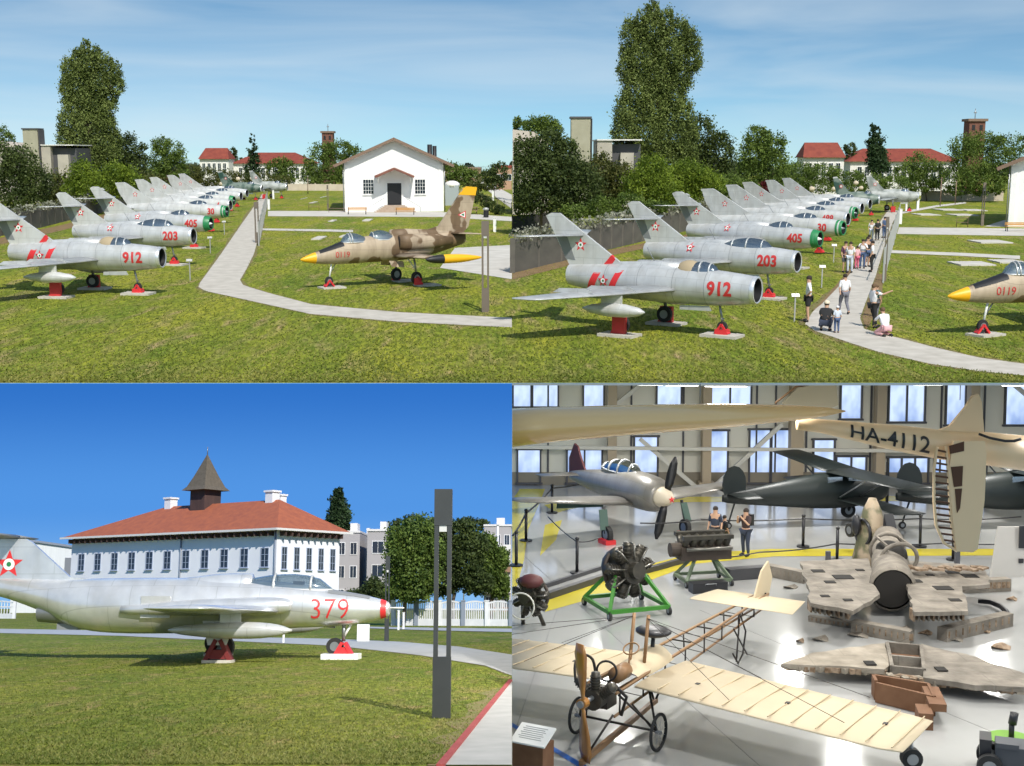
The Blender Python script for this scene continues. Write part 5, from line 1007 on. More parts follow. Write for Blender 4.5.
FARW = leaf_mat('far_wood', (0.03, 0.045, 0.03), (0.075, 0.1, 0.05))
q = np.empty((26000, 4)); q[:, 0] = NR.uniform(-360, 420, 26000); q[:, 1] = NR.uniform(430, 452, 26000)
hgt = 3.6 + 1.2 * np.sin(q[:, 0] * .11) + 1.2 * np.sin(q[:, 0] * .31 + 1) + .9 * np.sin(q[:, 0] * .77)
q[:, 2] = NR.uniform(0, 1, 26000) ** .8 * hgt; q[:, 3] = .5 + .5 * np.sin(q[:, 0] * .5)
tag(leaf_object('far_wood', q, 1.0, FARW, None), 'low wooded skyline beyond the airfield', 'wood', kind='stuff')

# short tufts standing in the nearer turf
def tuft_field(n, xr, yr, h, w, m, avoid, power=1.6, label=None):
    yy = yr[0] + (yr[1] - yr[0]) * NR.uniform(0, 1, n) ** power; xx = (NR.uniform(0, 1, n) * (xr[1] - xr[0]) + xr[0]) * yy
    keep = np.ones(n, bool)
    for poly in avoid:
        P = [CUR.g(*q) for q in poly]; ins = np.zeros(n, bool); j = len(P) - 1
        for i in range(len(P)):
            c = ((P[i].y > yy) != (P[j].y > yy)) & (xx < (P[j].x - P[i].x) * (yy - P[i].y) / (P[j].y - P[i].y + 1e-9) + P[i].x); ins ^= c; j = i
        keep &= ~ins
    xx, yy = xx[keep], yy[keep]; n = len(xx); hh = NR.uniform(.4, 1, n) * h; ang = NR.uniform(0, 2 * PI, n); dx, dy = np.cos(ang) * w, np.sin(ang) * w; lx, ly = NR.normal(0, h * .5, n), NR.normal(0, h * .5, n)
    co = np.stack([np.stack([xx - dx, yy - dy, np.zeros(n)], 1), np.stack([xx + dx, yy + dy, np.zeros(n)], 1), np.stack([xx + lx, yy + ly, hh], 1)], 1).reshape(-1, 3)
    me = bpy.data.meshes.new('grass'); me.vertices.add(3 * n); me.vertices.foreach_set('co', co.astype(np.float32).ravel()); me.loops.add(3 * n); me.loops.foreach_set('vertex_index', np.arange(3 * n, dtype=np.int32)); me.polygons.add(n); me.polygons.foreach_set('loop_start', np.arange(0, 3 * n, 3, dtype=np.int32)); me.polygons.foreach_set('loop_total', np.full(n, 3, dtype=np.int32)); me.update(calc_edges=True)
    tone = .5 + .25 * np.sin(xx * .9) * np.sin(yy * .23 + 1) + NR.normal(0, .22, n); at = me.attributes.new('rnd', 'FLOAT', 'FACE'); at.data.foreach_set('value', np.clip(tone, 0, 1).astype(np.float32)); me.materials.append(m); return tag(reg(bpy.data.objects.new('grass', me)), kind='stuff')
BLADE = leaf_mat('turf_blades', (.09, .13, .016), (.33, .31, .08), .3)
tuft_field(110000, (-.44, .44), (38.5, 120), .07, .035, BLADE, [[(198, 287), (205, 291), (260, 303.5), (310, 314.5), (400, 322.5), (512, 328), (512, 317), (400, 312), (312, 304), (250, 287), (243, 285), (240, 279), (254, 254), (262, 222), (243, 222), (221, 254), (199, 284)],
   [(805, 324), (815, 331.5), (850, 343.5), (880, 353), (930, 364.5), (1060, 380), (1060, 368), (980, 357), (940, 348.5), (885, 334.5), (864, 329), (860, 318), (876, 275), (884, 247), (868, 247), (842, 280), (811, 313)], [(454, 249), (512, 244.5), (512, 280.5), (439, 269)], [(896, 226.8), (960, 227.5), (1070, 228.5), (1070, 237.5), (960, 236), (896, 235)], [(886, 249.5), (960, 252.3), (1022, 255.5), (1022, 260.5), (960, 257), (886, 254)]], 1.9)
# ================================================================== THE SILVER TRAINER ON THE LAWN (lower left)
CUR = LOW; gl = LOW.g
_tree = tree
def tree(name, label, Y, bx, lobes, lm, lf, n, **kw): return _tree(name, label, Y, bx, [(a, b, c * 1.15, d * 1.12) for a, b, c, d in lobes], lm, lf * .72, int(n * 4.0), **kw)
GRASS2 = grass_mat('museum_lawn', (0.115, 0.16, 0.02), (0.2, 0.22, 0.03), (0.33, 0.23, 0.11), None, 1.6, 0.7, 0.35)
mb = MB(); mb.add([(-260, 3, 0), (-0.0, 3, 0), (-0.0, 230, 0), (-260, 230, 0), (0, 27, 0), (90, 27, 0), (90, 230, 0)], [(0, 1, 2, 3), (4, 5, 6, 2)], GRASS2)
tag(mb.build('lawn'), kind='structure')
# blue sky of this site: a wall of air far behind it that arches forward overhead
m = bpy.data.materials.new('clear_sky'); m.use_nodes = True; nt = m.node_tree; nt.nodes.remove(nt.nodes['Principled BSDF'])
tc = nt.nodes.new('ShaderNodeTexCoord'); sx = nt.nodes.new('ShaderNodeSeparateXYZ'); nt.links.new(tc.outputs['Object'], sx.inputs[0]); mr = nt.nodes.new('ShaderNodeMapRange'); mr.inputs[1].default_value = 0; mr.inputs[2].default_value = 40; nt.links.new(sx.outputs[2], mr.inputs[0])
rp = nt.nodes.new('ShaderNodeValToRGB'); rp.color_ramp.interpolation = 'EASE'; rp.color_ramp.elements[0].color = (0.24, 0.5, 0.86, 1); rp.color_ramp.elements[1].color = (0.028, 0.165, 0.57, 1); e_ = rp.color_ramp.elements.new(0.45); e_.color = (0.085, 0.3, 0.76, 1); nt.links.new(mr.outputs[0], rp.inputs[0])
em_ = nt.nodes.new('ShaderNodeEmission'); nt.links.new(rp.outputs[0], em_.inputs[0]); nt.links.new(em_.outputs[0], nt.nodes['Material Output'].inputs[0])
mb = MB(); A_ = [LOW.Mi @ V((x, y, -0.02)) for x in (-250, 90) for y in (215, UP.g(512, 383).y + .002)]
mb.add([(-250, 222, -4), (90, 222, -4), A_[2], A_[0], A_[3], A_[1], (-250, 30, -4)], [(0, 1, 2, 3), (3, 2, 4, 5), (0, 3, 5, 6)], m); tag(mb.build('sky'), kind='structure')
PATH3 = mat('lawn_path', (0.33, 0.33, 0.31), 0.9, col2=(0.43, 0.42, 0.4), scale=2.5); KERB = mat('red_kerb', (0.28, 0.035, 0.04), 0.8, col2=(0.36, 0.07, 0.06), scale=4)
strip('path', [(-40, 628.2), (0, 629), (130, 631), (256, 637.5), (330, 639), (400, 642), (460, 647), (511.9, 655)], [(-40, 632), (0, 633.2), (120, 636), (256, 642.3), (335, 646), (420, 655.5), (485, 666), (511.9, 676)], PATH3)
strip('path', [(441.5, 766), (470, 731), (500, 696), (511.9, 682)], [(511.9, 766), (511.9, 731), (511.9, 696), (511.95, 681)], PATH3)
strip('path', [(370, 627), (430, 628), (511.9, 629)], [(370, 628.6), (430, 630.6), (511.9, 632.4)], PATH3, .02)
a, b = gl(440, 768), gl(510.5, 681.3); mb = MB(); mb.beam(a + V((0, 0, .01)), b + V((0, 0, .01)), .07, .05, KERB); tag(mb.build('kerb'), kind='structure')

p = LOW.d(390.5, 608.3, 32.9); RZ3 = R(-1); s3 = 1.08
T379 = silver_trainer('polished silver trainer jet with red number 379 and red star fin', (p.x, p.y, 0), RZ3)
q3 = Matrix.Rotation(RZ3, 3, 'Z')
for dx, dy, sz, w in ((-1.25, 0, (.95, .7, .15), 'pale concrete pad under the nose wheel of the silver trainer'), (-3.95, -1.9, (.7, .5, .08), 'concrete pad under the near main wheel of the silver trainer'), (-4.9, 1.9, (.7, .5, .08), 'concrete pad under the far main wheel of the silver trainer')):
    c = V((p.x, p.y, 0)) + q3 @ V((dx, dy, 0)); slab_pad(w, (c.x, c.y, 0), sz, RZ3, 'concrete pads under the silver trainer', WHITE if dx > -2 else CONC)
lamp('tall dark lamp post with twin columns beside the red kerb', 441.5, 718, 2.95, .235, LAMPM, LOW); lamp('dark twin-column lamp post further back behind the jet nose', 386.5, 641.5, 3.1, .16, LAMPM, LOW)
p = gl(363, 641.5); m_ = MB(); m_.box((0, .05, .31), (.45, .1, .62)); o = m_.build('info_board', WHITE); o.location = p; tag(o, 'white upright board standing behind the nose wheel', 'board')
p = gl(398.5, 630); m_ = MB(); [m_.box((x, 0, .48), (.1, .1, .96)) for x in (0,)]; m_.box((0, 0, .98), (.13, .13, .03)); o = m_.build('white_post', WHITE); o.location = p; tag(o, 'short white post in front of the ornamental fence, taller one', 'post')
p = gl(403.5, 629.5); m_ = MB(); m_.box((0, 0, .42), (.1, .1, .84)); m_.box((0, 0, .86), (.13, .13, .03)); o = m_.build('white_post', WHITE); o.location = p; tag(o, 'short white post in front of the ornamental fence, shorter one', 'post')
p = gl(283.5, 643); m_ = MB(); m_.box((0, 0, .2), (.06, .06, .4)); m_.box((0, 0, .41), (.1, .1, .02)); o = m_.build('marker_post', WHITE); o.location = p; tag(o, 'tiny white marker post on the path edge under the jet', 'post')

# ornamental concrete fence
FENCEC = mat('cast_concrete_fence', (.62, .62, .62), .85, col2=(.74, .74, .74), scale=3); FENCEP = mat('fence_pillar', (.22, .25, .3), .8)
def orn_fence(label, x0, x1, yb, npan):
    a, b = gl(x0, yb), gl(x1, yb + .6); t = thing('ornamental_fence', label, 'fence', a); d = (b - a) / npan; L = d.length; u = d.normalized(); 
    for k in range(npan):
        o_ = d * k; m_ = MB(); H = 1.28
        m_.beam(o_ + V((0, 0, .2)), o_ + d + V((0, 0, .2)), .1, .4); m_.beam(o_ + V((0, 0, .95)), o_ + d + V((0, 0, .95)), .08, .1)
        pts = [o_ + d * (i / 8) + V((0, 0, H + .14 * math.sin(PI * i / 8))) for i in range(9)]
        for i in range(8): m_.beam(pts[i], pts[i + 1], .09, .1)
        for i in range(13): q = o_ + d * ((i + .5) / 13); m_.box(q + V((0, 0, .85)), (.055, .06, 1.0))
        m_.build('panel', FENCEC, t)
    for k in range(npan + 1): m_ = MB(); m_.box(d * k + V((0, -.03, .72)), (.24, .2, 1.44)); m_.box(d * k + V((0, -.03, 1.46)), (.3, .26, .06)); m_.build('pillar', FENCEP if k % 2 else FENCEC, t)
orn_fence('white cast concrete fence with arched balustrade panels by the trees', 393, 510.8, 625.5, 5)
orn_fence('white fence piece glimpsed under the jet tail', -60, 14, 618, 2)

# the long white building with the wooden turret
WALL3 = mat('white_render', (.84, .85, .87), .85, col2=(.76, .77, .8), scale=.5); SHUT = mat('dark_window', (.03, .04, .055), .15); RROOF = mat('brick_red_roof', (.42, .12, .045), .85, col2=(.3, .085, .04), scale=1.6, bump=.4, bscale=4); WOODD = mat('dark_timber', (.05, .03, .025), .8, col2=(.09, .05, .04), scale=3, stretch=(1, 1, .3)); SHING = mat('old_shingle', (.09, .075, .05), .9, col2=(.14, .115, .08), scale=4)
c0 = LOW.d(275, 600, 118); c0.z = 0
t = thing('long_building', 'long white building with red hipped roof and wooden turret', 'building', c0, R(145))   # local +X runs along the front to the far end, local +Y... towards the viewer's side
L3, M3, H3, RG = 31.0, 8.6, 8.05, 11.3
w_ = MB(); w_.box((L3 / 2, -M3 / 2, H3 / 2), (L3, M3, H3)); w_.build('wall', WALL3, t)
o = .9; r_ = MB(); r_.add([(-o, o, H3), (L3 + o, o, H3), (L3 + o, -M3 - o, H3), (-o, -M3 - o, H3), (4.2, -M3 / 2, RG), (L3 - 10, -M3 / 2, RG)], [(3, 2, 1, 0), (0, 1, 5, 4), (1, 2, 5), (2, 3, 4, 5), (3, 0, 4)], RROOF)
for a, b in (((-o, o), (L3 + o, o)), ((-o, o), (-o, -M3 - o))): r_.beam((*a, H3 - .02), (*b, H3 - .02), .12, .2, PALEW)
rf = r_.build('roof', None, t)
br = MB()
for k in range(34): br.box((L3 * (k + .5) / 34, .4, H3 - .38), (.14, .75, .45))
br.build('eave_molding', WOODD, t); br = MB()
for k in range(10): br.box((-.4, -M3 * (k + .5) / 10, H3 - .38), (.75, .14, .45))
br.build('eave_molding', WOODD, t)
for k in range(11): window_part(t, V((L3 * (k + .55) / 11.2, 0.0, 5.45)), .95, 1.7, 2, 3, mat('pale_blue_frame', (.35, .4, .5), .7), yaw=PI, glass=SHUT)
for k in range(5): window_part(t, V((0, -M3 * (k + .6) / 5.2, 5.4)), .6, 2.0, 2, 3, mat('pale_blue_frame', (.35, .4, .5), .7), yaw=-PI / 2, glass=SHUT)
for x_ in (.12, L3 * .43): dp = MB(); dp.tube([(x_, .1, H3), (x_, .1, 0)], .08, None, 6); dp.build('downpipe', FENCEP, t)
for x_, z_, wd in ((1.8, 10.3, .85), (5.2, 11.9, 1.0), (20.4, 12.0, .95)):
    ch = MB(); ch.box((x_ if x_ > 4 else 5.6, -M3 / 2 + (0 if x_ > 4 else -1.5), 11.3), (wd, wd, 1.7 if x_ > 4 else 1.2)); ch.box((x_ if x_ > 4 else 5.6, -M3 / 2 + (0 if x_ > 4 else -1.5), 12.15 if x_ > 4 else 11.9), (wd * 1.25, wd * 1.25, .18)); ch.build('chimney', WHITE, rf)
tx = 15.0; tb = MB(); tb.box((tx, -M3 / 2, 11.6), (2.2, 2.2, 2.6)); tb.build('turret', WOODD, t)
ts = MB(); c_ = V((tx, -M3 / 2, 0)); rr = []
for z_, r in ((12.7, 1.75), (13.1, 1.38), (14.2, .9), (15.4, .44), (16.5, .03)): rr.append([c_ + V((r * sx_, r * sy_, z_)) for sx_, sy_ in ((-1, -1), (1, -1), (1, 1), (-1, 1))])
ts.loft(rr, None, smooth=False); ts.build('turret_roof', SHING, t)
ts = MB(); ts.tube([c_ + V((0, 0, 16.5)), c_ + V((0, 0, 17.3))], .05, None, 5); ts.build('finial', STEEL, t)
# hangar and apartment houses
HANG = mat('ribbed_hangar', (.6, .62, .6), .6, col2=(.72, .74, .73), scale=2, stretch=(6, 6, .05))
a = LOW.d(14, 545, 150); b = LOW.d(79, 548, 150); t = thing('hangar', 'pale ribbed hangar behind the jet fin', 'hangar', ((a.x + b.x) / 2, 150, 0)); W = b.x - a.x; zt = b.z
m_ = MB(); m_.add([(-W / 2, 0, 0), (W / 2, 0, 0), (W / 2, 0, zt), (-W / 2, 0, zt + 1.1), (-W / 2, 12, 0), (W / 2, 12, 0), (W / 2, 12, zt), (-W / 2, 12, zt + 1.1)], [(0, 1, 2, 3), (5, 4, 7, 6), (1, 5, 6, 2), (4, 0, 3, 7), (3, 2, 6, 7)]); m_.build('wall', HANG, t)
m_ = MB(); m_.beam((-W / 2, -.1, zt + 1.15), (W / 2 + .2, -.1, zt + .05), .3, .25); m_.build('gutter', FENCEP, t)
m_ = MB(); m_.box((W / 2 - .9, -.06, zt * .45), (1.3, .1, zt * .8)); m_.build('door', PANEL, t)
APT = mat('grey_panel_block', (.36, .34, .33), .9, col2=(.42, .4, .39), scale=.3)
def apt(label, x0, x1, yt, Y, rows, cols, D=9, dark=False, m=APT, balc=False):
    a = LOW.d(x0, yt, Y); b = LOW.d(x1, yt, Y); W = b.x - a.x; H = a.z; t = thing('apartment_block', label, 'building', ((a.x + b.x) / 2, Y, 0))
    m_ = MB(); m_.box((0, D / 2, H / 2), (W, D, H), m); m_.build('wall', None, t); m_ = MB(); m_.box((0, D / 2, H + .1), (W * 1.03, D * 1.03, .25)); m_.build('roof', PALEW, t)
    m_ = MB(); m_.box((W * .1, D / 2, H + .7), (W * .3, 2.5, 1.2)); m_.build('roof_hut', PALEW, t)
    for r in range(rows):
        for c in range(cols):
            z = H - 1.9 - r * 2.75; x = (c - (cols - 1) / 2) * W / cols; window_part(t, V((x, 0, z)), W / cols * .5, 1.35, 2, 1, PALEW if (r + c) % 2 else WHITE, glass=SHUT, sill=False)
            if balc: m_ = MB(); m_.box((x, -.6, z - 1.1), (W / cols * .85, 1.1, .9)); m_.build('balcony', mat('balcony_brown', (.3, .17, .1), .8) if r % 2 else PALEW, t)
apt('grey panel apartment block just right of the red roof', 336, 360, 532.5, 150, 4, 2); apt('grey panel apartment block, narrower, nearer the trees', 367.5, 389, 531, 148, 4, 1); apt('added dark block filling the dark gap between the two grey apartment blocks', 359, 369, 537, 158, 3, 1, m=DARKW)  # third block is added, its dark colour standing for the gap between the others
apt('balconied apartment house above the trees at the seam', 484, 511.5, 526, 170, 5, 3, balc=True)
# trees
tree('poplar_tree', 'dark columnar poplar behind the apartment blocks', 165, 339, [(338, 497, 4, 10), (336, 507, 5, 12), (342, 510, 5, 12), (338, 520, 9, 14), (345, 524, 5, 12), (330, 526, 4, 10), (338, 534, 9, 10)], LF_SP, .28, 3200, tall=1.8, fine=.35, yk=1)
tree('broadleaf_tree', 'big green tree behind the ornamental fence, left one', 75, 408, [(400, 540, 12, 12), (418, 532, 16, 13), (404, 556, 16, 12), (425, 552, 18, 14), (398, 574, 12, 14), (418, 576, 20, 16), (410, 592, 20, 8)], LF_MID, .13, 7500)
tree('broadleaf_tree', 'big green tree behind the ornamental fence, middle one', 78, 455, [(440, 528, 14, 10), (458, 534, 14, 12), (472, 546, 14, 12), (445, 552, 16, 14), (462, 565, 18, 16), (445, 580, 18, 12), (475, 582, 16, 10)], LF_DK, .13, 7500)
tree('broadleaf_tree', 'dark green tree at the seam behind the fence', 80, 492, [(486, 545, 10, 10), (497, 560, 10, 12), (486, 575, 14, 14), (500, 586, 9, 12)], LF_MID, .13, 4200, clip=-1)
tree('broadleaf_tree', 'low dark trees on the far ridge above the blocks', 185, 400, [(392, 526, 8, 5), (402, 524, 8, 6), (412, 521, 8, 6), (478, 525, 12, 5), (468, 522, 8, 5)], LF_DK, .26, 1100, trunk=False)
tree('shrub', 'dark shrub in front of the apartment blocks', 90, 370, [(356, 598, 10, 7), (374, 590, 10, 10), (384, 596, 8, 8), (364, 602, 12, 6)], LF_DK, .13, 3400, trunk=False, cat='shrub')
for i, (px, yt, yb, w) in enumerate(((450.5, 552, 621, .14), (463.5, 537, 620, .1), (497.5, 525, 621, .22), (500.5, 580, 622, .12))):
    p = gl(px, yb); s_ = LOW.s(yb); h = (yb - yt) / s_; m_ = MB(); m_.tube([(0, 0, 0), (0, 0, h)], [w / 2, w / 2.6], None, 8)
    if i == 1: m_.tube([(-.7, 0, h), (.7, 0, h)], .03, None, 5)
    else: m_.box((0, 0, h), (w * 1.3, w * 1.3, .06))
    o = m_.build('street_pole', GALV if i != 2 else PALEW); o.location = p; tag(o, ['thin pale pole among the trees left of the cross-armed one', 'thin pale pole with a cross arm among the trees', 'thick pale pole before the balconied house', 'short pale pole beside the thick one'][i], 'pole')
# grass tufts along the kerb and under the camera's feet
def tufts(name, region, n, size, m, label):
    x0, x1, ya, yb = region; q = np.empty((n, 4)); q[:, 1] = NR.uniform(ya, yb, n); q[:, 0] = NR.uniform(0, 1, n) * (x1 - x0) + x0; q[:, 2] = NR.uniform(0, .03, n); q[:, 3] = NR.uniform(0, 1, n); return q
tuft_field(60000, (-.43, 0), (12, 45), .032, .011, leaf_mat('grass_blades', (.085, .125, .016), (.28, .27, .08), .3), [[(441, 767), (512, 680), (512, 640), (700, 640), (700, 767)], [(-60, 634), (100, 637.5), (256, 643), (350, 648.5), (430, 657.5), (512, 677), (512, 654), (400, 641.5), (256, 636.5), (-60, 628)]], 2.2)
HALL_W = 175.0
WIN_STR = 1.0
# ================================================================== THE MUSEUM HALL (lower right)
CUR = HALL; gh = HALL.g; dh = HALL.d; SH = HALL.s; YW = 48.2
m = mat('epoxy_floor', (.33, .335, .33), .16, col2=(.43, .43, .42), scale=.35, amt=.5, spec=.55); b_ = m.node_tree.nodes['Principled BSDF']; nt = m.node_tree
n_ = nt.nodes.new('ShaderNodeTexNoise'); n_.inputs['Scale'].default_value = .8; n_.inputs['Detail'].default_value = 6; tc = nt.nodes.new('ShaderNodeTexCoord'); nt.links.new(tc.outputs['Object'], n_.inputs['Vector']); mr = nt.nodes.new('ShaderNodeMapRange'); mr.inputs[3].default_value = .08; mr.inputs[4].default_value = .2; nt.links.new(n_.outputs['Fac'], mr.inputs[0]); nt.links.new(mr.outputs[0], b_.inputs['Roughness']); b_.inputs['Coat Weight'].default_value = .35; b_.inputs['Coat Roughness'].default_value = .05
mb = MB(); mb.add([(0.0, 14, 0), (45, 14, 0), (45, YW + .5, 0), (0.0, YW + .5, 0)], [(0, 1, 2, 3)], m); tag(mb.build('floor'), kind='structure')
YEL = mat('yellow_floor_paint', (.5, .42, .03), .2, col2=(.6, .5, .06), scale=.6, spec=.5)
def fpoly(pts, m_, z=.006, name='floor_marking'):
    q = [gh(*a) for a in pts]; m2 = MB(); m2.add([(max(p.x, .001), p.y, z) for p in q], [tuple(range(len(q)))], m_); return tag(m2.build(name), kind='structure')
fpoly([(512, 596), (512, 500), (520, 489), (545, 489), (540, 502), (528, 530), (524, 560), (516, 590)], YEL); fpoly([(544, 505), (596, 497), (600, 502), (556, 513)], YEL); fpoly([(545, 525), (562, 520), (556, 540), (540, 556)], YEL)
fpoly([(545, 612), (547, 596), (640, 567), (690, 554), (770, 549), (1024, 549), (1024, 555.5), (775, 556.5), (694, 564), (630, 588)], YEL); fpoly([(640, 497), (1024, 495.5), (1024, 500.5), (636, 502.5)], YEL)
BLUET = mat('blue_tape', (.01, .1, .4), .5); fpoly([(512, 723), (590, 768), (580, 768), (512, 727)], BLUET, .008); fpoly([(512, 728), (512, 727), (516, 727)], BLUET, .009)
CONCJ = mat('floor_joint', (.16, .16, .16), .5)
for a, b in (((560, 600), (512, 740)), ((700, 610), (1024, 745)), ((512, 545), (760, 766))):
    p, q = gh(*a), gh(*b); m2 = MB(); m2.beam((p.x, p.y, -.0075), (q.x, q.y, -.0075), .02, .02, CONCJ); tag(m2.build('floor_joint'), kind='structure')

# back wall: panels, lit windows, columns, braces
PANW = mat('beige_wall_panel', (.66, .63, .54), .8, col2=(.72, .7, .61), scale=.5); MULL = mat('dark_mullion', (.07, .07, .08), .6); SILLW = mat('sill_grey', (.24, .21, .16), .7)
wx = lambda px: dh(px, 450, YW).x
wz = lambda py: dh(512, py, YW).z
top = wz(383) + 1.1
mb = MB(); mb.box((20.0, YW + .15, top / 2), (40, .3, top), PANW); mb.box((20.0, YW - .03, .25), (40, .06, .5), SILLW); tag(mb.build('wall_back'), kind='structure')
glm = bpy.data.materials.new('daylit_glass'); glm.use_nodes = True; nt = glm.node_tree; b_ = nt.nodes['Principled BSDF']; b_.inputs['Base Color'].default_value = (.2, .22, .26, 1); b_.inputs['Roughness'].default_value = .1
tc = nt.nodes.new('ShaderNodeTexCoord'); n_ = nt.nodes.new('ShaderNodeTexNoise'); mpp = nt.nodes.new('ShaderNodeMapping'); mpp.inputs['Scale'].default_value = (1.2, 1, .7); n_.inputs['Scale'].default_value = .9; n_.inputs['Detail'].default_value = 3; nt.links.new(tc.outputs['Object'], mpp.inputs[0]); nt.links.new(mpp.outputs[0], n_.inputs['Vector'])
r_ = nt.nodes.new('ShaderNodeValToRGB'); r_.color_ramp.elements[0].position = .36; r_.color_ramp.elements[1].position = .58; r_.color_ramp.elements[0].color = (.2, .33, .66, 1); r_.color_ramp.elements[1].color = (.64, .79, 1.05, 1); nt.links.new(n_.outputs['Fac'], r_.inputs[0]); nt.links.new(r_.outputs[0], b_.inputs['Emission Color']); b_.inputs['Emission Strength'].default_value = WIN_STR
def wallwin(x0, x1, y0_, y1_, nx, label, tag_='window'):
    a, b = wx(x0), wx(x1); z0, z1 = wz(y1_), wz(y0_) if y0_ > 384 else top - .2; t = thing('window', label, 'window', ((a + b) / 2, YW, 0)); W = b - a; f = MB(); z0 = max(z0, .12)
    f.box((0, -.08, z1 + .04), (W + .16, .14, .07)); f.box((0, -.08, z0 - .05), (W + .16, .14, .07))
    for k in range(nx + 1): f.box((-W / 2 + W * k / nx, -.07, (z0 + z1) / 2), (.065, .14, z1 - z0))
    if z1 - z0 > 2.6: f.box((0, -.06, z0 + (z1 - z0) * .3), (W, .1, .06))
    f.build('frame', MULL, t); p_ = MB(); p_.box((0, -.02, (z0 + z1) / 2), (W, .03, z1 - z0)); p_.build('pane', glm, t)
    if x0 < 534: clip_thing(t, 1)
wins = [(513, 531, 383, 406, 1), (532.5, 558, 383, 406, 1), (583, 603.5, 383, 407, 1), (656, 680.5, 383, 404, 1), (708, 750, 383, 405, 2), (839, 860, 383, 418, 1), (887, 923, 383, 421, 2), (944, 963.5, 383, 424, 1), (1003, 1030, 383, 424, 1),
        (517.5, 540.5, 450, 487, 1), (567, 602, 450, 492, 2), (634, 657.5, 437, 486, 1), (707.5, 727.5, 431, 487, 1), (749, 770, 430, 487, 1), (771, 788.5, 430, 487, 1), (813, 834, 440, 487, 1), (836, 866, 457, 487, 2), (888, 928, 458, 487, 3), (934, 962, 456, 487, 1), (975, 986, 452, 487, 1)]
nm_ = ['upper', 'lower']
for i, (x0, x1, ya, yb, nx) in enumerate(wins):
    lo = ya > 390; k = i - 9 if lo else i; o_ = ['first', 'second', 'third', 'fourth', 'fifth', 'sixth', 'seventh', 'eighth', 'ninth', 'tenth', 'eleventh'][k]
    wallwin(x0, x1, ya, yb, nx, f"{'low' if lo else 'high'} bright window of the hall's back wall, {o_} of its row counted from the seam")
COLM = mat('tan_column', (.42, .34, .24), .7); WHB = mat('white_brace', (.62, .6, .54), .6)
for i, px in enumerate((611, 704.5, 793.5, 876, 968)):
    m_ = MB(); a = wx(px); m_.box((0, -.3, top / 2), (.34 if i != 2 else .5, .5, top)); m_.box((0, -.3, .1), (.6, .6, .2)); o = m_.build('steel_column', COLM); o.location = (a, YW - .1, 0); tag(o, f"tan steel column on the hall's back wall, {['first', 'second', 'third', 'fourth', 'fifth'][i]} from the seam", 'column')
def wbeam(label, a, b, w, m_=None, off=.45):
    p, q = dh(a[0], a[1], YW - off), dh(b[0], b[1], YW - off); m2 = MB(); m2.beam(V((0, 0, 0)), q - p, w, w); o = m2.build('brace', m_ or WHB); o.location = p; tag(o, label, 'brace')
wbeam('diagonal white brace falling from above the fighter to the second column', (640, 439), (696, 487), .16); wbeam('diagonal white brace rising from the second column to the third', (714, 487), (782, 424), .16)
wbeam('short diagonal white brace high above the fighter', (614, 406), (652, 376), .16); wbeam('short diagonal white brace high by the fin', (1012, 383), (1030, 398), .16); wbeam('long pale horizontal rail across the back wall', (512, 447), (1030, 452), .13, off=.7)
for i, px in enumerate((548, 631, 683, 756, 775, 806, 870, 940, 983)):
    m_ = MB(); m_.box((0, 0, top / 2), (.07, .05, top)); o = m_.build('panel_joint', MULL); o.location = (wx(px), YW - .03, 0); tag(o, f"dark vertical joint strip between wall panels, {['first', 'second', 'third', 'fourth', 'fifth', 'sixth', 'seventh', 'eighth', 'ninth'][i]} from the seam", 'joint strip')
# ceiling of the rear half, hung just under the line of sight, with strip lamps
mb = MB(); zc = lambda y: HALL.d(512, 383, y).z - .06
Y1 = 15.5; mb.add([(0, Y1, zc(Y1) + .055), (42, Y1, zc(Y1) + .055), (42, YW, zc(YW) + .055), (0, YW, zc(YW) + .055), (0, Y1, zc(Y1) + .03), (42, Y1, zc(Y1) + .03), (42, YW, zc(YW) + .03), (0, YW, zc(YW) + .03)], [(0, 1, 2, 3), (7, 6, 5, 4), (0, 4, 5, 1), (1, 5, 6, 2), (3, 7, 4, 0)], mat('ceiling_white', (.7, .7, .68), .8)); tag(mb.build('ceiling'), kind='structure')

# ---- rope barrier posts
BLK = mat('satin_black', (.015, .015, .018), .4)
PO = [(552, 513), (526, 541), (577, 573), (803, 547), (837, 561), (920, 547), (953, 560), (512.6, 566)]
PL = ['by the yellow corner near the door', 'on the yellow floor beside the seam', 'in front of the radial engine', 'under the dark biplane wing', 'beside the green cowled aircraft nose', 'left of the hanging tailplane', 'under the hanging tailplane tip', 'cut by the seam']
for (px, py), w in zip(PO, PL):
    p = gh(px, py); p.x = max(p.x, .12); t = thing('barrier_post', 'black rope barrier post ' + w, 'barrier post', p, group='black barrier posts'); m_ = MB(); m_.tube([(0, 0, .03), (0, 0, .93)], .045, None, 8); m_.build('post', BLK, t); m_ = MB(); m_.disc((0, 0, .02), .19, .04, (0, 0, 1)); m_.build('base', BLK, t); m_ = MB(); m_.ell((0, 0, .95), (.06, .06, .05)); m_.build('cap', BLK, t)
def belt(label, pts, h=.86, sag=.05, r=.018):
    P = [gh(*q) for q in pts]; out = []
    for a, b in zip(P, P[1:]):
        for k in range(7): f = k / 6; out.append(a.lerp(b, f) + V((0, 0, h - sag * math.sin(PI * f))))
    out = [V((max(q.x, .02), q.y, q.z)) for q in out]; o0 = out[0].copy(); m_ = MB(); m_.tube([q - o0 for q in out], r, None, 5); o = m_.build('barrier_belt', BLK); o.location = o0; tag(o, label, 'belt')
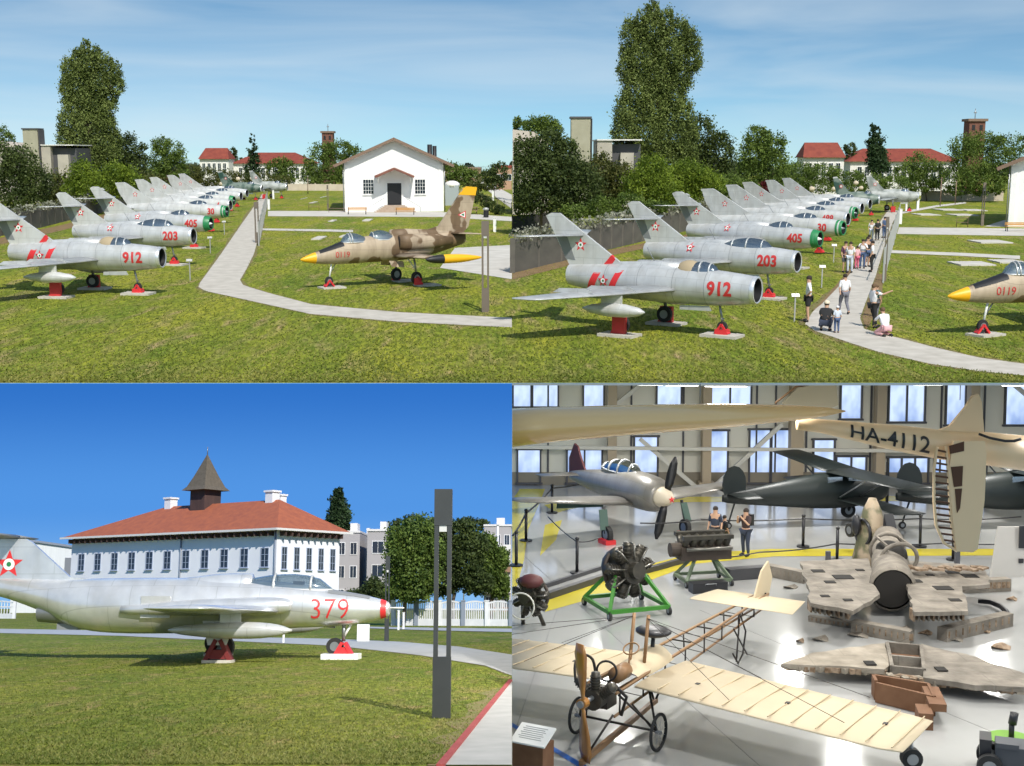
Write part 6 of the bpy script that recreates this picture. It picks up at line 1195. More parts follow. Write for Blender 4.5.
belt('dark barrier belt from the corner post to the seam', [(552, 513), (526, 541), (512.6, 566)], r=.03); belt('dark barrier belt running back to the wall door', [(552, 513), (590, 505), (640, 503)], r=.02); belt('thin barrier belt in front of the silver fighter', [(548, 545), (577, 573), (600, 568)]); belt('long barrier belt crossing behind the visitors', [(640, 552), (700, 548), (803, 547), (920, 547), (1020, 545)], r=.022)
belt('long lower barrier belt across the yellow stripe', [(690, 578), (760, 570), (837, 561), (953, 560), (1022, 560)], h=.5, r=.02)
BEAM = mat('dark_floor_rail', (.05, .05, .055), .5)
for i, (a, b, w) in enumerate((((545, 600), (640, 568), .16), ((545, 588), (600, 570), .1), ((640, 575), (690, 561), .14), ((727, 580), (765, 577), .3))):
    p, q = gh(*a), gh(*b); m_ = MB(); m_.beam(V((0, 0, w / 2 + .01)), q - p + V((0, 0, w / 2 + .01)), w, w); o = m_.build('floor_rail', BEAM); o.location = p; tag(o, ['thick dark rail lying on the yellow stripe left of the radial engine', 'thin dark rail above the thick one', 'dark rail lying between the two engines', 'flat dark rail right of the black case'][i], 'rail')

# ---- silver propeller fighter
FSIL = mat('fighter_grey', (.22, .205, .185), .35, .3, col2=(.27, .26, .24), scale=.8); weather(FSIL)
BLUEG = mat('underside_green', (.05, .1, .08), .6); MAROON = mat('maroon', (.09, .02, .02), .6)
def prop_fighter(label, loc, rz):
    t = thing('propeller_fighter', label, 'aircraft', loc, rz); t.scale = (.84, .86, .84)
    st = stations([(0.15, 1.75, .42, .42), (.6, 1.75, .62, .62), (1.5, 1.75, .66, .68), (2.8, 1.72, .55, .68), (4.5, 1.62, .42, .52), (6.2, 1.55, .26, .34), (7.4, 1.5, .1, .18)], 3)
    m_ = MB(); m_.loft(fus_rings(st, 24), FSIL); m_.build('fuselage', None, t)
    m_ = MB(); m_.loft(fus_rings([[.14, 1.75, .36, .36], [.13, 1.75, .02, .02]], 20), BLACK); m_.build('cooling_inlet', None, t)
    sp = MB(); sp.loft(fus_rings(stations([(-.5, 1.75, .02, .02), (-.38, 1.75, .17, .17), (-.1, 1.75, .31, .31), (.15, 1.75, .38, .38)], 3), 20), None); so = sp.build('spinner', mat('cream_spinner', (.6, .52, .4), .5), t)
    em = MB(); c = [V((-(-.515), 0, 1.75))]; pts = [V((.5, .14 * math.cos(PI / 2 + k * PI / 5) * (1 if k % 2 == 0 else .42), 1.75 + .14 * math.sin(PI / 2 + k * PI / 5) * (1 if k % 2 == 0 else .42))) for k in range(10)]
    em.add([V((.53, 0, 1.75))] + pts, [(0, k + 1, (k + 1) % 10 + 1) for k in range(10)], RED); em.build('star_emblem', None, so)
    for sg in (1, -1):
        bl = MB(); rs = []
        for f, w in ((.25, .1), (.5, .15), (.9, .17), (1.25, .14), (1.5, .05)):
            dz = math.cos(R(14)) * f * sg; dy = math.sin(R(14)) * f * sg; tw = R(50 - 25 * f)
            rs.append([V((.1 + math.sin(tw) * w * u + .02 * v_, dy + math.cos(tw) * w * u, 1.75 + dz)) for u, v_ in ((-1, 0), (0, 1), (1, 0), (0, -1))])
        bl.loft(rs, None); bl.build('propeller_blade', BLACK, t)
    for sd in (-1, 1):
        w = MB(); wing(w, [((-1.3, sd * .3, 1.3), (-3.5, sd * .3, 1.28), .3), ((-1.9, sd * 4.6, 1.62), (-3.0, sd * 4.6, 1.6), .12), ((-2.2, sd * 4.8, 1.63), (-2.8, sd * 4.8, 1.62), .04)]); wo = w.build('wing', FSIL, t)
        fl = MB(); fl.plate([(-3.35, sd * .6, 1.18), (-3.2, sd * 2.6, 1.3), (-3.3, sd * 2.6, 1.0), (-3.5, sd * .6, .88)], .03, None, nrm=(1, 0, 0)); fl.build('flap', BLUEG, wo)
        w = MB(); wing(w, [((-6.2, sd * .1, 1.65), (-7.3, sd * .1, 1.65), .09), ((-6.5, sd * 1.7, 1.68), (-7.2, sd * 1.7, 1.68), .04)]); w.build('tailplane', FSIL, t)
        gr = MB(); gr.tube([(-1.5, sd * 1.6, 1.3), (-1.25, sd * 1.65, .35)], .06, BLACK); gr.beam((-1.45, sd * 1.66, 1.2), (-1.2, sd * 1.72, .5), .3, .04, BLUEG); go = gr.build('main_gear', None, t); wheel('wheel', go, (-1.22, sd * 1.6, .32), .31, .16)
        c = MB(); c.box((-1.2, sd * 1.62, .08), (.6, .4, .16)); c.build('red_chock', RED, t)
    f = MB(); f.plate([(-6.0, 0, 1.75), (-6.5, 0, 2.35), (-6.75, 0, 2.75), (-7.05, 0, 2.85), (-7.5, 0, 2.2), (-7.5, 0, 1.5)], .08, None); f.build('fin', MAROON, t)
    canopy_parts(t, -1.7, -4.6, 2.25, .46, .33, [-2.2, -2.9, -3.6, -4.2], CANOPY); return t
p = gh(664, 546); clip_thing(prop_fighter('grey propeller fighter with cream spinner, black blades and red star', (p.x, p.y, 0), R(-66)), 1)

# ---- dark green high-wing aircraft
DG = mat('very_dark_green', (.006, .01, .01), .45, col2=(.012, .018, .017), scale=.6)
def highwing(label, loc, rz, k=1.0, wingz=2.45, span=5.2, biplane=False):
    t = thing('highwing_aircraft', label, 'aircraft', loc, rz); t.scale = (k,) * 3
    st = stations([(0, 1.5, .36, .4), (.4, 1.5, .52, .58), (1.6, 1.5, .58, .78), (3.0, 1.5, .56, .8), (4.8, 1.45, .4, .6), (7.2, 1.35, .14, .26), (7.8, 1.35, .05, .15)], 3)
    m_ = MB(); m_.loft(fus_rings(st, 20), DG); m_.build('fuselage', None, t)
    f = MB(); f.plate([V((-7.25 - .55 * math.cos(a), 0, 1.85 + .8 * math.sin(a) + .1)) for a in [2 * PI * j / 16 for j in range(16)]], .07, None); f.build('fin', DG, t)
    for sd in (-1, 1):
        w = MB(); wing(w, [((-1.2, sd * .1, wingz), (-3.0, sd * .1, wingz), .2), ((-1.2, sd * span, wingz + .12), (-2.8, sd * span, wingz + .12), .12), ((-1.5, sd * (span + .25), wingz + .12), (-2.5, sd * (span + .25), wingz + .12), .04)]); wo = w.build('wing', DG, t)
        for xx in (-1.5, -2.5): s_ = MB(); s_.tube([(xx, sd * .4, 1.2), (xx - .05, sd * 2.8, wingz)], .035, None, 6); s_.build('strut', STEEL, t)
        w = MB(); wing(w, [((-6.3, sd * .05, 1.55), (-7.6, sd * .05, 1.55), .08), ((-6.6, sd * 1.6, 1.55), (-7.5, sd * 1.6, 1.55), .04)]); w.build('tailplane', DG, t)
        gr = MB(); gr.tube([(-1.3, sd * .3, 1.2), (-1.2, sd * 1.0, .38)], .07, None); go = gr.build('main_gear', DG, t); wheel('wheel', go, (-1.2, sd * 1.05, .36), .34, .14)
        if biplane: w = MB(); wing(w, [((-1.0, sd * .2, 1.15), (-2.6, sd * .2, 1.15), .18), ((-1.1, sd * span * .9, 1.3), (-2.5, sd * span * .9, 1.3), .1)]); w.build('wing', DG, t)
    g2 = MB(); g2.tube([(-7.2, 0, 1.2), (-7.5, 0, .25)], .04, None); go = g2.build('tail_gear', DG, t); wheel('wheel', go, (-7.5, 0, .15), .15, .08)
    for xx in (-1.7, -2.7): w = MB(); w.box((xx, -.44, 1.98), (.7, .06, .36)); w.build('cabin_window', CANOPYB, t)
    pr = MB(); pr.box((.12, 0, 1.55), (.06, .16, 2.2)); pr.build('propeller', BLACK, t); eb = MB()
    eb.disc((-4.2, -.36, 1.6), .14, .02, (0, 1, 0), WHITE); eb.build('roundel', None, t); return t
p = gh(884, 521); highwing('dark green high-wing aircraft with rounded fin behind the glider', (p.x, p.y, 0), R(14), .74, 2.35, 5.6, True)
p = gh(1075, 525); highwing('second dark aircraft at the wall, only tail and body visible', (p.x, p.y, 0), R(6), .78, 2.3, 3.0)

# ---- engines
ENG = mat('oily_engine', (.035, .033, .03), .45, .5, col2=(.09, .08, .06), scale=4); ENGR = mat('engine_rust', (.06, .045, .035), .6, .3); GRN = mat('bright_green_steel', (.04, .2, .02), .5); COPP = mat('pipe_metal', (.2, .19, .17), .35, .8)
def radial(t, c, r, ax, m=ENG):
    c = V(c); a = V(ax).normalized(); u = V((0, 0, 1)); w = a.cross(u).normalized()
    mm = MB(); mm.disc(c, r * .45, r * .7, a, None, 18); mm.disc(c + a * r * .42, r * .28, r * .35, a, None, 14); mm.build('crankcase', m, t)
    for k in range(9):
        d = u * math.cos(2 * PI * k / 9) + w * math.sin(2 * PI * k / 9); mm = MB(); mm.tube([c + d * r * .4, c + d * r * .95], r * .17, None, 10)
        for j in range(4): mm.disc(c + d * r * (.5 + j * .12), r * .2, r * .035, d, None, 10)
        cy = mm.build('cylinder', m, t); pp = MB(); pp.tube([c + d * r * .95 + a * r * .1, c + d * r * .9 + a * r * .3, c + d * r * .35 + a * r * .35], r * .035, None, 5); pp.build('pushrod', COPP, cy)
    mm = MB(); mm.ring(c - a * r * .35, r * .72, r * .08, a, None, 20); mm.build('exhaust_ring', ENGR, t)
def stand(t, px0, m, w, d, h, whl=True, top=None):
    for sx_ in (-1, 1):
        mm = MB(); mm.beam((sx_ * w / 2, -d / 2, .2), (sx_ * w / 2, d / 2, .2), .09, .09); mm.build('side_rail', m, t)
        for sy_ in (-1, 1):
            mm = MB(); mm.beam((sx_ * w / 2, sy_ * d / 2, .2), (sx_ * w * .22, sy_ * d * .1, h), .08, .08); mm.build('leg', m, t)
            if whl: wheel('castor', t, (sx_ * w / 2, sy_ * d / 2, .1), .1, .06, (1, 0, 0))
    for sy_ in (-1, 1): mm = MB(); mm.beam((-w / 2, sy_ * d / 2, .2), (w / 2, sy_ * d / 2, .2), .09, .09); mm.build('cross_rail', m, t)
p = gh(626, 610); t = thing('radial_engine', 'black radial aero engine on a bright green wheeled stand', 'engine', p, R(20)); stand(t, 0, GRN, 1.55, 1.5, .95); radial(t, (0, -.1, 1.0), .72, (.25, -1, .15)); mm = MB(); mm.ell((0, .3, 1.0), (.5, .45, .5)); mm.build('accessory_case', ENG, t)
p = gh(703, 583); t = thing('inline_engine', 'long dark inline aero engine on a tube frame stand', 'engine', p, R(12)); t.scale = (.95, .9, .84); stand(t, 0, mat('grey_green_steel', (.12, .16, .1), .5), 1.3, 1.0, .8)
m_ = MB(); m_.box((0, 0, 1.0), (1.45, .55, .42)); m_.build('crankcase', ENGR, t)
for sy_ in (-1, 1):
    for k in range(6): m_ = MB(); m_.tube([(-.6 + k * .24, sy_ * .1, 1.15), (-.6 + k * .24, sy_ * .32, 1.5)], .1, None, 8); cy = m_.build('cylinder', ENG, t)
    m_ = MB(); m_.beam((-.72, sy_ * .34, 1.53), (.72, sy_ * .34, 1.53), .2, .12); m_.build('valve_cover', ENG, t); m_ = MB(); m_.tube([(-.65, sy_ * .5, 1.2), (.65, sy_ * .5, 1.2)], .06, None, 8); m_.build('exhaust_pipe', COPP, t)
m_ = MB(); m_.disc((-.82, 0, 1.1), .22, .3, (1, 0, 0)); m_.build('gearbox', ENGR, t); 
p = gh(511.5, 628); p.x = .42; t = thing('piston_engine', 'greasy piston engine with pale hoop, cut by the seam', 'engine', p, R(-15)); radial(t, (0, 0, .75), .5, (-.3, -1, .1)); m_ = MB(); m_.tube([(.1, .1, .5), (.25, .3, 0)], .05, None); m_.tube([(-.2, .1, .5), (-.25, .3, 0)], .05, None); m_.build('stand', ENG, t); m_ = MB(); m_.ring((-.1, -.45, .62), .3, .02, (0, 1, 0)); m_.build('hoop', WHB, t); m_ = MB(); m_.ell((.05, -.1, 1.12), (.28, .25, .16)); m_.build('top_cover', MAROON, t); clip_thing(t, 1)
p = gh(708, 591.5); t = thing('black_case', 'long black case lying on the floor under the inline engine', 'case', p, R(14)); m_ = MB(); m_.box((0, 0, .13), (.95, .32, .26)); m_.build('case_body', BLK, t); m_ = MB(); m_.tube([(-.15, -.17, .2), (-.15, -.2, .24), (.15, -.2, .24), (.15, -.17, .2)], .012, None, 5); m_.build('handle', STEEL, t)
# cowled green aircraft nose with propeller cone at the centre rear
p = gh(871, 563); t = thing('cowled_nose', 'olive aircraft nose section with camouflage blotches standing behind the wreck', 'aircraft part', p, R(-70)); m_ = MB(); OLV = mat('olive_blotch', (.1, .1, .05), .6, col2=(.32, .25, .17), scale=2, amt=.12)
m_.loft([[V((r * math.cos(a), r * .8 * math.sin(a), z)) for a in (2 * PI * k / 14 for k in range(14))] for z, r in ((0, .62), (.3, .55), (.9, .42), (1.5, .3), (1.85, .12))], None); m_.build('cowling', OLV, t); m_ = MB(); m_.plate([(.45, .1, .1), (.85, .1, 0), (.95, .1, .7), (.6, .1, 1.5)], .3, None); m_.build('intake_lip', BLK, t); m_ = MB(); m_.ell((-.1, -.45, 1.1), (.16, .12, .3)); m_.ring((.0, -.3, .9), .35, .05, (0, 1, 0)); m_.build('exhaust', BLK, t); wheel('wheel', t, (-1.0, 0, .75), .2, .1)

# ---- visitors in the hall
NAVY = mat('navy', (.03, .04, .07), .8)
def hman(px, py, hp, rz, lab, **kw): p = gh(px, py); person(lab, p, R(rz), h=hp / SH(py), group='visitors in the museum hall', **kw)
hman(715, 553, 47, 150, 'visitor in navy jacket standing behind the inline engine', shirt=NAVY, legs=BLK, pose='stand')
hman(724, 551, 36, -60, 'child in black beside the navy visitor', shirt=BLK, legs=BLK)
hman(745.5, 556, 48, 130, 'visitor in dark coat carrying a bundle in the hall', shirt=mat('dark_coat', (.05, .03, .03), .8), legs=NAVY, pose='arms', bag=BLK)

# ---- wreck of a centre section, laid on trestles
TAN = weather(mat('corroded_tan', (.15, .13, .105), .75, col2=(.29, .255, .21), scale=2.2, amt=.45, bump=.4, bscale=9), 1.3, .8, .75, .4); TAND = mat('torn_brown', (.12, .07, .035), .8, col2=(.3, .22, .15), scale=9, amt=.3); HOLE = mat('open_dark', (.012, .01, .008), .9)
def lay(mb, pts, z, th, m, rag=.05):
    q0 = [gh(x, y, z) for x, y in pts]; q = []
    for a, b in zip(q0, q0[1:] + q0[:1]):
        n = max(1, int((b - a).length / .3)); q += [a.lerp(b, k / n) + (V((random.uniform(-rag, rag), random.uniform(-rag, rag) * 1.6, 0)) if k else V((0, 0, 0))) for k in range(n)]
    q = [v for v in q]; mb.plate([V((max(a.x, .01), a.y, a.z)) for a in q], th, m, nrm=(0, 0, 1))
t = thing('wreck_centre_section', 'torn tan aircraft centre section with an open fuselage barrel', 'aircraft wreck', (0, 0, 0))
m_ = MB(); lay(m_, [(800, 563), (868, 560), (872, 585), (880, 596), (853, 613), (811, 605), (806, 585)], .75, .09, None); m_.build('port_wing_stub', TAN, t)
m_ = MB(); lay(m_, [(905, 562), (985, 568), (990, 586), (962, 588), (968, 613), (914, 614), (908, 590)], .75, .09, None); m_.build('starboard_wing_stub', TAN, t)
A0, A1 = gh(892, 617), gh(886, 563); rs = []
for f, zc_, r in ((0, .66, .5), (.02, .66, .58), (.2, .7, .5), (.5, .8, .47), (.8, .82, .44), (1, .78, .36)): c = A0.lerp(A1, f); rs.append([V((c.x + r * math.cos(a), c.y, zc_ + r * .95 * math.sin(a))) for a in (2 * PI * k / 22 for k in range(22))])
m_ = MB(); m_.loft(rs, TAN, caps=False); m_.build('fuselage_barrel', None, t); m_ = MB(); m_.loft([[V((v.x * .9 + A0.x * .1, v.y + .03, v.z * .9 + .072)) for v in rs[0]], [V((v.x * .9 + A0.lerp(A1, .4).x * .1, v.y, v.z * .9 + .08)) for v in rs[2]]], HOLE, caps=True); m_.add([V((v.x * .93 + A0.x * .07, v.y + .01, v.z * .93 + .05)) for v in rs[0]], [tuple(range(22))], HOLE); m_.build('open_end', None, t)
m_ = MB(); c = A0.lerp(A1, .42); m_.ell(c + V((0, -.1, 1.05)), (.34, .8, .27), HOLE, 16, 8); m_.build('cockpit_opening', None, t); m_ = MB(); m_.ring(c + V((0, -.7, 1.0)), .46, .05, (0, 1, .35)); m_.ring(c + V((0, .3, 1.05)), .42, .045, (0, 1, .2)); m_.beam(c + V((-.3, -.7, 1.35)), c + V((-.28, .3, 1.38)), .05, .05); m_.beam(c + V((.3, -.7, 1.35)), c + V((.28, .3, 1.38)), .05, .05); m_.build('cockpit_frame', TAN, t)
for x, y, w in ((843, 577, .45), (818, 571, .3), (830, 582, .25), (915, 581, .3), (943, 588, .4), (952, 572, .3), (860, 570, .2), (825, 596, .2), (955, 600, .25), (930, 575, .18), (970, 576, .35), (848, 600, .2)): m_ = MB(); q = gh(x, y, .8); m_.box(q, (w, w * .9, .02)); m_.build('panel_opening', HOLE, t)
m_ = MB()
for k in range(14): q = gh(910 + k * 5.6, 567 + (k % 3) * 1.2, .95); m_.box(q, (.16, .3, .05), rz=k * .9)
m_.build('torn_skin', TAND, t)
for e0, e1, n in (((811, 606), (853, 614), 9), ((914, 615), (968, 614), 11)):
    m_ = MB(); a = gh(*e0, .62); b = gh(*e1, .62); m_.beam(a + V((0, .25, -.05)), b + V((0, .25, -.05)), .06, .2, TAND)
    for k in range(n): m_.box(a.lerp(b, k / n) + V((0, .12, -.02)), (.04, .3, .24), TAN if k % 2 else TAND)
    m_.build('torn_rib', None, t)
m_ = MB()
for x, y in ((830, 606), (858, 611), (935, 612), (960, 606), (830, 575), (960, 575)): q = gh(x, y, 0); m_.box(q + V((0, .25, .3)), (.12, .12, .6))
m_.build('trestle', MULL, t)
def debris(name, label, pts, z, th, m, cat='aircraft wreck'):
    t = thing(name, label, cat, (0, 0, 0)); m_ = MB(); lay(m_, pts, z, th, None); m_.build('panel', m, t); return t
TANL = weather(mat('faded_cream_skin', (.25, .215, .165), .75, col2=(.4, .35, .28), scale=2.6, amt=.4, bump=.3, bscale=7), 1.5, .9, .8, .3)
for i, (x, y) in enumerate(((800, 642), (858, 636), (925, 634), (955, 640), (985, 632), (838, 618), (1000, 648), (905, 630), (880, 628), (790, 588), (1012, 600), (820, 640))):
    q = gh(x, y); m_ = MB(); w = random.uniform(.12, .3); m_.plate([V((w * random.uniform(.6, 1) * math.cos(a), w * random.uniform(.5, 1) * math.sin(a), .03 + .04 * math.sin(2 * a))) for a in (2 * PI * k / 7 for k in range(7))], .02, None, nrm=(0, 0, 1)); o = m_.build('metal_scrap', TAN if i % 2 else TAND); o.location = q; tag(o, 'small torn metal scrap lying on the hall floor by the wreck', 'scrap', 'torn metal scraps round the wreck')
t = debris('wreck_wing', 'cream crumpled wing panel with torn lower edge, left part', [(781, 666), (812, 655), (885, 645.5), (889, 668), (884, 672), (830, 668)], .3, .1, TANL)
m_ = MB()
for k in range(26): f = k / 26; q = gh(786 + 100 * f, 666.5 + 5 * f + (k % 2), .26); m_.box(q, (.1, .16, .1), rz=k * 1.3, m=TAND if k % 3 else TANL)
m_.build('torn_edge', None, t); m_ = MB(); q = gh(870, 663, .37); m_.box(q, (.2, .25, .02)); m_.build('panel_opening', HOLE, t)
t = debris('wreck_wing', 'tan crumpled wing panel with torn lower edge, right part', [(921, 646), (965, 656), (1030, 678), (1030, 690), (975, 688), (923, 680)], .3, .1, TAN)
m_ = MB()
for k in range(28): f = k / 28; q = gh(890 + 136 * f, 677 + 13 * f + (k % 2), .26); m_.box(q, (.12, .18, .12), rz=k * 1.1, m=TAND if k % 3 else TANL)
m_.build('torn_edge', None, t); m_ = MB(); q = gh(941, 669, .37); m_.box(q, (.2, .25, .02)); m_.build('panel_opening', HOLE, t)
t = thing('wreck_bay', 'open brown box bay between the two torn wing panels', 'aircraft wreck', (0, 0, 0)); m_ = MB()
for a, b in (((887, 647), (921, 650)), ((889, 660), (922, 663)), ((892, 671), (924, 674)), ((887, 647), (892, 671)), ((921, 650), (924, 674))): m_.beam(gh(*a, .28), gh(*b, .28), .07, .22)
m_.build('spar', TAN, t); m_ = MB(); lay(m_, [(888, 648), (920, 651), (923, 673), (892, 670)], .1, .04, mat('rust_floor', (.16, .065, .02), .8)); m_.build('tray', None, t)
t = thing('wooden_crate', 'brown open crate under the propeller aircraft wing tip', 'crate', (0, 0, 0)); m_ = MB(); CR = mat('crate_brown', (.13, .055, .022), .8, col2=(.2, .1, .05), scale=3)
for a, b in (((873, 684), (928, 693)), ((928, 693), (934, 706)), ((873, 684), (876, 690)), ((876, 692), (934, 706))): m_.beam(gh(*a, .2), gh(*b, .2), .06, .38)
m_.build('side', CR, t); m_ = MB(); m_.beam(gh(930, 690, .3), gh(938, 708, .3), .3, .14); m_.beam(gh(922, 712, .15), gh(926, 722, .15), .25, .3); m_.build('lid', CR, t)
for i, (a, b, w, lab) in enumerate((((809, 621), (853, 628), .14, 'thin tan spar on the floor before the centre section'), ((853, 632), (912, 643), .28, 'thick tan spar on the floor before the centre section'), ((942, 641), (1008, 625), .3, 'tan spar pointing away on the right of the wreck'), ((962, 592), (1008, 590), .32, 'torn beam end right of the starboard stub'), ((768, 575), (806, 583), .3, 'rusty box beam left of the port wing stub'))):
    p, q = gh(*a), gh(*b); m_ = MB(); m_.beam(V((0, 0, w / 2)), q - p + V((0, 0, w / 2)), w * .9, w)
    for k in range(10): u = (q - p) * (k / 10 + .05); m_.box(u + V((0, -w * .42, w * .55)), (w * .3, .06, w * .5), m=TAND)
    m_.mats[0] = TAN; o = m_.build('loose_spar', None); o.location = p; tag(o, lab, 'spar')
P_ = [gh(x, y, .1) for x, y in ((978, 601), (990, 602), (1000, 606), (1007, 612), (1009, 620), (1003, 606), (1011, 618))]; m_ = MB(); m_.tube([q - P_[0] for q in P_[:5]], .06, None, 6); o = m_.build('bent_pipe', BLK); o.location = P_[0]; tag(o, 'black curved pipe lying right of the wreck', 'pipe')
q0, q1 = dh(990, 577, HALL.g(1000, 577).y), dh(1030, 577, HALL.g(1000, 577).y); t = thing('display_panel', 'grey white tilted display panel at the hall edge', 'panel', q0); z1 = 50 / SH(577); m_ = MB(); m_.plate([(0, 0, 0), (q1.x - q0.x, 0, 0), (q1.x - q0.x, .15, z1), (.22, .15, z1)], .06, None); m_.build('board', mat('panel_white', (.45, .43, .4), .6), t); m_ = MB(); m_.box((.9, -.05, 1.1), (.35, .05, .6)); m_.box((.8, -.05, .45), (.12, .05, .12)); m_.build('fitting', BLK, t)

# ---- early monoplane in the foreground
FAB = mat('doped_linen', (.5, .41, .27), .7, col2=(.58, .48, .33), scale=.8, amt=.5, bump=.08, bscale=3); ASH = mat('varnished_ash', (.2, .1, .04), .45, col2=(.3, .17, .07), scale=2, stretch=(.3, 1, 1)); PROPW = mat('laminated_wood', (.42, .19, .035), .3, col2=(.22, .08, .015), scale=6, stretch=(1, 6, .2), coat=.5); DKT = mat('blackened_tube', (.03, .025, .022), .5, .4)
n0, n1 = gh(588, 762), gh(768, 640); fd = (n0 - n1).normalized(); rz = math.atan2(fd.y, fd.x); Lm = (n0 - n1).length
t = thing('early_monoplane', 'early wooden monoplane with linen wings, wooden propeller and bicycle wheels', 'aircraft', (n0.x, n0.y, 0), rz)
def B(a, b, r=.022, m=None, name='strut', par=None): mm = MB(); mm.tube([a, b], r, None, 6); return mm.build(name, m or ASH, par or t)
tl = -Lm
for sd in (-1, 1):
    B((-.35, sd * .33, 1.12), (tl + .3, sd * .1, 1.12), .028, ASH, 'longeron'); B((-.35, sd * .3, .72), (tl + .6, sd * .08, .85), .024, ASH, 'longeron')
    for k in range(8): f = k / 8; x = -.5 + (tl + .8) * f; y = sd * (.33 - .22 * f); B((x, y, 1.12), (x - .02, y * .95, .73 + .1 * f), .016, DKT, 'upright'); B((x, y, 1.12), (x + (tl + .8) / 8, y * .9, .75 + .1 * f), .008, DKT, 'bracing_wire')
for k in range(8): f = k / 7; x = -.5 + (tl + .8) * f; y = .33 - .22 * f; B((x, -y, 1.12), (x, y, 1.12), .016, DKT, 'cross_member')
# wings
for sd in (-1, 1):
    w = MB(); wing(w, [((-.95, sd * .36, 1.06), (-3.1, sd * .36, .96), .1), ((-.55, sd * 4.6, .98), (-2.6, sd * 4.6, .88), .07), ((-.6, sd * 4.95, .98), (-2.5, sd * 4.95, .88), .03)], None); wo = w.build('wing', FAB, t)
    rb = MB()
    for k in range(11): y = sd * (.8 + k * .4); f = (abs(y) - .36) / 4.3; xa = -.95 + .4 * f; rb.beam((xa - .05, y, 1.115 - .08 * f), (xa - 2.0, y, 1.0 - .08 * f), .018, .012)
    rb.build('rib_tape', mat('rib_tape_tan', (.47, .37, .23), .7), wo)
    g_ = MB()
    for k in range(5): y = sd * (1.2 + k * .8); g_.box((-1.7 + (k % 2) * .5, y, 1.06 - .02 * k), (.09, .07, .02))
    g_.build('wire_plate', DKT, wo)
    for xx in (-1.2, -2.6):
        for yy in (2.0, 3.9): B((-1.9, sd * .14, 2.0), (xx, sd * yy, 1.05), .005, DKT, 'bracing_wire')
for yy in (-.14, .14): B((-1.75, yy, 1.0), (-1.95, yy, 2.05), .035, ASH, 'pylon_post')
# tail
w = MB(); wing(w, [((tl + 1.7, -1.15, 1.14), (tl + .5, -1.0, 1.12), .04), ((tl + 1.75, 1.15, 1.14), (tl + .5, 1.0, 1.12), .04)]); w.build('tailplane', FAB, t)
w = MB(); w.plate([(tl + .9, 0, 1.15), (tl + .5, 0, 1.65), (tl + .1, 0, 1.8), (tl - .15, 0, 1.4), (tl + .05, 0, 1.0)], .04, None); w.build('rudder', FAB, t)
mm = MB(); mm.tube([(tl + 1.9 + .0, .1, 1.0), (tl + 1.6, .1, .6), (tl + 1.75, .1, .15), (tl + 2.0, .1, 0.02), (tl + 2.3, .1, .3)], .02, None, 6); mm.build('tail_skid', DKT, t)
B((tl + 2.4, .15, .85), (tl + 1.5, .1, .08), .018, DKT); B((tl + 1.3, -.15, .9), (tl + 2.1, .1, .08), .018, DKT)
# undercarriage
for sd in (-1, 1):
    yw = sd * .78; mm = MB(); mm.ring((-1.05, yw, .33), .3, .03, (0, 1, 0), RUBBER, 26, 6); wh = mm.build('wheel', None, t); sp = MB()
    for k in range(14): a = 2 * PI * k / 14; sp.tube([(-1.05, yw + .03 * (-1) ** k, .33), (-1.05 + .29 * math.cos(a), yw, .33 + .29 * math.sin(a))], .004, None, 4)
    sp.disc((-1.05, yw, .33), .035, .1, (0, 1, 0)); sp.build('spoke', STEEL, wh)
    B((-.5, sd * .3, 1.05), (-1.05, yw * .95, .35), .022, DKT, 'gear_leg'); B((-1.6, sd * .3, 1.0), (-1.05, yw * .95, .35), .022, DKT, 'gear_leg'); B((-1.0, sd * .3, .75), (-1.02, yw * .9, .36), .018, DKT, 'gear_leg')
    B((-.35, sd * .28, .75), (.1, 0, .1), .02, DKT, 'gear_leg')
B((-1.05, -.8, .34), (-1.05, .8, .34), .022, DKT, 'axle'); mm = MB(); mm.beam((.25, 0, .06), (-2.6, 0, .3), .07, .09); mm.build('landing_skid', ASH, t); B((-2.55, 0, .3), (-2.6, .2, .8), .022, DKT); B((-2.5, 0, .3), (-2.6, -.2, .8), .022, DKT)
# propeller (two laminated blades, at rest and upright)
pr = MB()
for sg in (1, -1):
    rs = []
    for f, w, th in ((0, .06, .06), (.2, .1, .05), (.5, .17, .035), (.8, .17, .022), (.98, .1, .012)):
        tw = R(42 - 22 * f) * sg; rs.append([V((.18 + math.sin(tw) * w * u * sg + th * v_, math.cos(tw) * w * u - .06 * f * sg, 1.05 + sg * f)) for u, v_ in ((-1, 0), (-.5, .6), (.3, 1), (1, 0), (.3, -1), (-.5, -.6))])
    pr.loft(rs, None)
pr.disc((.18, 0, 1.05), .09, .14, (1, 0, 0), None, 14); pr.build('propeller', PROPW, t); mm = MB(); mm.disc((.27, 0, 1.05), .06, .04, (1, 0, 0)); mm.tube([(.18, 0, 1.05), (-.3, 0, 1.05)], .04, None); mm.build('hub', STEEL, t)
for k, a in enumerate((-52, 0, 52)):
    a = R(a); d = V((0, math.sin(a), math.cos(a))); mm = MB(); mm.tube([V((-.25, 0, 1.0)) + d * .1, V((-.25, 0, 1.0)) + d * .45], .075, None, 10)
    for j in range(6): mm.disc(V((-.25, 0, 1.0)) + d * (.16 + j * .045), .095, .014, d, None, 12)
    mm.build('cylinder', ENG, t)
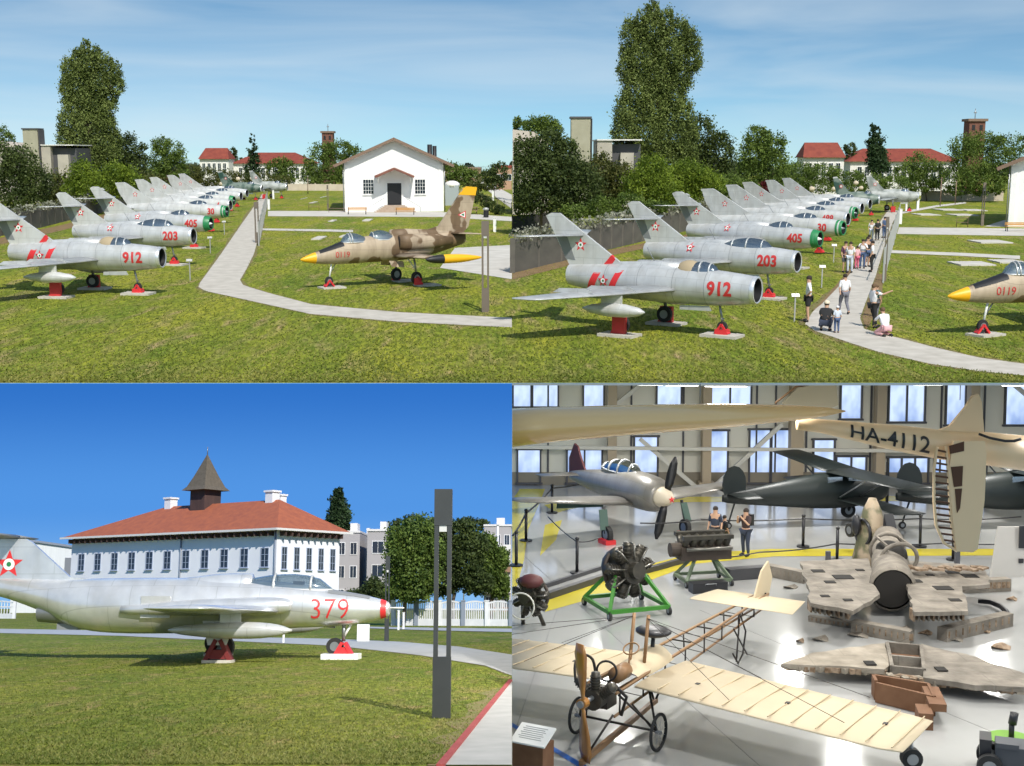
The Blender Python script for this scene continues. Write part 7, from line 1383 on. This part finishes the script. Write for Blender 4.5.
mm = MB(); mm.disc((-.25, 0, 1.0), .17, .24, (1, 0, 0), None, 16); mm.box((-.55, 0, .95), (.35, .3, .3)); mm.build('crankcase', ENG, t); mm = MB(); mm.tube(smooth_curve([(-.2, -.35, 1.25), (-.3, -.42, 1.5), (-.5, -.4, 1.62), (-.7, -.3, 1.5), (-.72, -.25, 1.2)]), .025, None, 6); mm.ring((-.55, .05, 1.4), .17, .02, (1, .3, 0)); mm.tube([(-.3, .3, 1.3), (-.6, .4, 1.0), (-.5, .35, .7)], .03, None, 6); mm.build('exhaust_pipe', DKT, t)
mm = MB(); mm.tube([(-.95, 0, 1.2), (-1.35, 0, 1.2)], .14, None, 12); mm.build('fuel_tank', ASH, t)
se = MB(); se.loft([[V((x, w_ * math.cos(a), z + h_ * math.sin(a))) for a in (PI * k / 10 for k in range(11))] for x, w_, z, h_ in ((-1.3, .28, 1.08, .12), (-1.7, .33, 1.08, .16), (-2.2, .33, 1.08, .26), (-2.6, .3, 1.08, .26), (-2.75, .28, 1.08, .1))], None, caps=False, closed=False); se.build('cockpit_fairing', FAB, t)
mm = MB(); mm.ell((-2.45, 0, 1.62), (.3, .34, .1)); mm.tube([(-2.45, 0, 1.55), (-2.4, 0, 1.2)], .04, None); mm.build('headrest_pad', BLK, t)
mm = MB(); mm.tube([(-1.4, 0, 1.1), (-1.55, 0, 1.5)], .02, None, 6); mm.ring((-1.56, 0, 1.52), .14, .015, (.6, 0, 1)); mm.build('control_wheel', ASH, t)
clip_thing(t, 1)

# ---- glider hung in the foreground
GLD = mat('glider_varnish', (.85, .52, .2), .25, col2=(.9, .6, .27), scale=.8, coat=.6); CRM = mat('glider_cream', (.86, .62, .37), .4, coat=.3); BRN = mat('inner_ribs', (.1, .045, .025), .8)
t = thing('glider', 'cream and varnished glider marked HA-4112 hanging overhead', 'glider', (0, 0, 0)); Yg = 17.0
w = MB(); rs = []
for px, yt, yb, Y in ((495, 409, 449, 14.2), (560, 407, 441, 14.6), (640, 405, 434, 15.1), (720, 404, 428, 15.6), (790, 405, 421, 16.0), (825, 407.5, 416.5, 16.3), (838, 410, 413, 16.4)):
    a, b = dh(px, yt, Y), dh(px, yb, Y); c = (a + b) / 2; hz = (a.z - b.z) / 2; rs.append([V((c.x + .12 * math.cos(q), c.y + .45 * min(1, hz / .15) * math.cos(q), c.z + hz * math.sin(q) * (1 if math.sin(q) > 0 else 1))) for q in (2 * PI * k / 20 for k in range(20))])
w.loft(rs, None); w.build('wing', GLD, t)
fu = MB(); rs = []
bm_ = [(797, 424, 6), (820, 426, 7), (850, 430.5, 9.5), (880, 435.5, 12), (910, 440, 14), (940, 444.5, 15), (965, 447, 16), (990, 449, 17), (1030, 454, 18)]
for px, yc, r in bm_: c = dh(px, yc, Yg); rr = r * Yg / F; rs.append([V((c.x, c.y + rr * math.cos(q), c.z + rr * math.sin(q))) for q in (2 * PI * k / 22 for k in range(22))])
fu.loft(rs, None); fu.build('fuselage', CRM, t)
lt = MB()
def onb(u, v):
    px = 848.5 + u; yc = np.interp(px, [b[0] for b in bm_], [b[1] for b in bm_]); r = np.interp(px, [b[0] for b in bm_], [b[2] for b in bm_]); c = dh(px, yc, Yg); rr = r * Yg / F; dz = (v - 6.5 - (u * .02)) * (.92 + u * .004) * Yg / F; dz = max(-rr * .93, min(rr * .93, dz)); return V((c.x, c.y - math.sqrt(max(rr * rr - dz * dz, 0)) - .012, c.z + dz))
lettering(lt, 'HA-4112', 77, 14, onb, BLK, .012); lt.build('registration', None, t)
fn = MB(); o_ = [dh(x, y, Yg) for x, y in ((930, 433), (949, 426), (964, 408), (972, 396), (978, 394), (981, 402), (984, 440), (960, 440))]; fn.plate(o_, .07, None); fn.build('fin', CRM, t)
tp = MB(); tp.plate([dh(x, y, Yg - .35) for x, y in ((953, 441), (984, 441), (986, 452), (984, 500), (977, 549), (972, 552), (956, 551), (952, 520), (948, 470))], .05, None); to = tp.build('tailplane', CRM, t)
Yh = Yg - .385
for q in ([(949, 446), (964, 441.5), (964, 451), (950, 454)], [(951, 467), (963, 466), (962, 486), (954, 487)], [(955, 489), (962, 488.5), (960, 508), (957, 513)]): hl = MB(); hl.plate([dh(x, y, Yh) for x, y in q], .012, None); hl.build('rib_opening', BRN, to)
rb = MB(); P0 = [(937, 447), (934, 470), (934, 500), (936, 525), (944, 543), (957, 551)]; rb.tube([dh(x, y, Yg - .35) for x, y in P0], .022, None, 6); rb.tube([dh(x, y, Yg - .35) for x, y in ((946, 446), (948, 470), (951, 520), (956, 548))], .02, None, 6); rb.build('elevator_frame', CRM, t)
sl_ = MB()
for k in range(15): y = 450 + k * 6.4; xa = float(np.interp(y, [447, 470, 500, 525, 543, 551], [937, 934, 934, 936, 944, 957])); xb = float(np.interp(y, [446, 470, 520, 548], [946, 948, 951, 956])); sl_.beam(dh(xa, y, Yg - .35), dh(xb, y + 2, Yg - .35), .03, .025)
sl_.build('elevator_rib', BRN, t)
sk = MB(); sk.tube([dh(x, y, Yg - .3) for x, y in ((979, 434), (990, 438), (1005, 441), (1014, 441), (1021, 439))], .02, None, 6); sk.build('cable_guard', BLK, t)
for px in (700, 960): mm = MB(); p = dh(px, 405 if px < 800 else 400, 15.5 if px < 800 else Yg); mm.tube([p, V((p.x, p.y, HALL.d(512, 383.6, p.y).z))], .006, None, 4); mm.build('suspension_wire', STEEL, t)
clip_thing(t, 1)
t = thing('spare_fin', 'large pale linen tail surface hung beyond the glider wing tip', 'aircraft part', (0, 0, 0)); mm = MB(); mm.plate([dh(x, y, 22) for x, y in ((782, 403), (797, 388), (815, 384), (836, 384), (838, 405), (812, 416), (790, 418))], .05, None); mm.build('panel', mat('pale_linen', (.42, .37, .27), .8), t); mm = MB(); mm.tube([dh(775, 403, 22), dh(797, 386, 22), dh(838, 384, 22)], .02, None, 5); mm.build('edge_strip', ASH, t)

# ---- info desk bottom corner and the dark machine
q = gh(533, 775); t = thing('info_lectern', 'brown box lectern with a tilted white text sheet', 'lectern', (q.x, q.y, 0), R(-28)); mm = MB(); mm.box((0, 0, .28), (.55, .4, .56)); mm.build('box', CR, t); mm = MB(); mm.box((.0, 0, .66), (.62, .46, .03), rot=Euler((R(22), 0, 0))); mm.build('sheet', WHITE, t)
mm = MB(); ro = Euler((R(22), 0, 0)).to_matrix()
for k in range(7): mm.box(V((0, 0, .66)) + ro @ V((-.03 * (k % 2), .16 - k * .045, .018)), (.4, .012, .004), rot=Euler((R(22), 0, 0)))
mm.build('text_line', mat('text_grey', (.35, .35, .35), .8), t); clip_thing(t, 1)
q = gh(1003, 775); t = thing('towing_machine', 'dark grey wheeled machine with a green disc on top', 'machine', (q.x + .15, q.y, 0), R(-20)); DM = mat('dark_machine', (.06, .065, .075), .5, .2)
mm = MB(); mm.box((.1, 0, .35), (.75, .5, .36)); mm.box((-.1, -.1, .55), (.35, .35, .08)); mm.build('body', DM, t); [wheel('wheel', t, (x, y, .2), .2, .12) for x in (-.35, .4) for y in (-.3, .3)]; mm = MB(); mm.box((-.42, 0, .45), (.18, .42, .3)); mm.build('motor_block', BLK, t)
q = gh(1010, 741); t = thing('green_disc_stand', 'lime green round base plate carrying a short black post', 'stand', q); mm = MB(); mm.disc((0, 0, .03), .38, .06, (0, 0, 1), None, 28); mm.build('base', mat('lime', (.13, .3, .015), .5), t); mm = MB(); mm.tube([(0.02, 0, .05), (0.02, 0, .32)], .05, None, 8); mm.tube([(0.03, 0, .3), (.06, 0, .5)], .075, None, 8); mm.build('post', BLK, t)
q = gh(911, 768); t = thing('wheel_trestle', 'black rubber trestle wheel under the linen wing tip', 'trestle', q); wheel('wheel', t, (0, 0, .17), .17, .16); mm = MB(); mm.tube([(0, 0, .17), (0, 0, .42)], .03, None, 6); mm.build('stem', STEEL, t)

# ceiling lamps of the hall (they mirror in the floor)
LAMPE = mat('lit_lamp', (.8, .8, .8), .5, emit=(1, .97, .9), estr=12)
for i, y in enumerate((17.5, 22, 27, 33, 39.5)):
    for j, x in enumerate((3.0, 9.0, 15.5)):
        z = zc(y) + .02; t = thing('ceiling_lamp', 'square lit ceiling lamp of the hall', 'lamp', (x, y, z), group='ceiling lamps of the hall', rot=(-math.atan(103 / F), 0, 0)); mm = MB(); mm.box((0, 0, 0), (.6, .6, .012)); mm.build('housing', WHITE, t); mm = MB(); mm.box((0, 0, -.01), (.5, .5, .006)); mm.build('diffuser', LAMPE, t)
        l = bpy.data.lights.new('hall_light', 'AREA'); l.energy = HALL_W * (1.0 + .02 * y); l.size = .5; l.color = (1, .98, .94); o = bpy.data.objects.new('hall_light', l); o.location = (x, y, z - .03); reg(o)
SUN_UP = 4.5; SUN_LOW = 5.0; SKY_STR = 0.128; EXPO = 0.05; CLOUD = (5.6, 6.3, 6.7); SKYNAMES = ('sky',)
# ================================================================== place the sites, light and air
bpy.context.view_layer.update()
for P_ in (UP, LOW, HALL):
    for o in P_.roots:
        o.matrix_world = P_.M @ o.matrix_basis
bpy.context.view_layer.update()
EL, AZ = R(48), R(17)          # sun height, and how far it stands to the right of straight behind the camera
dirv = V((math.sin(AZ) * math.cos(EL), -math.cos(AZ) * math.cos(EL), math.sin(EL)))
def all_under(P_):
    out = []
    def w(o):
        out.append(o)
        for c in o.children: w(c)
    for r in P_.roots: w(r)
    return out
def sun_for(name, P_, strength, skip=()):
    l = bpy.data.lights.new(name, 'SUN'); l.energy = strength; l.angle = R(0.5); l.color = (1.0, 0.955, 0.88)
    o = bpy.data.objects.new(name, l); COL.objects.link(o); o.rotation_euler = dirv.to_track_quat('Z', 'Y').to_euler()
    c = bpy.data.collections.new('lit_by_' + name); b = bpy.data.collections.new('shading_' + name)
    for x in all_under(P_):
        if x.type in ('MESH',):
            c.objects.link(x)
            if x.name not in skip: b.objects.link(x)
    o.light_linking.receiver_collection = c; o.light_linking.blocker_collection = b; return o
sun_for('sun', UP, SUN_UP)
s2 = sun_for('sun_on_lawn', LOW, SUN_LOW, skip=SKYNAMES)
d2 = LOW.M.to_3x3() @ V((math.sin(R(26)) * math.cos(R(37)), -math.cos(R(26)) * math.cos(R(37)), math.sin(R(37)))); s2.rotation_euler = d2.to_track_quat('Z', 'Y').to_euler()
w = bpy.data.worlds.new('World'); sc.world = w; w.use_nodes = True; nt = w.node_tree; bg = nt.nodes['Background']
sky = nt.nodes.new('ShaderNodeTexSky'); sky.sky_type = 'NISHITA'; sky.sun_disc = False; sky.sun_elevation = EL; sky.sun_rotation = math.atan2(dirv.x, dirv.y); sky.altitude = 200; sky.air_density = 1.0; sky.dust_density = 1.0; sky.ozone_density = 1.6
tc = nt.nodes.new('ShaderNodeTexCoord')
mp = nt.nodes.new('ShaderNodeVectorMath'); mp.operation = 'MULTIPLY_ADD'; mp.inputs[1].default_value = (1, 1, 1.9); mp.inputs[2].default_value = (0, 0, 0.08); nt.links.new(tc.outputs['Generated'], mp.inputs[0])
nm = nt.nodes.new('ShaderNodeVectorMath'); nm.operation = 'NORMALIZE'; nt.links.new(mp.outputs[0], nm.inputs[0]); nt.links.new(nm.outputs[0], sky.inputs[0])
# thin high cloud, streaked along the horizon
cm = nt.nodes.new('ShaderNodeMapping'); cm.inputs['Scale'].default_value = (1.1, 1.1, 9); cm.inputs['Rotation'].default_value = (0, R(6), 0); nt.links.new(tc.outputs['Generated'], cm.inputs[0])
cn = nt.nodes.new('ShaderNodeTexNoise'); cn.inputs['Scale'].default_value = 2.4; cn.inputs['Detail'].default_value = 5; cn.inputs['Distortion'].default_value = 0.6; nt.links.new(cm.outputs[0], cn.inputs['Vector'])
cr = nt.nodes.new('ShaderNodeValToRGB'); cr.color_ramp.elements[0].position = 0.36; cr.color_ramp.elements[1].position = 0.8; cr.color_ramp.elements[1].color = (0.62, 0.62, 0.62, 1); cr.color_ramp.elements[0].color = (0, 0, 0, 1); nt.links.new(cn.outputs['Fac'], cr.inputs[0])
mx = nt.nodes.new('ShaderNodeMix'); mx.data_type = 'RGBA'; nt.links.new(cr.outputs[0], mx.inputs[0]); tn = nt.nodes.new('ShaderNodeMix'); tn.data_type = 'RGBA'; tn.blend_type = 'MULTIPLY'; tn.inputs[0].default_value = 1; tn.inputs[7].default_value = (0.78, 0.98, 0.98, 1); nt.links.new(sky.outputs[0], tn.inputs[6]); nt.links.new(tn.outputs[2], mx.inputs[6]); mx.inputs[7].default_value = (*CLOUD, 1)
nt.links.new(mx.outputs[2], bg.inputs[0]); bg.inputs[1].default_value = SKY_STR
sc.view_settings.view_transform = 'Standard'; sc.view_settings.look = 'None'; sc.view_settings.exposure = EXPO; sc.view_settings.gamma = 1.0; sc.view_settings.use_curve_mapping = False
sc.render.engine = 'CYCLES'; sc.cycles.max_bounces = 6; sc.cycles.transparent_max_bounces = 8; sc.cycles.use_denoising = True
sc.render.resolution_x = 1024; sc.render.resolution_y = 766
for o in list(sc.objects):
    if 'pl' in o: del o['pl']
